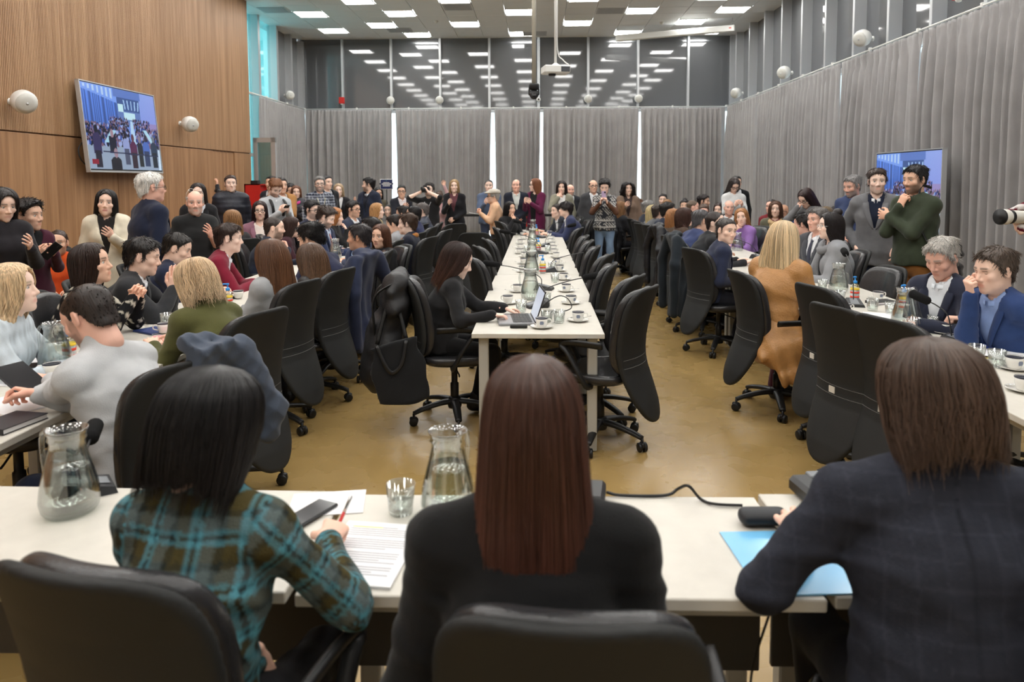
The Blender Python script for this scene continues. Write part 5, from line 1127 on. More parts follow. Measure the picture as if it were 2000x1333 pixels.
person('woman with wavy brown hair in black leather jacket', (-1.719, 5.350, 1.218), 76, True, 6, hp=6, sex='f', skin='light', hair='full', hc=(82, 60, 46), wear=('sweater', (34, 34, 36), 'leather'), arms=('table', 'table'), locks=strands('full', 900, .0017, (82, 60, 46), L=-.40, tip=(138, 102, 70), seed=10, wave=.12, spread=1.6))
person('man with black curly hair in navy suit leaning over the table', (-1.919, 6.000, 1.323), 76, True, 24, hp=14, skin='mid', hair='curly', hc=(22, 20, 21), wear=('jacket', (38, 42, 68)), arms=('table', 'table'), fat=1.1)
person('man with greying fade in royal navy jacket and pale blue shirt', (-1.697, 6.750, 1.277), 268-190+60, True, 4, hy=-70+20, hp=2, skin='tan', hair='thick', hc=(52, 48, 50), beard=.35, wear=('jacket', (38, 52, 84)), shirt=(150, 178, 216), arms=('lap', 'lap'), fat=1.08, cyaw=100)
person('woman in black satin blouse with brown hair looking towards the desk', (-1.579, 7.150, 1.253), 160, True, 0, hy=4, sex='f', skin='mid', hair='medium', hc=(86, 54, 38), wear=('blouse', (36, 36, 38)), arms=('lap', 'lap'), fat=1.12, cyaw=120, lip=(.42, .17, .15))
person('dark haired man hidden behind the greying fade man', (-1.858, 7.900, 1.282), 85, True, 10, skin='mid', hair='thick', hc=(32, 28, 28), wear=('jacket', (62, 70, 92)), arms=('table', 'table'))
person('young man with brown hair and ochre scarf in dark suit, in profile', (-1.531, 8.400, 1.305), 88, True, 8, hp=2, skin='fair', hair='thick', hc=(70, 52, 42), wear=('jacket', (36, 38, 50)), scarf=(168, 110, 52), arms=('table', 'table'), cyaw=75)
person('man in light grey jacket sitting beyond the ochre scarf', (-1.823, 9.100, 1.261), 80, True, 14, hp=14, skin='mid', hair='short', hc=(40, 34, 32), wear=('jacket', (150, 152, 156)), arms=('table', 'table'))
person('dark haired man in black frame glasses and navy suit in profile', (-1.769, 10.200, 1.334), 84, True, 6, skin='mid', hair='short', hc=(28, 26, 28), glasses='b', wear=('jacket', (44, 50, 84)), arms=('table', 'table'))
person('man with thick dark hair bending forward beyond the glasses man', (-2.056, 10.900, 1.303), 84, True, 12, skin='mid', hair='thick', hc=(36, 32, 33), wear=('jacket', (50, 54, 66)), arms=('table', 'table'))
person('grey haired man in quilted dark blue padded jacket', (-1.813, 11.200, 1.348), 95, True, 6, skin='light', hair='short', hc=(104, 98, 96), wear=('puffer', (50, 56, 70), 'puffer'), arms=('table', 'table'))
# ---------------- central table
LAP = person('woman in black blazer with dark wavy hair and fringe typing on laptop', (-0.554, 4.950, 1.259), -82, True, 12, hp=22, sex='f', skin='fair', hair='medium', hc=(48, 34, 32), wear=('sweater', (33, 33, 35)), arms=(((-0.226, 4.906, 0.800), (1, .25, -.1), (0, 0, -1)), ((-0.293, 4.658, 0.800), (1, .25, -.1), (0, 0, -1))), hand=('type', 'type'), pants=BLK, cyaw=-80, locks=strands('medium', 700, .0017, (50, 36, 33), L=-.22, tip=(86, 56, 44), seed=12, wave=.08), lip=(.5, .12, .12))
person('dark haired woman in black with a finger on her lips at the central table', (-0.459, 12.200, 1.332), -140, True, 6, sex='f', skin='mid', hair='long', hc=(24, 21, 22), wear=('sweater', (34, 34, 36)), arms=('table', 'mouth'), hand=('relaxed', 'point'))
person('man in dark suit leaning on the far end of the central table', (0.347, 12.700, 1.271), 110, True, 22, hy=14, skin='light', hair='short', hc=(50, 42, 38), wear=('jacket', (44, 48, 58)), arms=('table', 'table'))
person('man with floppy dark hair in blue blazer at the central table', (0.481, 12.000, 1.336), 96, True, 18, skin='light', hair='fringe', hc=(38, 32, 32), wear=('jacket', (52, 58, 88)), arms=('table', 'table'))
# ---------------- along the curtained wall, inner side (backs to the aisle)
person('woman with long light brown hair seated before the padded black coat', (1.505, 12.900, 1.308), -60, True, 4, sex='f', skin='light', hair='long', hc=(138, 102, 70), wear=('sweater', (40, 40, 44)), arms=('table', 'table'))
person('woman with cropped auburn hair and gold scarf in black', (1.871, 13.300, 1.352), -160, True, 2, sex='f', skin='light', hair='fringe', hc=(112, 74, 48), wear=('jacket', (34, 34, 38)), scarf=(178, 138, 66), arms=('lap', 'lap'))
person('grey haired man in dark suit seen past the gold scarf', (1.904, 12.300, 1.341), -80, True, 8, skin='fair', hair='thick', hc=(138, 136, 134), wear=('jacket', (40, 44, 56)), arms=('table', 'table'))
person('woman with straight pale blond hair beside the grey jacket', (1.870, 11.600, 1.286), -70, True, 8, sex='f', skin='fair', hair='long', hc=(196, 178, 134), wear=('sweater', (120, 122, 124)), arms=('table', 'table'))
person('man in grey jacket with brown hair, back to the aisle', (1.859, 11.000, 1.322), -70, True, 10, skin='light', hair='short', hc=(66, 56, 50), wear=('jacket', (98, 100, 104)), arms=('table', 'table'))
person('dark haired stubbled man in navy jacket turning his head', (1.925, 10.600, 1.357), -66, True, 10, hy=-14, skin='mid', hair='thick', hc=(42, 38, 36), beard=.4, wear=('jacket', (44, 50, 66)), arms=('table', 'table'))
person('woman with golden brown hair, back of head turned to the aisle', (1.914, 10.100, 1.286), -60, True, 10, sex='f', skin='light', hair='medium', hc=(164, 116, 76), wear=('sweater', (86, 72, 60)), arms=('table', 'table'))
person('woman with dark brown wavy hair in brown jacket, in profile', (1.947, 9.500, 1.323), -84, True, 10, sex='f', skin='light', hair='wavy', hc=(66, 42, 34), wear=('sweater', (78, 62, 52)), arms=('table', 'table'), lip=(.45, .16, .15))
person('man with grey hair in blue suit bending away to the table', (1.956, 8.600, 1.326), -70, True, 20, hp=8, skin='mid', hair='thick', hc=(92, 90, 92), wear=('jacket', (58, 68, 104)), arms=('table', 'table'))
person('balding dark bearded man in black jacket glancing sideways', (1.952, 7.900, 1.349), -88, True, 18, hy=-34, roll=8, skin='fair', hair='crop', hc=(52, 44, 42), beard=.8, wear=('sweater', (38, 39, 42)), arms=('table', 'table'), fat=1.1)
person('man in navy suit with grey tie turning to look back at the desk', (1.834, 7.000, 1.317), -92, True, 14, hy=-62, hp=2, roll=-6, skin='light', hair='short', hc=(68, 62, 60), wear=('jacket', (40, 46, 68)), shirt=(200, 212, 228), tie=(110, 118, 128), arms=('lap', 'lap'), fat=1.05, cyaw=-70)
BLO = person('woman with long pale blond hair in tan leather coat', (1.791, 5.250, 1.388), -48, True, 12, hp=6, hs=1.06, sex='f', skin='fair', hair='full', hc=(210, 184, 148), wear=('coat', (176, 128, 76), 'leather'), shirt=(90, 30, 44), arms=('table', 'table'), pants=(72, 26, 36), cyaw=-84, locks=strands('full', 1300, .0018, (212, 186, 150), L=-.43, tip=(226, 204, 160), seed=14, spread=1.5), feet=True)
# ---------------- along the curtained wall, outer side (facing the room)
person('woman in lilac sweater resting her cheek on her hand', (2.828, 10.000, 1.295), 118, True, 14, hy=40, roll=8, sex='f', skin='light', hair='long', hc=(168, 118, 76), wear=('sweater', (148, 112, 178)), arms=('table', 'mouth'))
person('white moustached man in black suit facing the front desk', (3.102, 11.700, 1.363), 168, True, 4, hy=8, skin='ruddy', hair='bald', hc=(214, 212, 208), beard=.0, wear=('jacket', (38, 40, 46)), arms=('table', 'table'))
person('dark haired woman next to the white moustached man', (3.165, 12.600, 1.285), 150, True, 4, sex='f', skin='light', hair='long', hc=(54, 38, 36), wear=('sweater', (70, 60, 60)), arms=('table', 'table'))
STW = person('woman in white blouse and grey knit standing with a bag, looking down', (3.313, 12.200, 1.710), 182, False, 3, hp=34, sex='f', skin='light', hair='medium', hc=(66, 58, 56), glasses='b', wear=('blouse', (214, 216, 216)), arms=('phone', 'phone'), hand=('grip', 'grip'), pants=(60, 60, 62))
person('man in black standing right behind the white blouse woman', (3.629, 13.200, 1.759), 184, False, 2, skin='light', hair='short', hc=BLACK, wear=('jacket', (28, 29, 32)), arms=('side', 'side'))
person('dark haired man turning away in the back row by the far corner', (3.137, 13.600, 1.408), 240, True, 2, skin='mid', hair='thick', hc=(40, 32, 32), wear=('jacket', (74, 60, 52)), arms=('table', 'table'))
person('balding man in profile in the back row by the far corner', (2.722, 12.600, 1.340), 260, True, 4, skin='ruddy', hair='crop', hc=(96, 78, 64), wear=('jacket', (60, 62, 68)), arms=('table', 'table'))
person('dark haired woman smiling in the back row by the far corner', (2.775, 13.600, 1.323), 165, True, 2, sex='f', skin='mid', hair='bun', hc=(32, 26, 28), wear=('sweater', (70, 66, 70)), arms=('lap', 'lap'))
person('man in glasses with brown hair facing the desk in the back row', (2.678, 11.600, 1.301), 165, True, 6, hp=10, skin='ruddy', hair='short', hc=(84, 64, 52), glasses='b', wear=('jacket', (64, 60, 58)), arms=('table', 'table'))
person('dark haired man with stubble watching from the far curtain', (2.547, 14.600, 1.411), 165, True, 0, skin='light', hair='short', hc=(36, 32, 33), beard=.4, wear=('sweater', (52, 50, 50)), arms=('lap', 'lap'))
person('fair haired person low down before the far curtain', (2.504, 13.900, 1.316), 160, True, 2, sex='f', skin='light', hair='medium', hc=(150, 112, 78), wear=('sweater', (90, 84, 80)), arms=('lap', 'lap'))
person('man in dark red jumper seated against the curtained wall', (3.747, 11.600, 1.380), 120, True, 0, hy=20, skin='ruddy', hair='crop', hc=(46, 40, 40), wear=('sweater', (120, 34, 42)), arms=('lap', 'lap'))
person('woman with curly hair and colourful scarf in olive jacket', (3.583, 10.900, 1.367), 160, True, 0, sex='f', skin='light', hair='wavy', hc=(92, 64, 50), wear=('jacket', (96, 94, 78)), shirt=(120, 60, 60), scarf=(176, 150, 110), arms=('lap', 'lap'))
person('bald man in glasses and blue shirt seated by the wall curtain', (4.206, 12.400, 1.271), 130, True, 2, skin='tan', hair='none', hc=(60, 50, 44), glasses='b', wear=('sweater', (52, 66, 104)), arms=('lap', 'lap'))
person('dark haired woman in grey jumper bending with hand on her brow', (3.552, 9.600, 1.559), 120, False, 24, hp=34, sex='f', skin='light', hair='long', hc=(52, 36, 34), glasses='b', wear=('sweater', (116, 116, 118)), arms=('side', 'brow'))
person('dark haired man in black suit turned away from the desk', (3.044, 8.300, 1.301), 55, True, 8, hp=6, skin='ruddy', hair='thick', hc=(36, 31, 31), wear=('jacket', (40, 42, 48)), arms=('table', 'table'))
person('grey haired man in grey suit and tie looking stern', (2.895, 7.500, 1.395), 112, True, 4, hp=0, skin='ruddy', hair='thick', hc=(120, 116, 114), wear=('jacket', (72, 74, 80)), tie=(64, 66, 80), arms=('lap', 'lap'))
GRW = person('woman with dark curly half updo and clear glasses in grey coat', (2.703, 6.700, 1.383), 88, True, 6, sex='f', skin='fair', hair='halfup', hc=(34, 29, 30), glasses='clear', wear=('coat', (140, 142, 146)), shirt=(120, 122, 126), arms=('table', 'phone'), hand=('relaxed', 'grip'), scarf=(128, 130, 134))
person('dark haired woman glimpsed behind the blue jacket man', (4.088, 10.000, 1.314), 130, True, 2, sex='f', skin='light', hair='bun', hc=(36, 30, 32), wear=('sweater', (60, 60, 66)), arms=('lap', 'lap'))
person('fair haired woman glimpsed behind the grey suit', (3.686, 9.300, 1.340), 120, True, 2, sex='f', skin='light', hair='medium', hc=(126, 108, 84), wear=('sweater', (110, 100, 80)), arms=('lap', 'lap'))
person('bearded man with wavy grey hair in blue zip jacket standing', (3.670, 8.500, 1.732), 118, False, 3, hp=14, skin='ruddy', hair='thick', hc=(140, 138, 138), beard=.9, wear=('sweater', (58, 70, 104)), collar=(58, 70, 104), arms=('side', 'front'), pants=(36, 40, 52))
person('standing man in grey blazer over navy jumper with hands in pockets', (3.396, 7.300, 1.790), 150, False, 2, hy=12, hp=2, skin='fair', hair='thick', hc=(64, 48, 42), beard=.35, wear=('jacket', (112, 113, 116)), shirt=(32, 38, 56), collar=(226, 228, 230), arms=('pocket', 'pocket'), pants=(42, 54, 82))
GRN = person('standing bearded man in dark green jumper holding his chin', (3.353, 6.500, 1.808), 112, False, 2, hp=6, skin='mid', hair='thick', hc=(34, 31, 32), beard=.85, wear=('sweater', (56, 64, 50)), arms=('cross', 'chin'), hand=('relaxed', 'grip'), pants=(146, 100, 54), fat=1.14)
person('grey haired man in dark navy blazer looking down at his hand', (2.533, 4.550, 1.320), 118, True, 8, hp=24, skin='ruddy', hair='thick', hc=(176, 172, 166), wear=('jacket', (44, 48, 64)), shirt=(216, 222, 228), arms=('forearms', ((2.713, 4.965, 0.840), (-.8, -.5, .3), (0, 0, 1))), hand=('relaxed', 'relaxed'), shut=True, vox=.0115)
person('brown haired man in blue suit and blue shirt with fist at his mouth', (2.512, 4.000, 1.310), 100, True, 12, hp=8, skin='light', hair='thick', hc=(84, 72, 64), wear=('jacket', (44, 64, 108)), shirt=(140, 164, 212), arms=(((2.545, 4.534, 0.790), (-.9, .5, 0), (0, 0, -1)), ((2.382, 3.980, 1.041), (-.35, -.1, .9), (.5, 0, 0))), hand=('fist', 'fist'), shut=True, vox=.0115)
STR = person('photographer in maroon and white striped jumper with a long white lens', (3.756, 5.200, 1.677), 96, False, 4, hp=2, sex='f', skin='fair', hair='medium', hc=(90, 66, 50), wear=('plain', M_pat), pattern=stripes, arms=(((3.247, 5.000, 1.344), (-.3, .2, 1), (0, 1, 0)), 'cam'), hand=('grip', 'grip'), pants=(40, 42, 54))
# ================================================================ chairs
SEATNAME = lambda lb: 'black leather office chair with the '+' '.join(lb.split()[:9]).rstrip(' ,')+' sitting on it'
def short_label(lb):
    w = lb.replace(',', '').split(); w = w[:9]
    while w[-1] in ('and', 'with', 'in', 'of', 'the', 'a', 'his', 'her', 'to', 'by', 'at', 'on', 'over', 'behind', 'beside', 'before', 'between', 'holding', 'from', 'for', 'turning', 'looking'): w = w[:-1]
    return 'black office chair under the '+' '.join(w)
for k, (p, yw, lb) in enumerate(SEATS): chair(p, yw, short_label(lb), arms=(k % 3 != 1), base_turn=random.uniform(0, 1.2), group='occupied office chairs')
def chair_top(top, yaw, label, **kw):
    """chair whose back rail stands at the given point"""
    a = math.radians(yaw); return chair((top[0]-math.sin(a)*.335, top[1]+math.cos(a)*.335), yaw, label, group='empty office chairs', **kw)
chair((-.715, 1.45, 0), -13, 'black leather chair of the plaid jacket woman at the front desk', base_turn=.2)
chair((.065, 1.345, 0), -3, 'black leather chair of the long haired woman at the front desk', base_turn=.6)
chair((F3['base'][0]+.0, F3['base'][1]+.03, 0), 74, 'black leather chair turned sideways under the shaggy haired man at the front desk', base_turn=.9)
chair_top((0.699, 4.379, 1.030), 62, 'empty black armchair drawn back from the near end of the central table', base_turn=.5)
chair_top((0.705, 4.902, 1.030), 66, 'empty black chair just behind the one at the near table end', base_turn=.1)
for (tp, yw, lb) in (((.61, 5.62, 1.03), 80, 'empty chair at the second central table on the aisle of the tan coat'), ((.66, 6.36, 1.03), 74, 'empty chair with a tall rounded back beyond the second central table'), ((.61, 7.12, 1.03), 84, 'empty chair pushed against the middle of the central table'),
                     ((.60, 7.80, 1.03), 86, 'empty chair close to the middle of the central table beyond its twin'), ((.60, 8.50, 1.03), 88, 'empty chair at the fourth central table facing the finger on lips woman'), ((.62, 9.90, 1.03), 80, 'empty chair next to the man in blue blazer')): chair_top(tp, yw, lb, arms=True, base_turn=random.random())
for (tp, yw, lb) in (((-.61, 6.17, 1.03), -72, 'empty chair beside the typing woman at the central table'), ((-.62, 7.15, 1.03), -76, 'empty chair with its back edge to the typing woman, second along'), ((-.78, 8.95, 1.03), 4, 'empty chair turned square away beside the central table'), ((-.60, 8.05, 1.03), -80, 'empty chair by the third central table facing the microphone'),
                     ((-0.650, 11.532, 1.030), -70, 'empty chair near the man in the flat cap'), ((-.60, 10.0, 1.03), -84, 'empty chair next to the finger on lips woman'), ((-1.769, 13.648, 1.030), 60, 'empty chair among the dark coats near the photographer'), ((-1.213, 10.856, 1.030), 40, 'empty chair with a blue strap near the aisle of the typing woman'), ((-1.176, 9.591, 1.030), 80, 'empty chair behind the padded jacket man')): chair_top(tp, yw, lb, base_turn=random.random())
for (tp, yw, lb) in (((1.687, 4.476, 1.030), -76, 'empty chair beside the tan coat at the table by the curtains'), ((1.517, 3.739, 1.030), -72, 'empty chair with a white sticker on its shell, back to the aisle'), ((1.622, 3.406, 1.030), -70, 'empty chair with a sticker behind the shaggy haired man'), ((2.99, 7.05, 1.03), 104, 'empty grey backed chair between the grey coat woman and the standing men'),
                     ((3.0, 6.10, 1.03), 104, 'empty chair in front of the brown trousers of the green jumper man'), ((2.98, 8.87, 1.03), 104, 'empty chair beside the lilac sweater woman')): chair_top(tp, yw, lb, base_turn=random.random(), arms=False, sticker=True, dz=.08 if tp[0] > 2 else 0)
# ---- coats and bags hung on chairs
def coat_on(loc, yaw, c, label, tex='wool', z0=.42, wide=.24, kind='coat', quilt=0., xclip=None, h=.014):
    v = Vol((-.42, -.62, z0-.12), (.42, -.05, 1.2), h)
    def f(P):
        x, y, z = P[..., 0], P[..., 1], P[..., 2]; w = np.interp(z, [z0-.06, z0+.1, .8, 1.0, 1.09], [wide*1.08, wide*1.05, wide*1.12, wide*1.0, wide*.55]); yc = yback(np.clip(z, .5, 1.06))-.045+.9*x*x-.05*np.clip((.7-z)/.5, 0, 1)
        t = .045+.012*np.sin(x*38+z*4)*np.clip((1.0-z)/.4, 0, 1); d = np.maximum(abs(x)-w, abs(y-yc)-t); return np.maximum(d, np.maximum(z-1.095, (z0+.03*np.sin(x*14))-z))*.8
    sl, P = v.sub(v.lo, v.lo+v.n*v.h, 0); v.d[sl] = f(P)
    for s in (-1, 1):
        v.put(cap((s*wide*.85, -.36, 1.03), (s*(wide+.075), -.40, .78), .06, .055), .05); v.put(cap((s*(wide+.075), -.40, .78), (s*(wide+.05), -.40, z0+.06), .055, .045), .03)
    v.put(cap((-.09, -.30, 1.09), (.09, -.30, 1.09), .035), .03)
    if quilt: v.warp(lambda P, d: d+quilt*(abs(np.sin((P[..., 0]+P[..., 2])*42))+abs(np.sin((P[..., 0]-P[..., 2])*42))))
    if xclip is not None: v.warp(lambda P, d: np.maximum(d, xclip+.05*(1.05-P[..., 2])-P[..., 0]))
    v.warp(lambda P, d: d+nz(P, 40, .005, 3)); V, F = v.mesh(); o = link('draped_coat', mesh_np('draped_coat', V, F, fabric(c, tex)), None, (loc[0], loc[1], 0)); o.rotation_euler = (0, 0, math.radians(yaw)); return tag(o, label, 'coat')
def seat_of(frag):
    for p, yw, lb in SEATS:
        if frag in lb: return p, yw
p, yw = seat_of('black curly hair'); coat_on(p, yw, (44, 50, 72), 'navy wool coat hung over the chair beside the leather jacket woman', z0=.30)
gp = (-1.250, 2.542, 1.020); chair_top(gp, 62, 'black leather office chair under the man in pale grey fleece', base_turn=.4); a = math.radians(62); coat_on((gp[0]-math.sin(a)*.335, gp[1]+math.cos(a)*.335), 62, (74, 82, 96), 'quilted slate jacket draped over the chair of the grey fleece man', 'wool', z0=.62, wide=.22, quilt=.0045, xclip=-.03, h=.0075)
p, yw = seat_of('long light brown hair seated before'); coat_on(p, yw, (34, 35, 40), 'long padded black coat hung on a chair in the aisle', 'puffer', z0=.22, quilt=.003)
p, yw = seat_of('balding dark bearded'); coat_on(p, yw, (36, 42, 48), 'long dark teal coat hung on the chair behind the navy suit man', z0=.2)
p, yw = seat_of('dark brown wavy hair in brown'); coat_on(p, yw, (34, 34, 38), 'shiny black padded coat hung on a chair beyond the teal coat', 'puffer', z0=.25, quilt=.003)
p, yw = seat_of('typing on laptop')
a = math.radians(yw); LP = lambda x, y, z: np.array((p[0]+x*math.cos(a)-y*math.sin(a), p[1]+x*math.sin(a)+y*math.cos(a), z))
v = Vol((-.32, -.72, .2), (.36, -.2, 1.12), .012)
v.put(ball((.05, -.40, .86), (.19, .11, .20)), .03); v.put(ball((.05, -.48, .55), (.19, .14, .24)), .05); v.put(cap((-.1, -.37, 1.02), (.14, -.37, 1.0), .055), .04); v.put(ball((.1, -.54, .40), (.13, .10, .15)), .05); v.warp(lambda P, d: d+nz(P, 45, .008, 9)); V, F = v.mesh()
t = empty('backpack', (p[0], p[1], 0), a); tag(t, 'black backpack and fur trimmed coat slung on the chair of the typing woman', 'backpack'); link('bag_body', mesh_np('bag_body', V, F, fabric((34, 34, 36), 'puffer')), t)
for s in (-1, 1): MB().tube(bez([(.05+s*.11, -.36, 1.02), (.05+s*.15, -.53, .92), (.04+s*.15, -.54, .72), (.03+s*.12, -.52, .58)], 5), .016, 6, flat=.4, up=(0, 1, 0)).obj('strap', M_black, t, True)
t = empty('tote_bag', (p[0], p[1], 0), a); tag(t, 'black cloth tote bag with looped handles hanging from the typing woman chair', 'bag')
v = Vol((.1, -.75, .15), (.5, -.1, .8), .012); v.put(ell((.31, -.34, .24), (.29, -.42, .66), (0, 1, 0), .17, .17, .035, .022), .02); v.warp(lambda P, d: np.maximum(d, np.maximum(P[..., 2]-.63-.25*(P[..., 1]+.42), .22-P[..., 2]))+nz(P, 40, .003, 2)); V, F = v.mesh(); link('bag_body', mesh_np('bag_body', V, F, fabric((30, 31, 33))), t)
MB().tube(bez([(.325, -.52, .615), (.345, -.47, .50), (.35, -.42, .44), (.345, -.36, .50), (.325, -.33, .645)], 6), .014, 6, flat=.35, up=(1, 0, 0)).obj('handle', M_black, t, True)
MB().tube(bez([(.26, -.52, .61), (.22, -.47, .80), (.20, -.42, .90), (.22, -.37, .80), (.26, -.33, .64)], 6), .014, 6, flat=.35, up=(1, 0, 0)).obj('handle', M_black, t, True)
# ================================================================ on the central table
for u, lb, lv in (((-0.052, 5.573, 0.750), 'glass water jug behind the laptop on the central table', 1.0), ((-0.055, 7.005, 0.750), 'second water jug along the central table, beside a sanitiser bottle', .7), ((-0.058, 8.212, 0.750), 'third water jug along the central table', .9), ((-0.065, 10.313, 0.750), 'fourth water jug along the central table', .8), ((-0.070, 12.628, 0.750), 'last water jug at the far end of the central table', .8)): jug(u[0], u[1], random.uniform(150, 210), lb, lv)
cr = [(0.029, 4.478, 0.750), (0.271, 4.696, 0.750), (0.255, 5.367, 0.750), (0.245, 5.966, 0.750), (0.250, 6.680, 0.750), (0.232, 7.326, 0.750), (0.217, 7.911, 0.750), (0.229, 8.597, 0.750), (0.216, 9.080, 0.750), (0.220, 9.550, 0.750), (0.218, 10.071, 0.750), (0.207, 10.651, 0.750), (0.210, 11.205, 0.750), (0.205, 11.818, 0.750), (0.206, 12.383, 0.750)]
cl = [(-0.220, 5.360, 0.750), (-0.162, 5.933, 0.750), (-0.145, 7.241, 0.750), (-0.148, 7.958, 0.750), (-0.154, 8.653, 0.750), (-0.220, 9.080, 0.750), (-0.230, 9.767, 0.750), (-0.246, 10.481, 0.750), (-0.225, 11.306, 0.750), (-0.231, 12.042, 0.750), (-0.224, 12.630, 0.750)]
for i, u in enumerate(cr): cup(u[0], u[1], random.uniform(-30, 60), 'white cup with dark rim beside the flat black box' if i == 0 else ('white cup on saucer at the corner of the near central table' if i == 1 else 'white cup with dark rim along the central table side facing the aisle'), crest=i < 7)
for i, u in enumerate(cl): cup(u[0], u[1], random.uniform(120, 200), 'white cup on saucer by the hands of the typing woman' if i == 0 else 'white cup with dark rim on the central table side of the typing woman', crest=i < 3)
for u, lb in (((0.064, 4.625, 0.750), 'drinking glass just behind the laptop screen'), ((0.144, 4.643, 0.750), 'drinking glass next to the black cable loop on the central table'), ((0.164, 6.510, 0.750), 'drinking glass past the second microphone of the central table'), ((-0.112, 5.023, 0.750), 'drinking glass before the laptop keyboard'), ((0.155, 7.410, 0.750), 'drinking glass beside the red labelled sanitiser'), ((0.066, 5.364, 0.750), 'drinking glass by the first jug of the central table'), ((0.142, 9.343, 0.750), 'small glass in the middle of the central table'), ((-0.124, 9.210, 0.750), 'small glass near the third jug')): glass(u[0], u[1], lb)
for u, lb in (((0.057, 7.162, 0.750), 'sanitiser bottle with red label and blue pump between the microphones'), ((0.021, 9.343, 0.750), 'sanitiser bottle with blue pump by the third jug of the central table'), ((-0.007, 12.153, 0.750), 'sanitiser bottle with blue pump at the far end of the central table')): sanitiser(u[0], u[1], lb, rz=random.uniform(0, 60))
for u, rz, lb, rc, rs in (((0.049, 6.077, 0.750), 78, 'microphone on the central table bending over to the typing woman side', .38, .20), ((-0.003, 5.231, 0.750), -62, 'microphone behind the laptop with thick foam reaching to the empty chairs', .40, .19), ((0.132, 7.284, 0.750), -80, 'microphone in the middle of the central table reaching to the aisle', .36, .19), ((0.047, 9.080, 0.750), 74, 'microphone with foam tilted up over the third central table', .40, .26), ((0.110, 10.071, 0.750), -55, 'microphone near the far chairs of the central table', .40, .27), ((0.043, 11.608, 0.750), 60, 'microphone close to the finger on lips woman', .34, .24), ((0.151, 12.266, 0.750), -70, 'microphone in front of the man in blue blazer', .3, .22)): mic(u[0], u[1], rz, lb, rc, rs, fl=.15)
# laptop of the typing woman (keyboard towards her)
u = (-0.149, 4.707, 0.750); t = empty('laptop', (u[0], u[1], TZ+.001), math.radians(-84)); tag(t, 'open grey laptop with dark keyboard in front of the typing woman', 'laptop')
MB().rbox((-.17, -.115, 0), (.17, .12, .018), .004).obj('laptop_base', mat('laptop_silver', srgb(150, 152, 156), .35, .5), t)
kb = MB().box((-.155, -.02, .018), (.155, .105, .0186)).obj('keyboard_deck', M_black, t); key_me = MB().rbox((-.0085, -.0085, 0), (.0085, .0085, .0022), .001).data('key', M_mic)
for i in range(14):
    for j in range(5): link('key', key_me, kb, (-.143+i*.022, .002+j*.0215, .0186))
sc = empty('x'); bpy.data.objects.remove(sc); MS = Matrix.Translation((0, .12, .012)) @ Matrix.Rotation(math.radians(-18), 4, 'X')
scr = MB().rbox((-.17, 0, 0), (.17, .007, .215), .003).obj('laptop_screen', M_black, t); scr.matrix_local = MS; MB().box((-.158, -.0006, .012), (.158, 0, .203)).obj('display', mat('laptop_display', srgb(180, 186, 196), .3, emit=srgb(170, 180, 200), estr=.5), scr)
u = (-0.116, 4.475, 0.750); tag(MB().rbox((-.055, -.02, 0), (.055, .02, .022), .005).obj('charger_box', M_black, None, loc=(u[0], u[1], TZ+.001)), 'small flat black box beside the laptop', 'box')
u = (0.132, 5.087, 0.750); t = MB().tube(bez([(-.12, .05, .006), (-.05, .10, .05), (.03, .10, .09), (.09, .03, .08), (.11, -.06, .03), (.02, -.09, .006), (-.08, -.05, .006)], 6), .004, 6).obj('cable', M_black, None, True, loc=(u[0], u[1], TZ)); tag(t, 'loop of black cable curling up beside the two glasses', 'cable')
u = (0.042, 5.232, 0.750); tag(MB().rbox((-.05, -.10, 0), (.05, .10, .045), .012).obj('microphone_unit', M_mic, None, loc=(u[0], u[1]+.05, TZ+.001)), 'dark handset unit lying behind the laptop screen', 'microphone')
# ================================================================ on the tables by the curtained wall
for u, lb, lv in (((2.489, 5.966, 0.750), 'water jug half full beside the empty chairs by the curtains', .75), ((2.339, 4.599, 0.750), 'nearly full water jug before the grey haired man looking down', 1.15), ((2.632, 9.478, 0.750), 'water jug by the lilac sweater woman', .8)): jug(u[0], u[1], 20, lb, lv)
for u, lb in (((2.456, 5.583, 0.750), 'sanitiser bottle with blue pump and red label beside the long microphone'), ((2.610, 5.146, 0.750), 'sanitiser bottle hidden behind the full jug'), ((2.735, 10.384, 0.750), 'sanitiser bottle farther from the jug near the lilac sweater'), ((2.661, 9.836, 0.750), 'sanitiser bottle right next to the jug near the lilac sweater')): sanitiser(u[0], u[1], lb, rz=30)
for u, lb in (((2.148, 5.020, 0.750), 'cup on saucer in front of the long microphone base'), ((2.636, 5.586, 0.750), 'cup on saucer past the long microphone towards the curtains'), ((2.221, 4.351, 0.750), 'cup with printed crest beside the full jug'), ((2.460, 4.356, 0.750), 'cup behind the short gooseneck microphone'), ((2.330, 3.530, 0.750), 'cup on dark rimmed saucer at the corner near the blue suit'), ((2.687, 6.916, 0.750), 'cup near the thermos of the grey coat woman'), ((2.133, 3.159, 0.750), 'cup at the edge of the small corner table')): cup(u[0], u[1], 10, lb)
for u, lb in (((2.414, 6.105, 0.750), 'glass beside the tan coat'), ((2.380, 5.122, 0.750), 'glass next to the dark folder'), ((2.443, 4.986, 0.750), 'glass with little water before the navy blazer man'), ((2.301, 4.411, 0.750), 'wide glass between the full jug and the cup'), ((2.466, 4.490, 0.750), 'glass before the hand of the blue suit man'), ((2.245, 3.688, 0.750), 'glass on the yellow note near the blue notebook'), ((2.276, 3.577, 0.750), 'glass between the yellow note and the saucer'), ((2.303, 5.487, 0.750), 'glass by the white sheets near the tan coat')): glass(u[0], u[1], 'drinking '+lb)
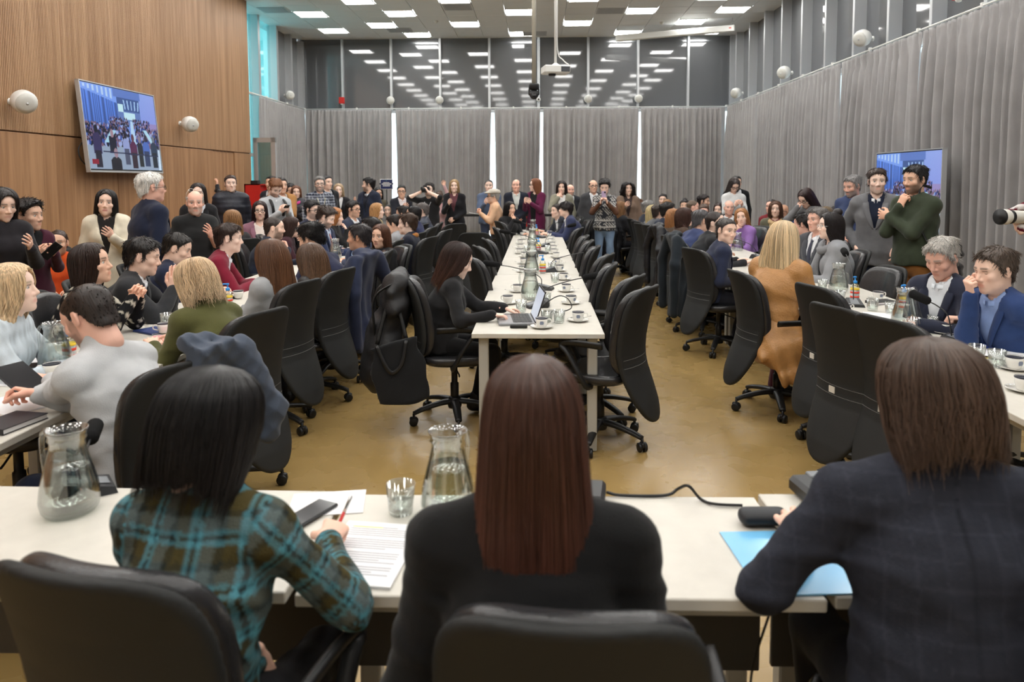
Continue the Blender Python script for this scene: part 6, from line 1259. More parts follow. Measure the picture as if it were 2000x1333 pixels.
for u, rz, lb, rc, rs in (((2.338, 5.331, 0.750), -14, 'long microphone leaning up towards the green jumper man', .38, .34), ((2.353, 4.082, 0.750), 40, 'short gooseneck microphone before the blue suit man', .13, .22), ((2.603, 8.546, 0.750), 45, 'microphone beside the tan coat bending to the navy suit man', .34, .22)): mic(u[0], u[1], rz, lb, rc, rs, fl=.12)
u = (2.263, 5.581, 0.750); sheet(u[0], u[1], 8, .21, .30, 'white sheets lying beside the tan coat', n=3)
u = (2.602, 4.841, 0.750); sheet(u[0], u[1], 60, .21, .30, 'white sheets under the hands of the grey haired man looking down', n=2)
u = (2.390, 4.911, 0.750); sheet(u[0], u[1], 70, .21, .30, 'white sheet under a pen beside the glass', n=1)
u = (2.498, 3.822, 0.750); sheet(u[0], u[1], 75, .21, .30, 'white printed sheet past the blue notebook', n=2)
u = (2.323, 3.797, 0.750); sheet(u[0], u[1]-.02, 20, .076, .076, 'small yellow sticky note beside the blue notebook', mat('sticky_yellow', srgb(238, 226, 140), .8), n=2)
u = (2.539, 4.035, 0.750); book(u[0], u[1], 75, .17, .24, .014, (38, 62, 148), 'royal blue notebook before the blue suit man')
u = (2.586, 5.423, 0.750); book(u[0], u[1], 20, .2, .12, .02, (34, 34, 36), 'black folder beside the long microphone base', name='folder', cat='folder')
u = (3.016, 7.973, 0.750); t = empty('thermos', (u[0], u[1], TZ+.001)); tag(t, 'steel thermos flask with black and red lid held by the grey coat woman', 'thermos'); MB().lathe([(0, 0), (.04, 0), (.042, .01), (.042, .2), (.034, .225), (0, .225)], 18).obj('flask', M_steel, t, True); MB().lathe([(.034, .222), (.036, .226), (.036, .285), (.02, .295), (0, .295)], 16).obj('lid', M_black, t, True); MB().lathe([(.022, .292), (.022, .302), (0, .304)], 12).obj('button', M_red, t, True)
# ================================================================ on the tables by the timber wall
u = (-2.379, 3.409, 0.750); jug(u[0], u[1], 170, 'water jug beside the grey fleece man', 1.05)
u = (-2.445, 3.611, 0.750); sanitiser(u[0], u[1], 'sanitiser bottle in front of the grey fleece man chin', rz=200)
u = (-2.274, 5.154, 0.750); sanitiser(u[0], u[1], 'sanitiser bottle between the blond suede woman and burgundy sweater', rz=10)
u = (-2.434, 8.533, 0.750); jug(u[0], u[1], 30, 'water jug before the man with the pink tie', .7)
for u, lb in (((-2.323, 3.299, 0.750), 'empty white mug beside the tablet of the grey fleece man'), ((-2.287, 4.268, 0.750), 'white mug on the pink paper before the suede jacket woman'), ((-2.371, 5.565, 0.750), 'white mug near the burgundy sweater')): cup(u[0], u[1], 200, lb, saucer=False)
u = (-2.384, 4.483, 0.750); glass(u[0], u[1], 'drinking glass behind the mug on pink paper')
u = (-2.017, 2.616, 0.750); book(u[0]+.0, u[1], 80, .2, .15, .022, (34, 32, 38), 'black hardback notebook at the table edge near the grey fleece man')
u = (-2.527, 3.464, 0.750); book(u[0], u[1], 15, .19, .10, .012, (40, 34, 34), 'dark tablet case before the pale blue sweater', name='tablet_case', cat='case')
u = (-2.598, 3.629, 0.750); sheet(u[0], u[1], 20, .21, .30, 'white sheets under the arms of the pale blue sweater woman', n=4)
u = (-2.179, 2.876, 0.750); sheet(u[0], u[1], 60, .21, .30, 'white sheets under the hands of the grey fleece man', n=4)
u = (-2.487, 3.242, 0.750); sheet(u[0], u[1], 80, .21, .30, 'white printed booklet with dark drawing at the timber wall table', n=3)
u = (-2.197, 4.127, 0.750); sheet(u[0], u[1], 30, .15, .21, 'pink paper under the white mug', mat('pink_paper', srgb(232, 150, 158), .8), n=2)
u = (-2.386, 4.326, 0.750); book(u[0], u[1], 60, .15, .2, .01, (48, 66, 120), 'blue and orange booklet before the charcoal blazer man')
u = (-2.559, 4.811, 0.750); phone(Matrix.Translation((u[0], u[1], TZ+.001)) @ Matrix.Rotation(math.radians(70), 4, 'Z'), 'black tablet lying before the charcoal blazer man', w=.13, h=.2, name='tablet')
u = (-2.356, 5.306, 0.750); mic(u[0]-.12, u[1]+.22, 160, 'microphone bent to the blond suede jacket woman', .30, .2)
# tablet held by the man in grey fleece
q = (GRY['W'][-1]+GRY['W'][1])/2+np.array((-.10, .0, .035)); phone(place(q, np.array((.3, .95, 0)), None, np.array((.45, -.2, .87))), 'black tablet held in both hands of the grey fleece man', w=.14, h=.19, name='tablet')
# ================================================================ on the front desk
u = (-1.319, 1.920, 0.750); jug(u[0], u[1], 165, 'large glass water jug standing on the front desk beside the plaid jacket', 1.1)
u = (-0.248, 1.934, 0.750); jug(u[0], u[1], 60, 'glass water jug before the long haired woman at the front desk', 1.05)
u = (-0.382, 1.936, 0.750); glass(u[0], u[1], 'drinking glass beside the white printed pages on the front desk')
u = (-1.345, 2.035, 0.750); mic(u[0]-.02, u[1], 25, 'dark conference microphone base behind the large front desk jug', .22, .09, base_rz=math.radians(105))
u = (-0.424, 1.716, 0.750); sheet(u[0], u[1], -6, .21, .297, 'stack of printed white pages before the plaid jacket woman', n=5, lines=True)
u = (-0.605, 1.988, 0.750); sheet(u[0], u[1], 10, .21, .15, 'white sheet under the dark phone on the front desk', n=2)
u = (-0.631, 1.914, 0.750); phone(Matrix.Translation((u[0], u[1], TZ+.004)) @ Matrix.Rotation(math.radians(-25), 4, 'Z'), 'dark phone lying near the hand with the red pen')
q = F1['W'][1]+F1['HD'][1]*.085+np.array((.0, 0, -.012)); dr = unit((.30, .55, .75)); t = empty('red_pen', tuple(q)); tag(t, 'red ballpoint pen with silver tip in the hand of the plaid jacket woman', 'pen')
link('barrel', MB().tube([-dr*.06, dr*.035], .0045, 8).data('barrel', M_red, True), t); link('cap', MB().tube([dr*.035, dr*.075, dr*.08], [.0048, .0045, .002], 8).data('cap', M_chrome, True), t)
u = (0.610, 1.898, 0.750); t = empty('spectacle_case', (u[0], u[1], TZ+.001), math.radians(2)); tag(t, 'black spectacle case on the front desk above the blue folder', 'case')
v = Vol((-.1, -.05, -.01), (.1, .05, .06), .005); v.put(ell((-.045, 0, .022), (.045, 0, .022), (0, 1, 0), .034, .034, .022, .022), .01); v.warp(lambda P, d: np.maximum(d, .001-P[..., 2])); V, F = v.mesh(); link('case_body', mesh_np('case_body', V, F, mat('case_black', srgb(38, 40, 44), .5)), t)
link('seam', MB().add(*[np.stack([.0793*np.cos(np.linspace(0, 6.283, 40))*np.array([1]*40), .0345*np.sin(np.linspace(0, 6.283, 40)), np.full(40, .022)], 1), []]).data('seam', M_black) if False else MB().box((-.06, -.0347, .0212), (.06, -.0335, .0226)).data('seam', M_black), t)
u = (0.565, 1.713, 0.750); sheet(u[0]+.05, u[1]-.005, 4, .25, .29, 'glossy light blue plastic folder under the arm of the shaggy haired man', mat('blue_folder', srgb(120, 194, 240), .18, 0, .5, coat=.6), n=3, name='plastic_folder', cat='folder')
u = (0.817, 2.026, 0.750); t = empty('conference_unit', (u[0], u[1], TZ+.001), math.radians(8)); tag(t, 'black microphone unit beside the spectacle case', 'microphone'); MB().rbox((-.055, -.11, 0), (.055, .10, .05), .012).obj('housing', M_mic, t); MB().rbox((.0, .06, .03), (.05, .10, .056), .004).obj('panel', M_micgrey, t)
u = (0.170, 2.009, 0.750); t = empty('conference_unit', (u[0]-.01, u[1], TZ+.001), math.radians(-8)); tag(t, 'grey microphone unit beside the long brown hair', 'microphone'); MB().rbox((-.05, -.06, 0), (.035, .07, .045), .01).obj('housing', M_mic, t)
def cable(pts, label, r=.0045): tag(MB().tube(bez(pts, 8), r, 6).obj('cable', M_black, None, True), label, 'cable')
a, b, c = (0.205, 2.065, 0.760), (0.436, 2.023, 0.800), (0.473, 2.035, 0.757); cable([a, (0.249, 2.052, 0.757), (0.376, 2.056, 0.757), (0.415, 2.062, 0.775), b, c, (0.505, 2.003, 0.757), (0.582, 1.995, 0.757)], 'black cable looping up at the far edge of the front desk')
cable([(0.884, 2.070, 0.800), (0.859, 2.066, 0.840), (0.905, 2.055, 0.860), (1.012, 2.094, 0.850)], 'black gooseneck cable beside the shoulder of the shaggy haired man', .006)
cable([(0.539, 1.603, 0.700), (.50, 1.62, .5), (.52, 1.60, .3), (.56, 1.55, .02)], 'thin black cable hanging below the front desk', .003)
# ================================================================ held things
def held(P, w, label, c=(24, 24, 26), q=1, d=.07):
    p = P['W'][q]+P['HD'][q]*d; phone(place(p, P['rt'], None, unit(-P['fw']*.7+np.array((0, 0, .8)))), label, c)
mid = lambda P: (P['W'][1]+P['W'][-1])/2
phone(place(mid(MAR)+MAR['fw']*.07+np.array((0, 0, .03)), MAR['rt']*.6+np.array((0, 0, .5)), None, -MAR['fw']+np.array((0, 0, .6))), 'black phone held by the maroon hoodie woman')
phone(place(mid(PHN)+PHN['fw']*.06+np.array((0, 0, .05)), PHN['rt'], None, -PHN['fw']*.6+np.array((0, 0, .8))), 'dark phone held by the grey jumper man with backpack')
phone(place(mid(KNI)+KNI['fw']*.03+np.array((0, 0, .12)), KNI['rt'], None, -KNI['fw']+np.array((0, 0, .15))), 'lilac phone raised by the knit vest woman', (196, 176, 214))
t = empty('camera', tuple(CAM['HC']+CAM['fw']*.17+np.array((0, 0, .02))), math.radians(172)); tag(t, 'black camera held up to the eye of the photographer in black tee', 'camera')
MB().rbox((-.075, -.035, -.05), (.075, .035, .05), .012).rbox((-.03, -.03, .045), (.03, .03, .075), .008).obj('camera_body', M_black, t); link('lens', MB().tube([(0, .03, 0), (0, .09, 0), (0, .095, 0), (0, .12, 0)], [.035, .035, .039, .039], 16).data('lens', M_black, True), t)
e = np.array((3.130, 4.950, 1.424)); t = empty('telephoto_camera', tuple(e)); tag(t, 'camera with long white telephoto lens aimed from beside the curtain', 'camera'); dx = unit((1, .25, -.02)); tip = np.zeros(3)
link('lens', MB().tube([dx*0, dx*.05, dx*.06, dx*.10, dx*.24, dx*.34], [.052, .052, .046, .046, .04, .036], 20).data('lens', mat('lens_white', srgb(222, 220, 212), .4), True), t)
for x0, x1, r in ((-.008, .006, .0535), (.062, .085, .0475), (.20, .225, .0425)): link('lens_ring', MB().tube([dx*x0, dx*x1], r, 20).data('lens_ring', M_black, True), t)
link('camera_body', MB().add(*box_at(dx*.40, dx, np.cross((0, 0, 1.), dx), np.array((0, 0, 1.)), .05, .075, .06)).data('camera_body', M_black), t)
# flat cap and notepad
CP = CAP; t = empty('flat_cap', tuple(CP['HC'])); t.matrix_world = Matrix.Translation(Vector(tuple(CP['base']))) @ CP['hm']; tag(t, 'pale grey flat cap on the man in the peach jumper', 'cap')
v = Vol((-.13, -.14, .0), (.13, .17, .18), .008); v.put(ball((0, -.015, .085), (.098, .118, .06)), .02); v.put(ball((0, .10, .07), (.075, .06, .014)), .03); v.warp(lambda P, d: np.maximum(d, .058-P[..., 2]+.12*np.clip(-P[..., 1], -.1, .1)*0)); V, F = v.mesh(); link('cap_body', mesh_np('cap_body', V, F, fabric((196, 190, 178))), t)
p = mid(CP)+CP['fw']*.09; phone(place(p, CP['rt'], None, np.array((0, 0, 1.))+CP['fw']*-.2), 'open white notepad in the hands of the flat cap man', (234, 234, 232), .14, .21, .008, 'notepad')
# bags
v = Vol((-.2, -.16, -.32), (.2, .16, .12), .01); v.put(ball((0, 0, 0), (.14, .085, .085)), .02); v.put(ball((0, 0, -.16), (.14, .09, .1)), .02); v.warp(lambda P, d: d+.006*np.sin(P[..., 2]*70)+nz(P, 50, .004, 5)); V, F = v.mesh()
q = GRN['P0']+GRN['rt']*-.0+np.array((.12, -.30, .06)); t = empty('shoulder_bag', tuple(q), .3); tag(t, 'glossy black quilted shoulder bag on the hip of the green jumper man', 'bag'); link('bag_body', mesh_np('bag_body', V, F, mat('patent_black', srgb(24, 24, 26), .18, 0, .6)), t)
MB().tube(bez([(-.1, .1, .05), (-.12, .2, .25), (-.06, .26, .55), (.06, .26, .55)], 6), .012, 6, flat=.4).obj('strap', M_black, t, True)
for P, lb, c in ((PHN, 'dark backpack worn by the pale grey jumper man', (38, 38, 42)),):
    v = Vol(P['P2']-.5, P['P2']+.5, .02); ctr = P['P2']-P['fw']*.22; v.put(ell(ctr-P['u3']*.16, ctr+P['u3']*.14, P['rt'], .15, .13, .09, .08), .03); V, F = v.mesh(); t = empty('backpack', tuple(ctr)); tag(t, lb, 'backpack'); link('bag_body', mesh_np('bag_body', V-ctr, F, fabric(c)), t)
    for s in (-1, 1): link('strap', MB().tube(bez([P['SH'][s]*.55+P['P3']*.45-P['fw']*.1-ctr, P['SH'][s]*.55+P['P3']*.45+P['u3']*.055-ctr, P['SH'][s]*.6+P['P2']*.4+P['fw']*.145+P['u3']*.03-ctr, P['SH'][s]*.4+P['P1']*.6+P['fw']*.13-ctr], 5), .022, 6, flat=.35, up=tuple(P['fw'])).data('strap', M_black, True), t)

# the tan coat spreads over the chair and hangs towards the floor
B = BLO; v = Vol(B['P0']-.6, B['P0']+.5, .014); cdir = np.array((-.12, -1., 0)); P0 = B['P0']; rr = np.array((1., -.12, 0))
v.put(ell(P0+np.array((.02, -.0, .10)), P0+np.array((.05, -.07, -.06)), (1, 0, 0), .15, .21, .14, .17), .06); v.put(ell(P0+np.array((.06, -.20, -.04)), P0+np.array((.15, -.24, -.22)), (1, 0, 0), .17, .13, .04, .035), .06); v.put(ell(P0+np.array((.14, -.24, -.2)), P0+np.array((.19, -.24, -.36)), (1, .2, 0), .12, .06, .032, .022), .05)
v.warp(lambda P, d: d+.007*np.sin(P[..., 0]*60+P[..., 2]*14)*np.clip((P0[2]+.05-P[..., 2])/.15, 0, 1)+nz(P, 35, .003, 4)); V, F = v.mesh(); link('coat_tail', mesh_np('coat_tail', V-B['base'], F, fabric((176, 128, 76), 'leather')), B['root'])
# ================================================================ televisions showing the same room
def tv_picture(nx=240, ny=136):
    r = np.random.default_rng(11); im = np.zeros((ny, nx, 3)); X, Y = np.meshgrid(np.linspace(0, 1, nx), np.linspace(0, 1, ny))       # Y up
    im[:] = (.30, .44, .86); S = lambda m, c: im.__setitem__(m, c)
    cur = X < .44; s = .5+.5*np.sin(X*190+3*np.sin(X*37)); im[cur] = (np.array((.22, .40, .92))[None]*(.55+.55*s[cur][:, None])*(.55+.55*Y[cur][:, None])).clip(0, 1)
    S((X < .44) & (Y > .93-.25*X), (.34, .52, .98)); 
    for k in range(7): S((abs(X-.04-.055*k) < .012) & (Y > .96-.25*X) & (Y < .99), (.62, .78, 1.))
    rc = X > .76; im[rc] = np.stack([.34+.10*Y+.1*(X-.76), .40+.16*Y, .84+.1*Y], -1)[rc]; S((X > .76) & (Y < .62), (.48, .42, .70))
    cg = (Y > .90-.5*abs(X-.58)*0) & (X > .40) & (X < .78); S(cg, (.24, .36, .72))
    S((X > .44) & (X < .76) & (Y > .74) & (Y <= .90), (.13, .22, .46)); S((X > .44) & (X < .76) & (Y > .55) & (Y <= .74), (.25, .36, .66))
    for k in range(5): S((abs(X-(.55+.045*k)-(k-2)*.06*(Y-.75)) < .008) & (Y > .76) & (Y < .88), (.55, .74, 1.))
    S((X > .45) & (X < .52) & (Y > .72) & (Y < .82), (.72, .94, 1.)); S((X > .52) & (X < .68) & (Y > .63) & (Y < .72), (.70, .92, 1.))
    S(Y < .30, (.46, .54, .66))
    cols = [(.02, .03, .09), (.05, .08, .26), (.02, .02, .05), (.50, .58, .86), (.34, .22, .30), (.10, .18, .50), (.02, .03, .09)]
    for i in range(900):
        y = .64-.34*r.uniform()**1.1; x = r.uniform(.0, 1.0)
        if abs(x-.60) < .035+.12*(.64-y)*.3: continue
        if (x < .3 or x > .88) and y > .54: continue
        k = .007+.030*(.66-y); S(((X-x)/k)**2+((Y-y)/(k*1.8))**2 < 1, cols[r.integers(7)]); S(((X-x)/(k*.5))**2+((Y-y-k*2.0)/(k*.85))**2 < 1, (.40, .30, .38) if i % 3 else (.03, .03, .07))
    S((abs(X-.615) < .018+.06*(.62-Y)) & (Y < .62) & (Y > .32), (.62, .80, .98)); S((abs(X-(.05+.62*Y)) < .035) & (Y < .48) & (Y > .32), (.55, .80, .92)); S((abs(X-(1.12-.62*Y)) < .028) & (Y < .52) & (Y > .30), (.60, .82, .95))
    def fig(x, h, w, c, hc, b=.0):
        S((abs(X-x) < w*np.clip((h-Y)/.06, 0, 1)**.5) & (Y < h) & (Y > b+.16), c); S((abs(X-x) < w*.75) & (Y <= b+.2) & (Y > b), tuple(np.array(c)*.35)); S(((X-x)/.021)**2+((Y-h-.035)/.05)**2 < 1, hc)
    for a in ((.12, .44, .05, (.10, .08, .22), (.02, .02, .05), .02), (.32, .40, .062, (.07, .09, .24), (.52, .38, .44), .2), (.50, .40, .045, (.46, .52, .78), (.03, .03, .07), .06), (.60, .37, .05, (.20, .03, .16), (.24, .12, .16), .02), (.70, .36, .042, (.02, .03, .07), (.40, .34, .42), .04), (.79, .38, .052, (.16, .28, .66), (.08, .07, .12), .05), (.91, .38, .05, (.05, .10, .18), (.30, .34, .40), .03)): fig(*a)
    S((abs(X-.34) < .07*np.clip((.16-Y)/.05, 0, 1)**.5) & (Y < .15), (.02, .02, .05)); S(((X-.345)/.026)**2+((Y-.20)/.06)**2 < 1, (.50, .38, .44)); S((abs(Y-.21+.03*(X-.2)) < .008) & (X > .18), (.03, .05, .16)); S((abs(X-.07) < .04) & (abs(Y-.085) < .03), (.42, .03, .09))
    S((abs(X-.985+.35*(Y-.15)*-.2) < .018) & (Y < .28), (.75, .88, 1.)); return np.clip(im, 0, 1)**1.5
PIC = tv_picture()
def screen_mesh(w, h):
    ny, nx, _ = PIC.shape; X, Z = np.meshgrid(np.linspace(-w/2, w/2, nx), np.linspace(-h/2, h/2, ny)); V = np.stack([X.ravel(), np.zeros(nx*ny), Z.ravel()], 1)
    i, j = np.meshgrid(np.arange(ny-1), np.arange(nx-1), indexing='ij'); q = i*nx+j; F = np.stack([q, q+1, q+nx+1, q+nx], -1).reshape(-1, 4)
    return mesh_np('screen', V, F, M_tv, True, PIC.reshape(-1, 3))
M_tv = bpy.data.materials.new('tv_picture'); M_tv.use_nodes = True; nt = M_tv.node_tree; b = nt.nodes['Principled BSDF']; at_ = nt.nodes.new('ShaderNodeAttribute'); at_.attribute_name = 'Col'
nt.links.new(at_.outputs['Color'], b.inputs['Emission Color']); b.inputs['Emission Strength'].default_value = .62; b.inputs['Base Color'].default_value = (.01, .01, .012, 1); b.inputs['Roughness'].default_value = .15
def television(loc, rz, w, h, label, tilt=0.):
    t = empty('television', loc); t.rotation_euler = (math.radians(tilt), 0, math.radians(rz)); tag(t, label, 'television'); s = link('screen', screen_mesh(w-.03, h-.04), t, (0, -.031, .004))
    MB().rbox((-w/2, -.03, -h/2), (w/2, .03, h/2), .006).obj('housing', M_black, t)
    f = MB()
    for a, b in (((-w/2-.008, -.036, -h/2-.02), (w/2+.008, .02, -h/2+.004)), ((-w/2-.008, -.036, h/2-.004), (w/2+.008, .02, h/2+.008)), ((-w/2-.008, -.036, -h/2), (-w/2+.006, .02, h/2)), ((w/2-.006, -.036, -h/2), (w/2+.008, .02, h/2))): f.box(a, b)
    f.obj('bezel', M_alu, t); return t
tl = television((-5.86, 10.02, 2.41), 90, 1.80, 1.17, 'wall mounted television on the timber wall showing the crowded room', tilt=-5)
MB().rbox((-.3, .03, -.25), (.3, .12, .25), .01).obj('wall_bracket', M_black, tl)
mb = MB().tube(bez([(-.85, .05, -.2), (-.93, .07, -.3), (-.93, .06, -.42), (-.86, .05, -.5)], 5), .008, 5).obj('power_cord', M_black, tl, True)
tr = television((4.66, 9.19, 1.50), -90, 1.60, 1.06, 'television on a stand by the curtains behind the green jumper man')
MB().rbox((-.06, .02, -1.46), (.06, .07, -.5), .01).rbox((-.4, -.2, -1.5), (.4, .3, -1.47), .01).obj('stand', M_black, tr)
# ================================================================ loudspeakers
SPK = {'housing': MB().lathe([(0, -.10), (.06, -.098), (.105, -.08), (.125, -.03), (.125, .03), (.105, .075), (.0, .085)], 22).data('housing', M_white, True), 'front_grille': MB().lathe([(.0, .095), (.06, .092), (.108, .075), (.108, .07)], 22).data('front_grille', mat('speaker_mesh', srgb(206, 206, 200), .6), True), 'badge': MB().lathe([(0, .099), (.014, .098), (.015, .093)], 12).data('badge', M_alu, True)}
def speaker(loc, d, wall, label, s=1.0):
    t = empty('wall_speaker', loc); tag(t, label, 'speaker', 'round white loudspeakers'); d = unit(d); q = Vector(tuple(d)).to_track_quat('Z', 'Y')
    h = empty('x'); bpy.data.objects.remove(h)
    for k in SPK: o = link(k, SPK[k], t); o.rotation_euler = q.to_euler(); o.scale = (s,)*3
    w = np.array(wall)-np.array(loc); link('bracket', MB().tube([np.zeros(3), w*.6, w], .014, 8).tube([w*.93, w], .04, 12).data('bracket', M_white, True), t)
speaker((-5.80, 8.00, 2.59), (.75, -.5, -.3), (-6.0, 8.05, 2.6), 'round white loudspeaker on the timber wall near the television edge', 1.05)
speaker((-5.80, 11.9, 2.64), (.8, -.45, -.25), (-6.0, 11.95, 2.66), 'round white loudspeaker on the timber wall between television and door', 1.05)
speaker((-6.15, 17.85, 3.82), (.7, -.7, -.1), (-6.3, 17.9, 3.82), 'small round loudspeaker on the tinted glass mullion', .9)
for x, lb in ((-3.89, 'loudspeaker on a far mullion above the curtain gap by the stand sign'), (-2.58, 'loudspeaker on a far mullion above the photographer'), (1.35, 'loudspeaker on a far mullion beside the projector'), (2.67, 'loudspeaker on a far mullion next to the last curtain gap')): speaker((x, YB-.16, 3.82), (.15, -1, -.2), (x, YB-.05, 3.84), 'pale oval '+lb, .85)
for y, z, lb in ((11.09, 3.79, 'white loudspeaker on a fin above the blazer and green jumper men'), (14.51, 3.79, 'white loudspeaker on a fin above the hand on brow woman'), (17.92, 3.80, 'white loudspeaker on the fin next to the far corner')): speaker((XR-.28, y, z), (-.8, -.5, -.3), (XR-.1, y+.05, z), lb, 1.0)
def alarm(loc, rz, label):
    t = empty('alarm_sounder', loc, math.radians(rz)); tag(t, label, 'alarm', 'red alarm boxes'); MB().rbox((-.07, -.05, -.085), (.07, .05, .085), .01).obj('alarm_body', M_red, t); MB().lathe([(0, -.12), (.03, -.11), (.04, -.085)], 14).obj('strobe', M_white, t, True); MB().rbox((-.04, .05, -.05), (.04, .09, .05), .004).obj('mount', M_white, t)
alarm((-5.20, YB-.14, 3.83), 0, 'red alarm box on the far mullion nearest the tinted glass'); alarm((XR-.22, 8.73, 3.86), 90, 'red and white alarm sounder on a fin high above the curtain rod')
t = empty('security_camera', (.045, YB-.2, 3.80)); tag(t, 'white security camera on the mullion behind the black dome camera', 'camera'); MB().rbox((-.035, -.16, -.035), (.035, .06, .035), .01).obj('housing', M_white, t); MB().lathe([(0, -.02), (.055, -.01), (.06, .03), (.04, .06), (0, .07)], 14, (0, .1, 0)).obj('mount', M_white, t, True); MB().rbox((-.022, -.165, -.022), (.022, .158 - .3, .022), .004).obj('lens', M_black, t)
# ================================================================ hanging projector, camera pole, projection screen
pj = (0.272, 10.600, 3.284); t = empty('projector', pj, math.radians(12)); tag(t, 'white projector hanging from a ceiling pole', 'projector')
MB().rbox((-.19, -.14, -.055), (.19, .14, .055), .015).obj('projector_body', M_white, t); MB().box((.05, -.143, -.04), (.18, -.138, .035)).obj('vent_panel', mat('dark_vent', srgb(70, 72, 76), .6), t)
link('lens', MB().lathe([(0, -.03), (.05, -.03), (.055, .0)], 16, (-.05, 0, -.055)).data('lens', M_mic, True), t)
MB().tube([(0, 0, .05), (0, 0, ZC-pj[2])], .019, 10).lathe([(.07, 0), (.07, .012), (.02, .05)], 14, (0, 0, .052)).obj('pole', M_white, t, True); MB().tube(bez([(.03, .02, ZC-pj[2]-.05), (.03, .02, 1.0), (.035, .02, .3), (.10, -.05, .14), (.17, -.12, .06)], 6), .008, 6).obj('cable', M_white, t, True)
cp = (-0.040, 10.200, 2.949); t = empty('ptz_camera', cp); tag(t, 'black dome camera at the bottom of a long grey ceiling pole', 'camera')
MB().tube([(0, 0, .08), (0, 0, ZC-cp[2])], .030, 12).obj('pole', mat('pole_grey', srgb(176, 172, 158), .4, .3), t, True)
MB().lathe([(0, .085), (.07, .085), (.075, .07), (.075, .02), (.05, .0), (.0, .0)], 18).obj('camera_base', M_black, t, True)
v = Vol((-.1, -.1, -.16), (.1, .1, .05), .008); v.put(ball((0, 0, -.06), (.062, .062, .07)), .01); v.put(cap((0, -.05, -.08), (0, -.085, -.09), .032), .01)
for s in (-1, 1): v.put(cap((s*.066, 0, .01), (s*.066, 0, -.06), .014), .01)
V, F = v.mesh(); link('camera_head', mesh_np('camera_head', V, F, M_black), t); MB().tube([(0, -.085, -.09), (0, -.122, -.099)], [.026, .024], 16).obj('lens', mat('lens_glass', srgb(16, 16, 20), .1), t, True)
a, b = np.array((1.95, 18.0, 5.16)), np.array((4.55, 16.95, 5.16)); d = unit(b-a); t = empty('projection_screen', tuple(a)); tag(t, 'long white housing of a roll up projection screen under the ceiling', 'screen'); L_ = np.linalg.norm(b-a); ang = math.atan2(d[1], d[0]); t.rotation_euler = (0, 0, ang)
MB().rbox((0, -.07, -.07), (L_, .07, .07), .012).obj('housing', M_white, t); MB().rbox((L_-.12, -.073, -.01), (L_-.07, -.069, .015), .001).obj('badge', M_red, t); MB().tube([(L_-.05, 0, .07), (L_-.05, 0, ZC-5.16)], .006, 6).obj('hanger', M_alu, t, True); MB().tube([(.05, 0, .07), (.05, 0, ZC-5.16)], .006, 6).obj('hanger', M_alu, t, True)
# ================================================================ far end: sign, stanchions, red cabinet, red chairs
sg = (-2.948, 14.000, 1.618); t = empty('stand_sign', (sg[0], sg[1], 0)); tag(t, 'dark blue sign with white lettering on a stand', 'sign'); MB().tube([(0, 0, .02), (0, 0, sg[2]-.08)], .012, 8).lathe([(.14, 0), (.14, .015), (.02, .03)], 16).obj('stand', M_black, t, True)
MB().rbox((-.125, -.012, sg[2]-.10), (.125, .002, sg[2]+.10), .004).obj('frame', M_white, t); MB().box((-.115, -.014, sg[2]-.09), (.115, -.012, sg[2]+.09)).obj('panel', mat('sign_blue', srgb(26, 38, 84), .5), t)
r_ = np.random.default_rng(2)
for zz, half, hh in ((.032, .062, .007), (.004, .092, .011), (-.030, .070, .011)):       # three lines of lettering, too small to read
    mb = MB(); x = -half
    while x < half-.004:
        w = r_.uniform(.007, .012); mb.box((x, -.0152, sg[2]+zz-hh), (x+w, -.014, sg[2]+zz+hh)); x += w+.0022
    mb.obj('lettering', M_white, t)['kind'] = 'stuff'
for sx in (-1, 1): MB().rbox((sx*.128-.012, -.02, sg[2]-.005), (sx*.128+.012, .004, sg[2]+.02), .003).obj('clip', M_black, t)
MB().rbox((-.012, -.0152, sg[2]+.060), (.012, -.014, sg[2]+.072), .0005).obj('emblem', mat('emblem_teal', srgb(90, 130, 140), .6), t)
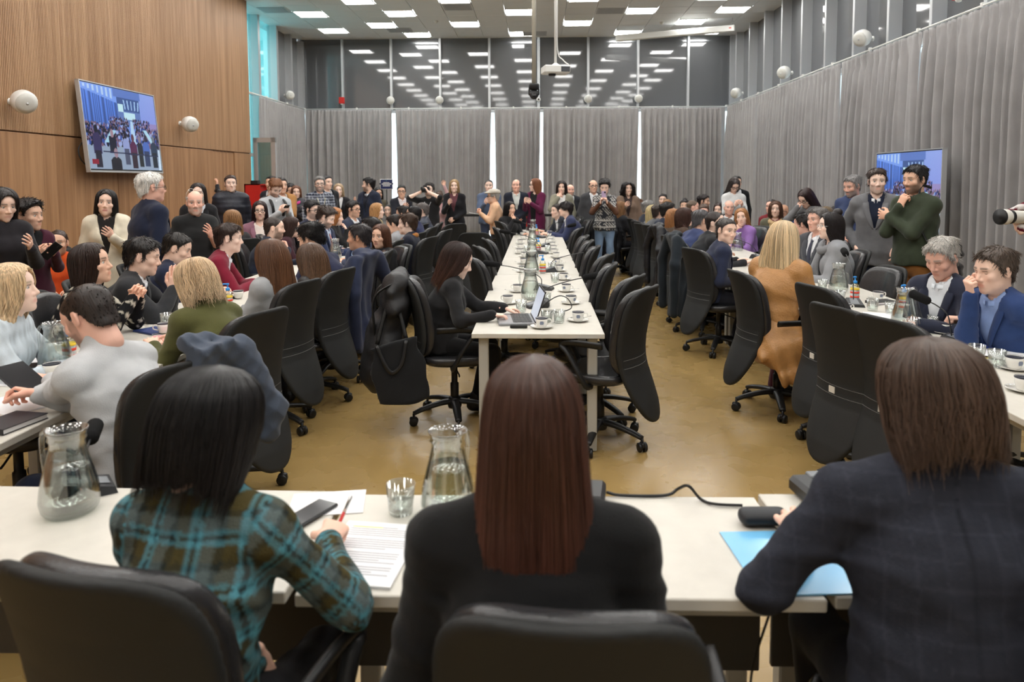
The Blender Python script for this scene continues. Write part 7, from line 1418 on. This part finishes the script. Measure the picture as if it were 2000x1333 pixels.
for k in range(6):
    x = -4.6+1.75*k; t = empty('stanchion', (x, 15.0, 0)); tag(t, 'black barrier post with belt behind the standing spectators', 'barrier', 'barrier posts'); MB().lathe([(.16, 0), (.16, .02), (.03, .04), (.027, .05), (.027, .95), (.03, .96), (.03, 1.0), (0, 1.01)], 14).obj('post', M_black, t, True)
    if k < 5: MB().box((.03, -.003, .93), (1.72, .003, .98)).obj('belt', M_black, t)
cx = (-5.624, 14.000, 1.647); t = empty('fire_cabinet', (-5.56, 14.1, 0)); tag(t, 'tall red metal cabinet with open compartment by the glass door', 'cabinet')
MB().box((-.2, -.15, 0), (.2, .15, 1.2)).box((-.2, -.15, 1.2), (-.18, .15, 1.63)).box((.1, -.15, 1.2), (.12, .15, 1.63)).box((.12, -.12, 1.2), (.2, .15, 1.25)).box((-.2, -.15, 1.61), (.2, .15, 1.63)).box((-.2, -.15, 1.2), (.1, -.14, 1.63)).box((-.18, .13, 1.2), (.2, .15, 1.63)).obj('cabinet_body', M_red, t); MB().box((-.1, -.08, 1.63), (.04, .06, 1.70)).obj('keypad', M_black, t)
M_redf = fabric((176, 38, 40))
def red_chair(x, y, rz, label):
    t = empty('stacking_chair', (x, y, 0), math.radians(rz)); tag(t, label, 'chair', 'red stacking chairs'); MB().rbox((-.22, -.2, .43), (.22, .22, .48), .02).obj('seat', M_redf, t); MB().rbox((-.21, -.235, .62), (.21, -.205, .93), .014).obj('backrest', M_redf, t)
    for sx in (-1, 1):
        for sy, zt in ((1, .44), (-1, .95)): link('leg', MB().tube(bez([(sx*.23, sy*.22, .01), (sx*.225, sy*.2, .44), (sx*.225, sy*.215, zt)] if zt > .5 else [(sx*.23, sy*.24, .01), (sx*.225, sy*.2, .3), (sx*.22, sy*.18, zt)], 4), .012, 8).data('leg', M_white, True), t)
red_chair(-1.95, 15.9, 160, 'red stacking chair with white frame behind the photographer and black jacket woman'); red_chair(-.2, 16.2, 200, 'red stacking chair half hidden behind the bald navy blazer man'); red_chair(-3.0, 15.8, 170, 'red stacking chair behind the navy coat man with quiff')
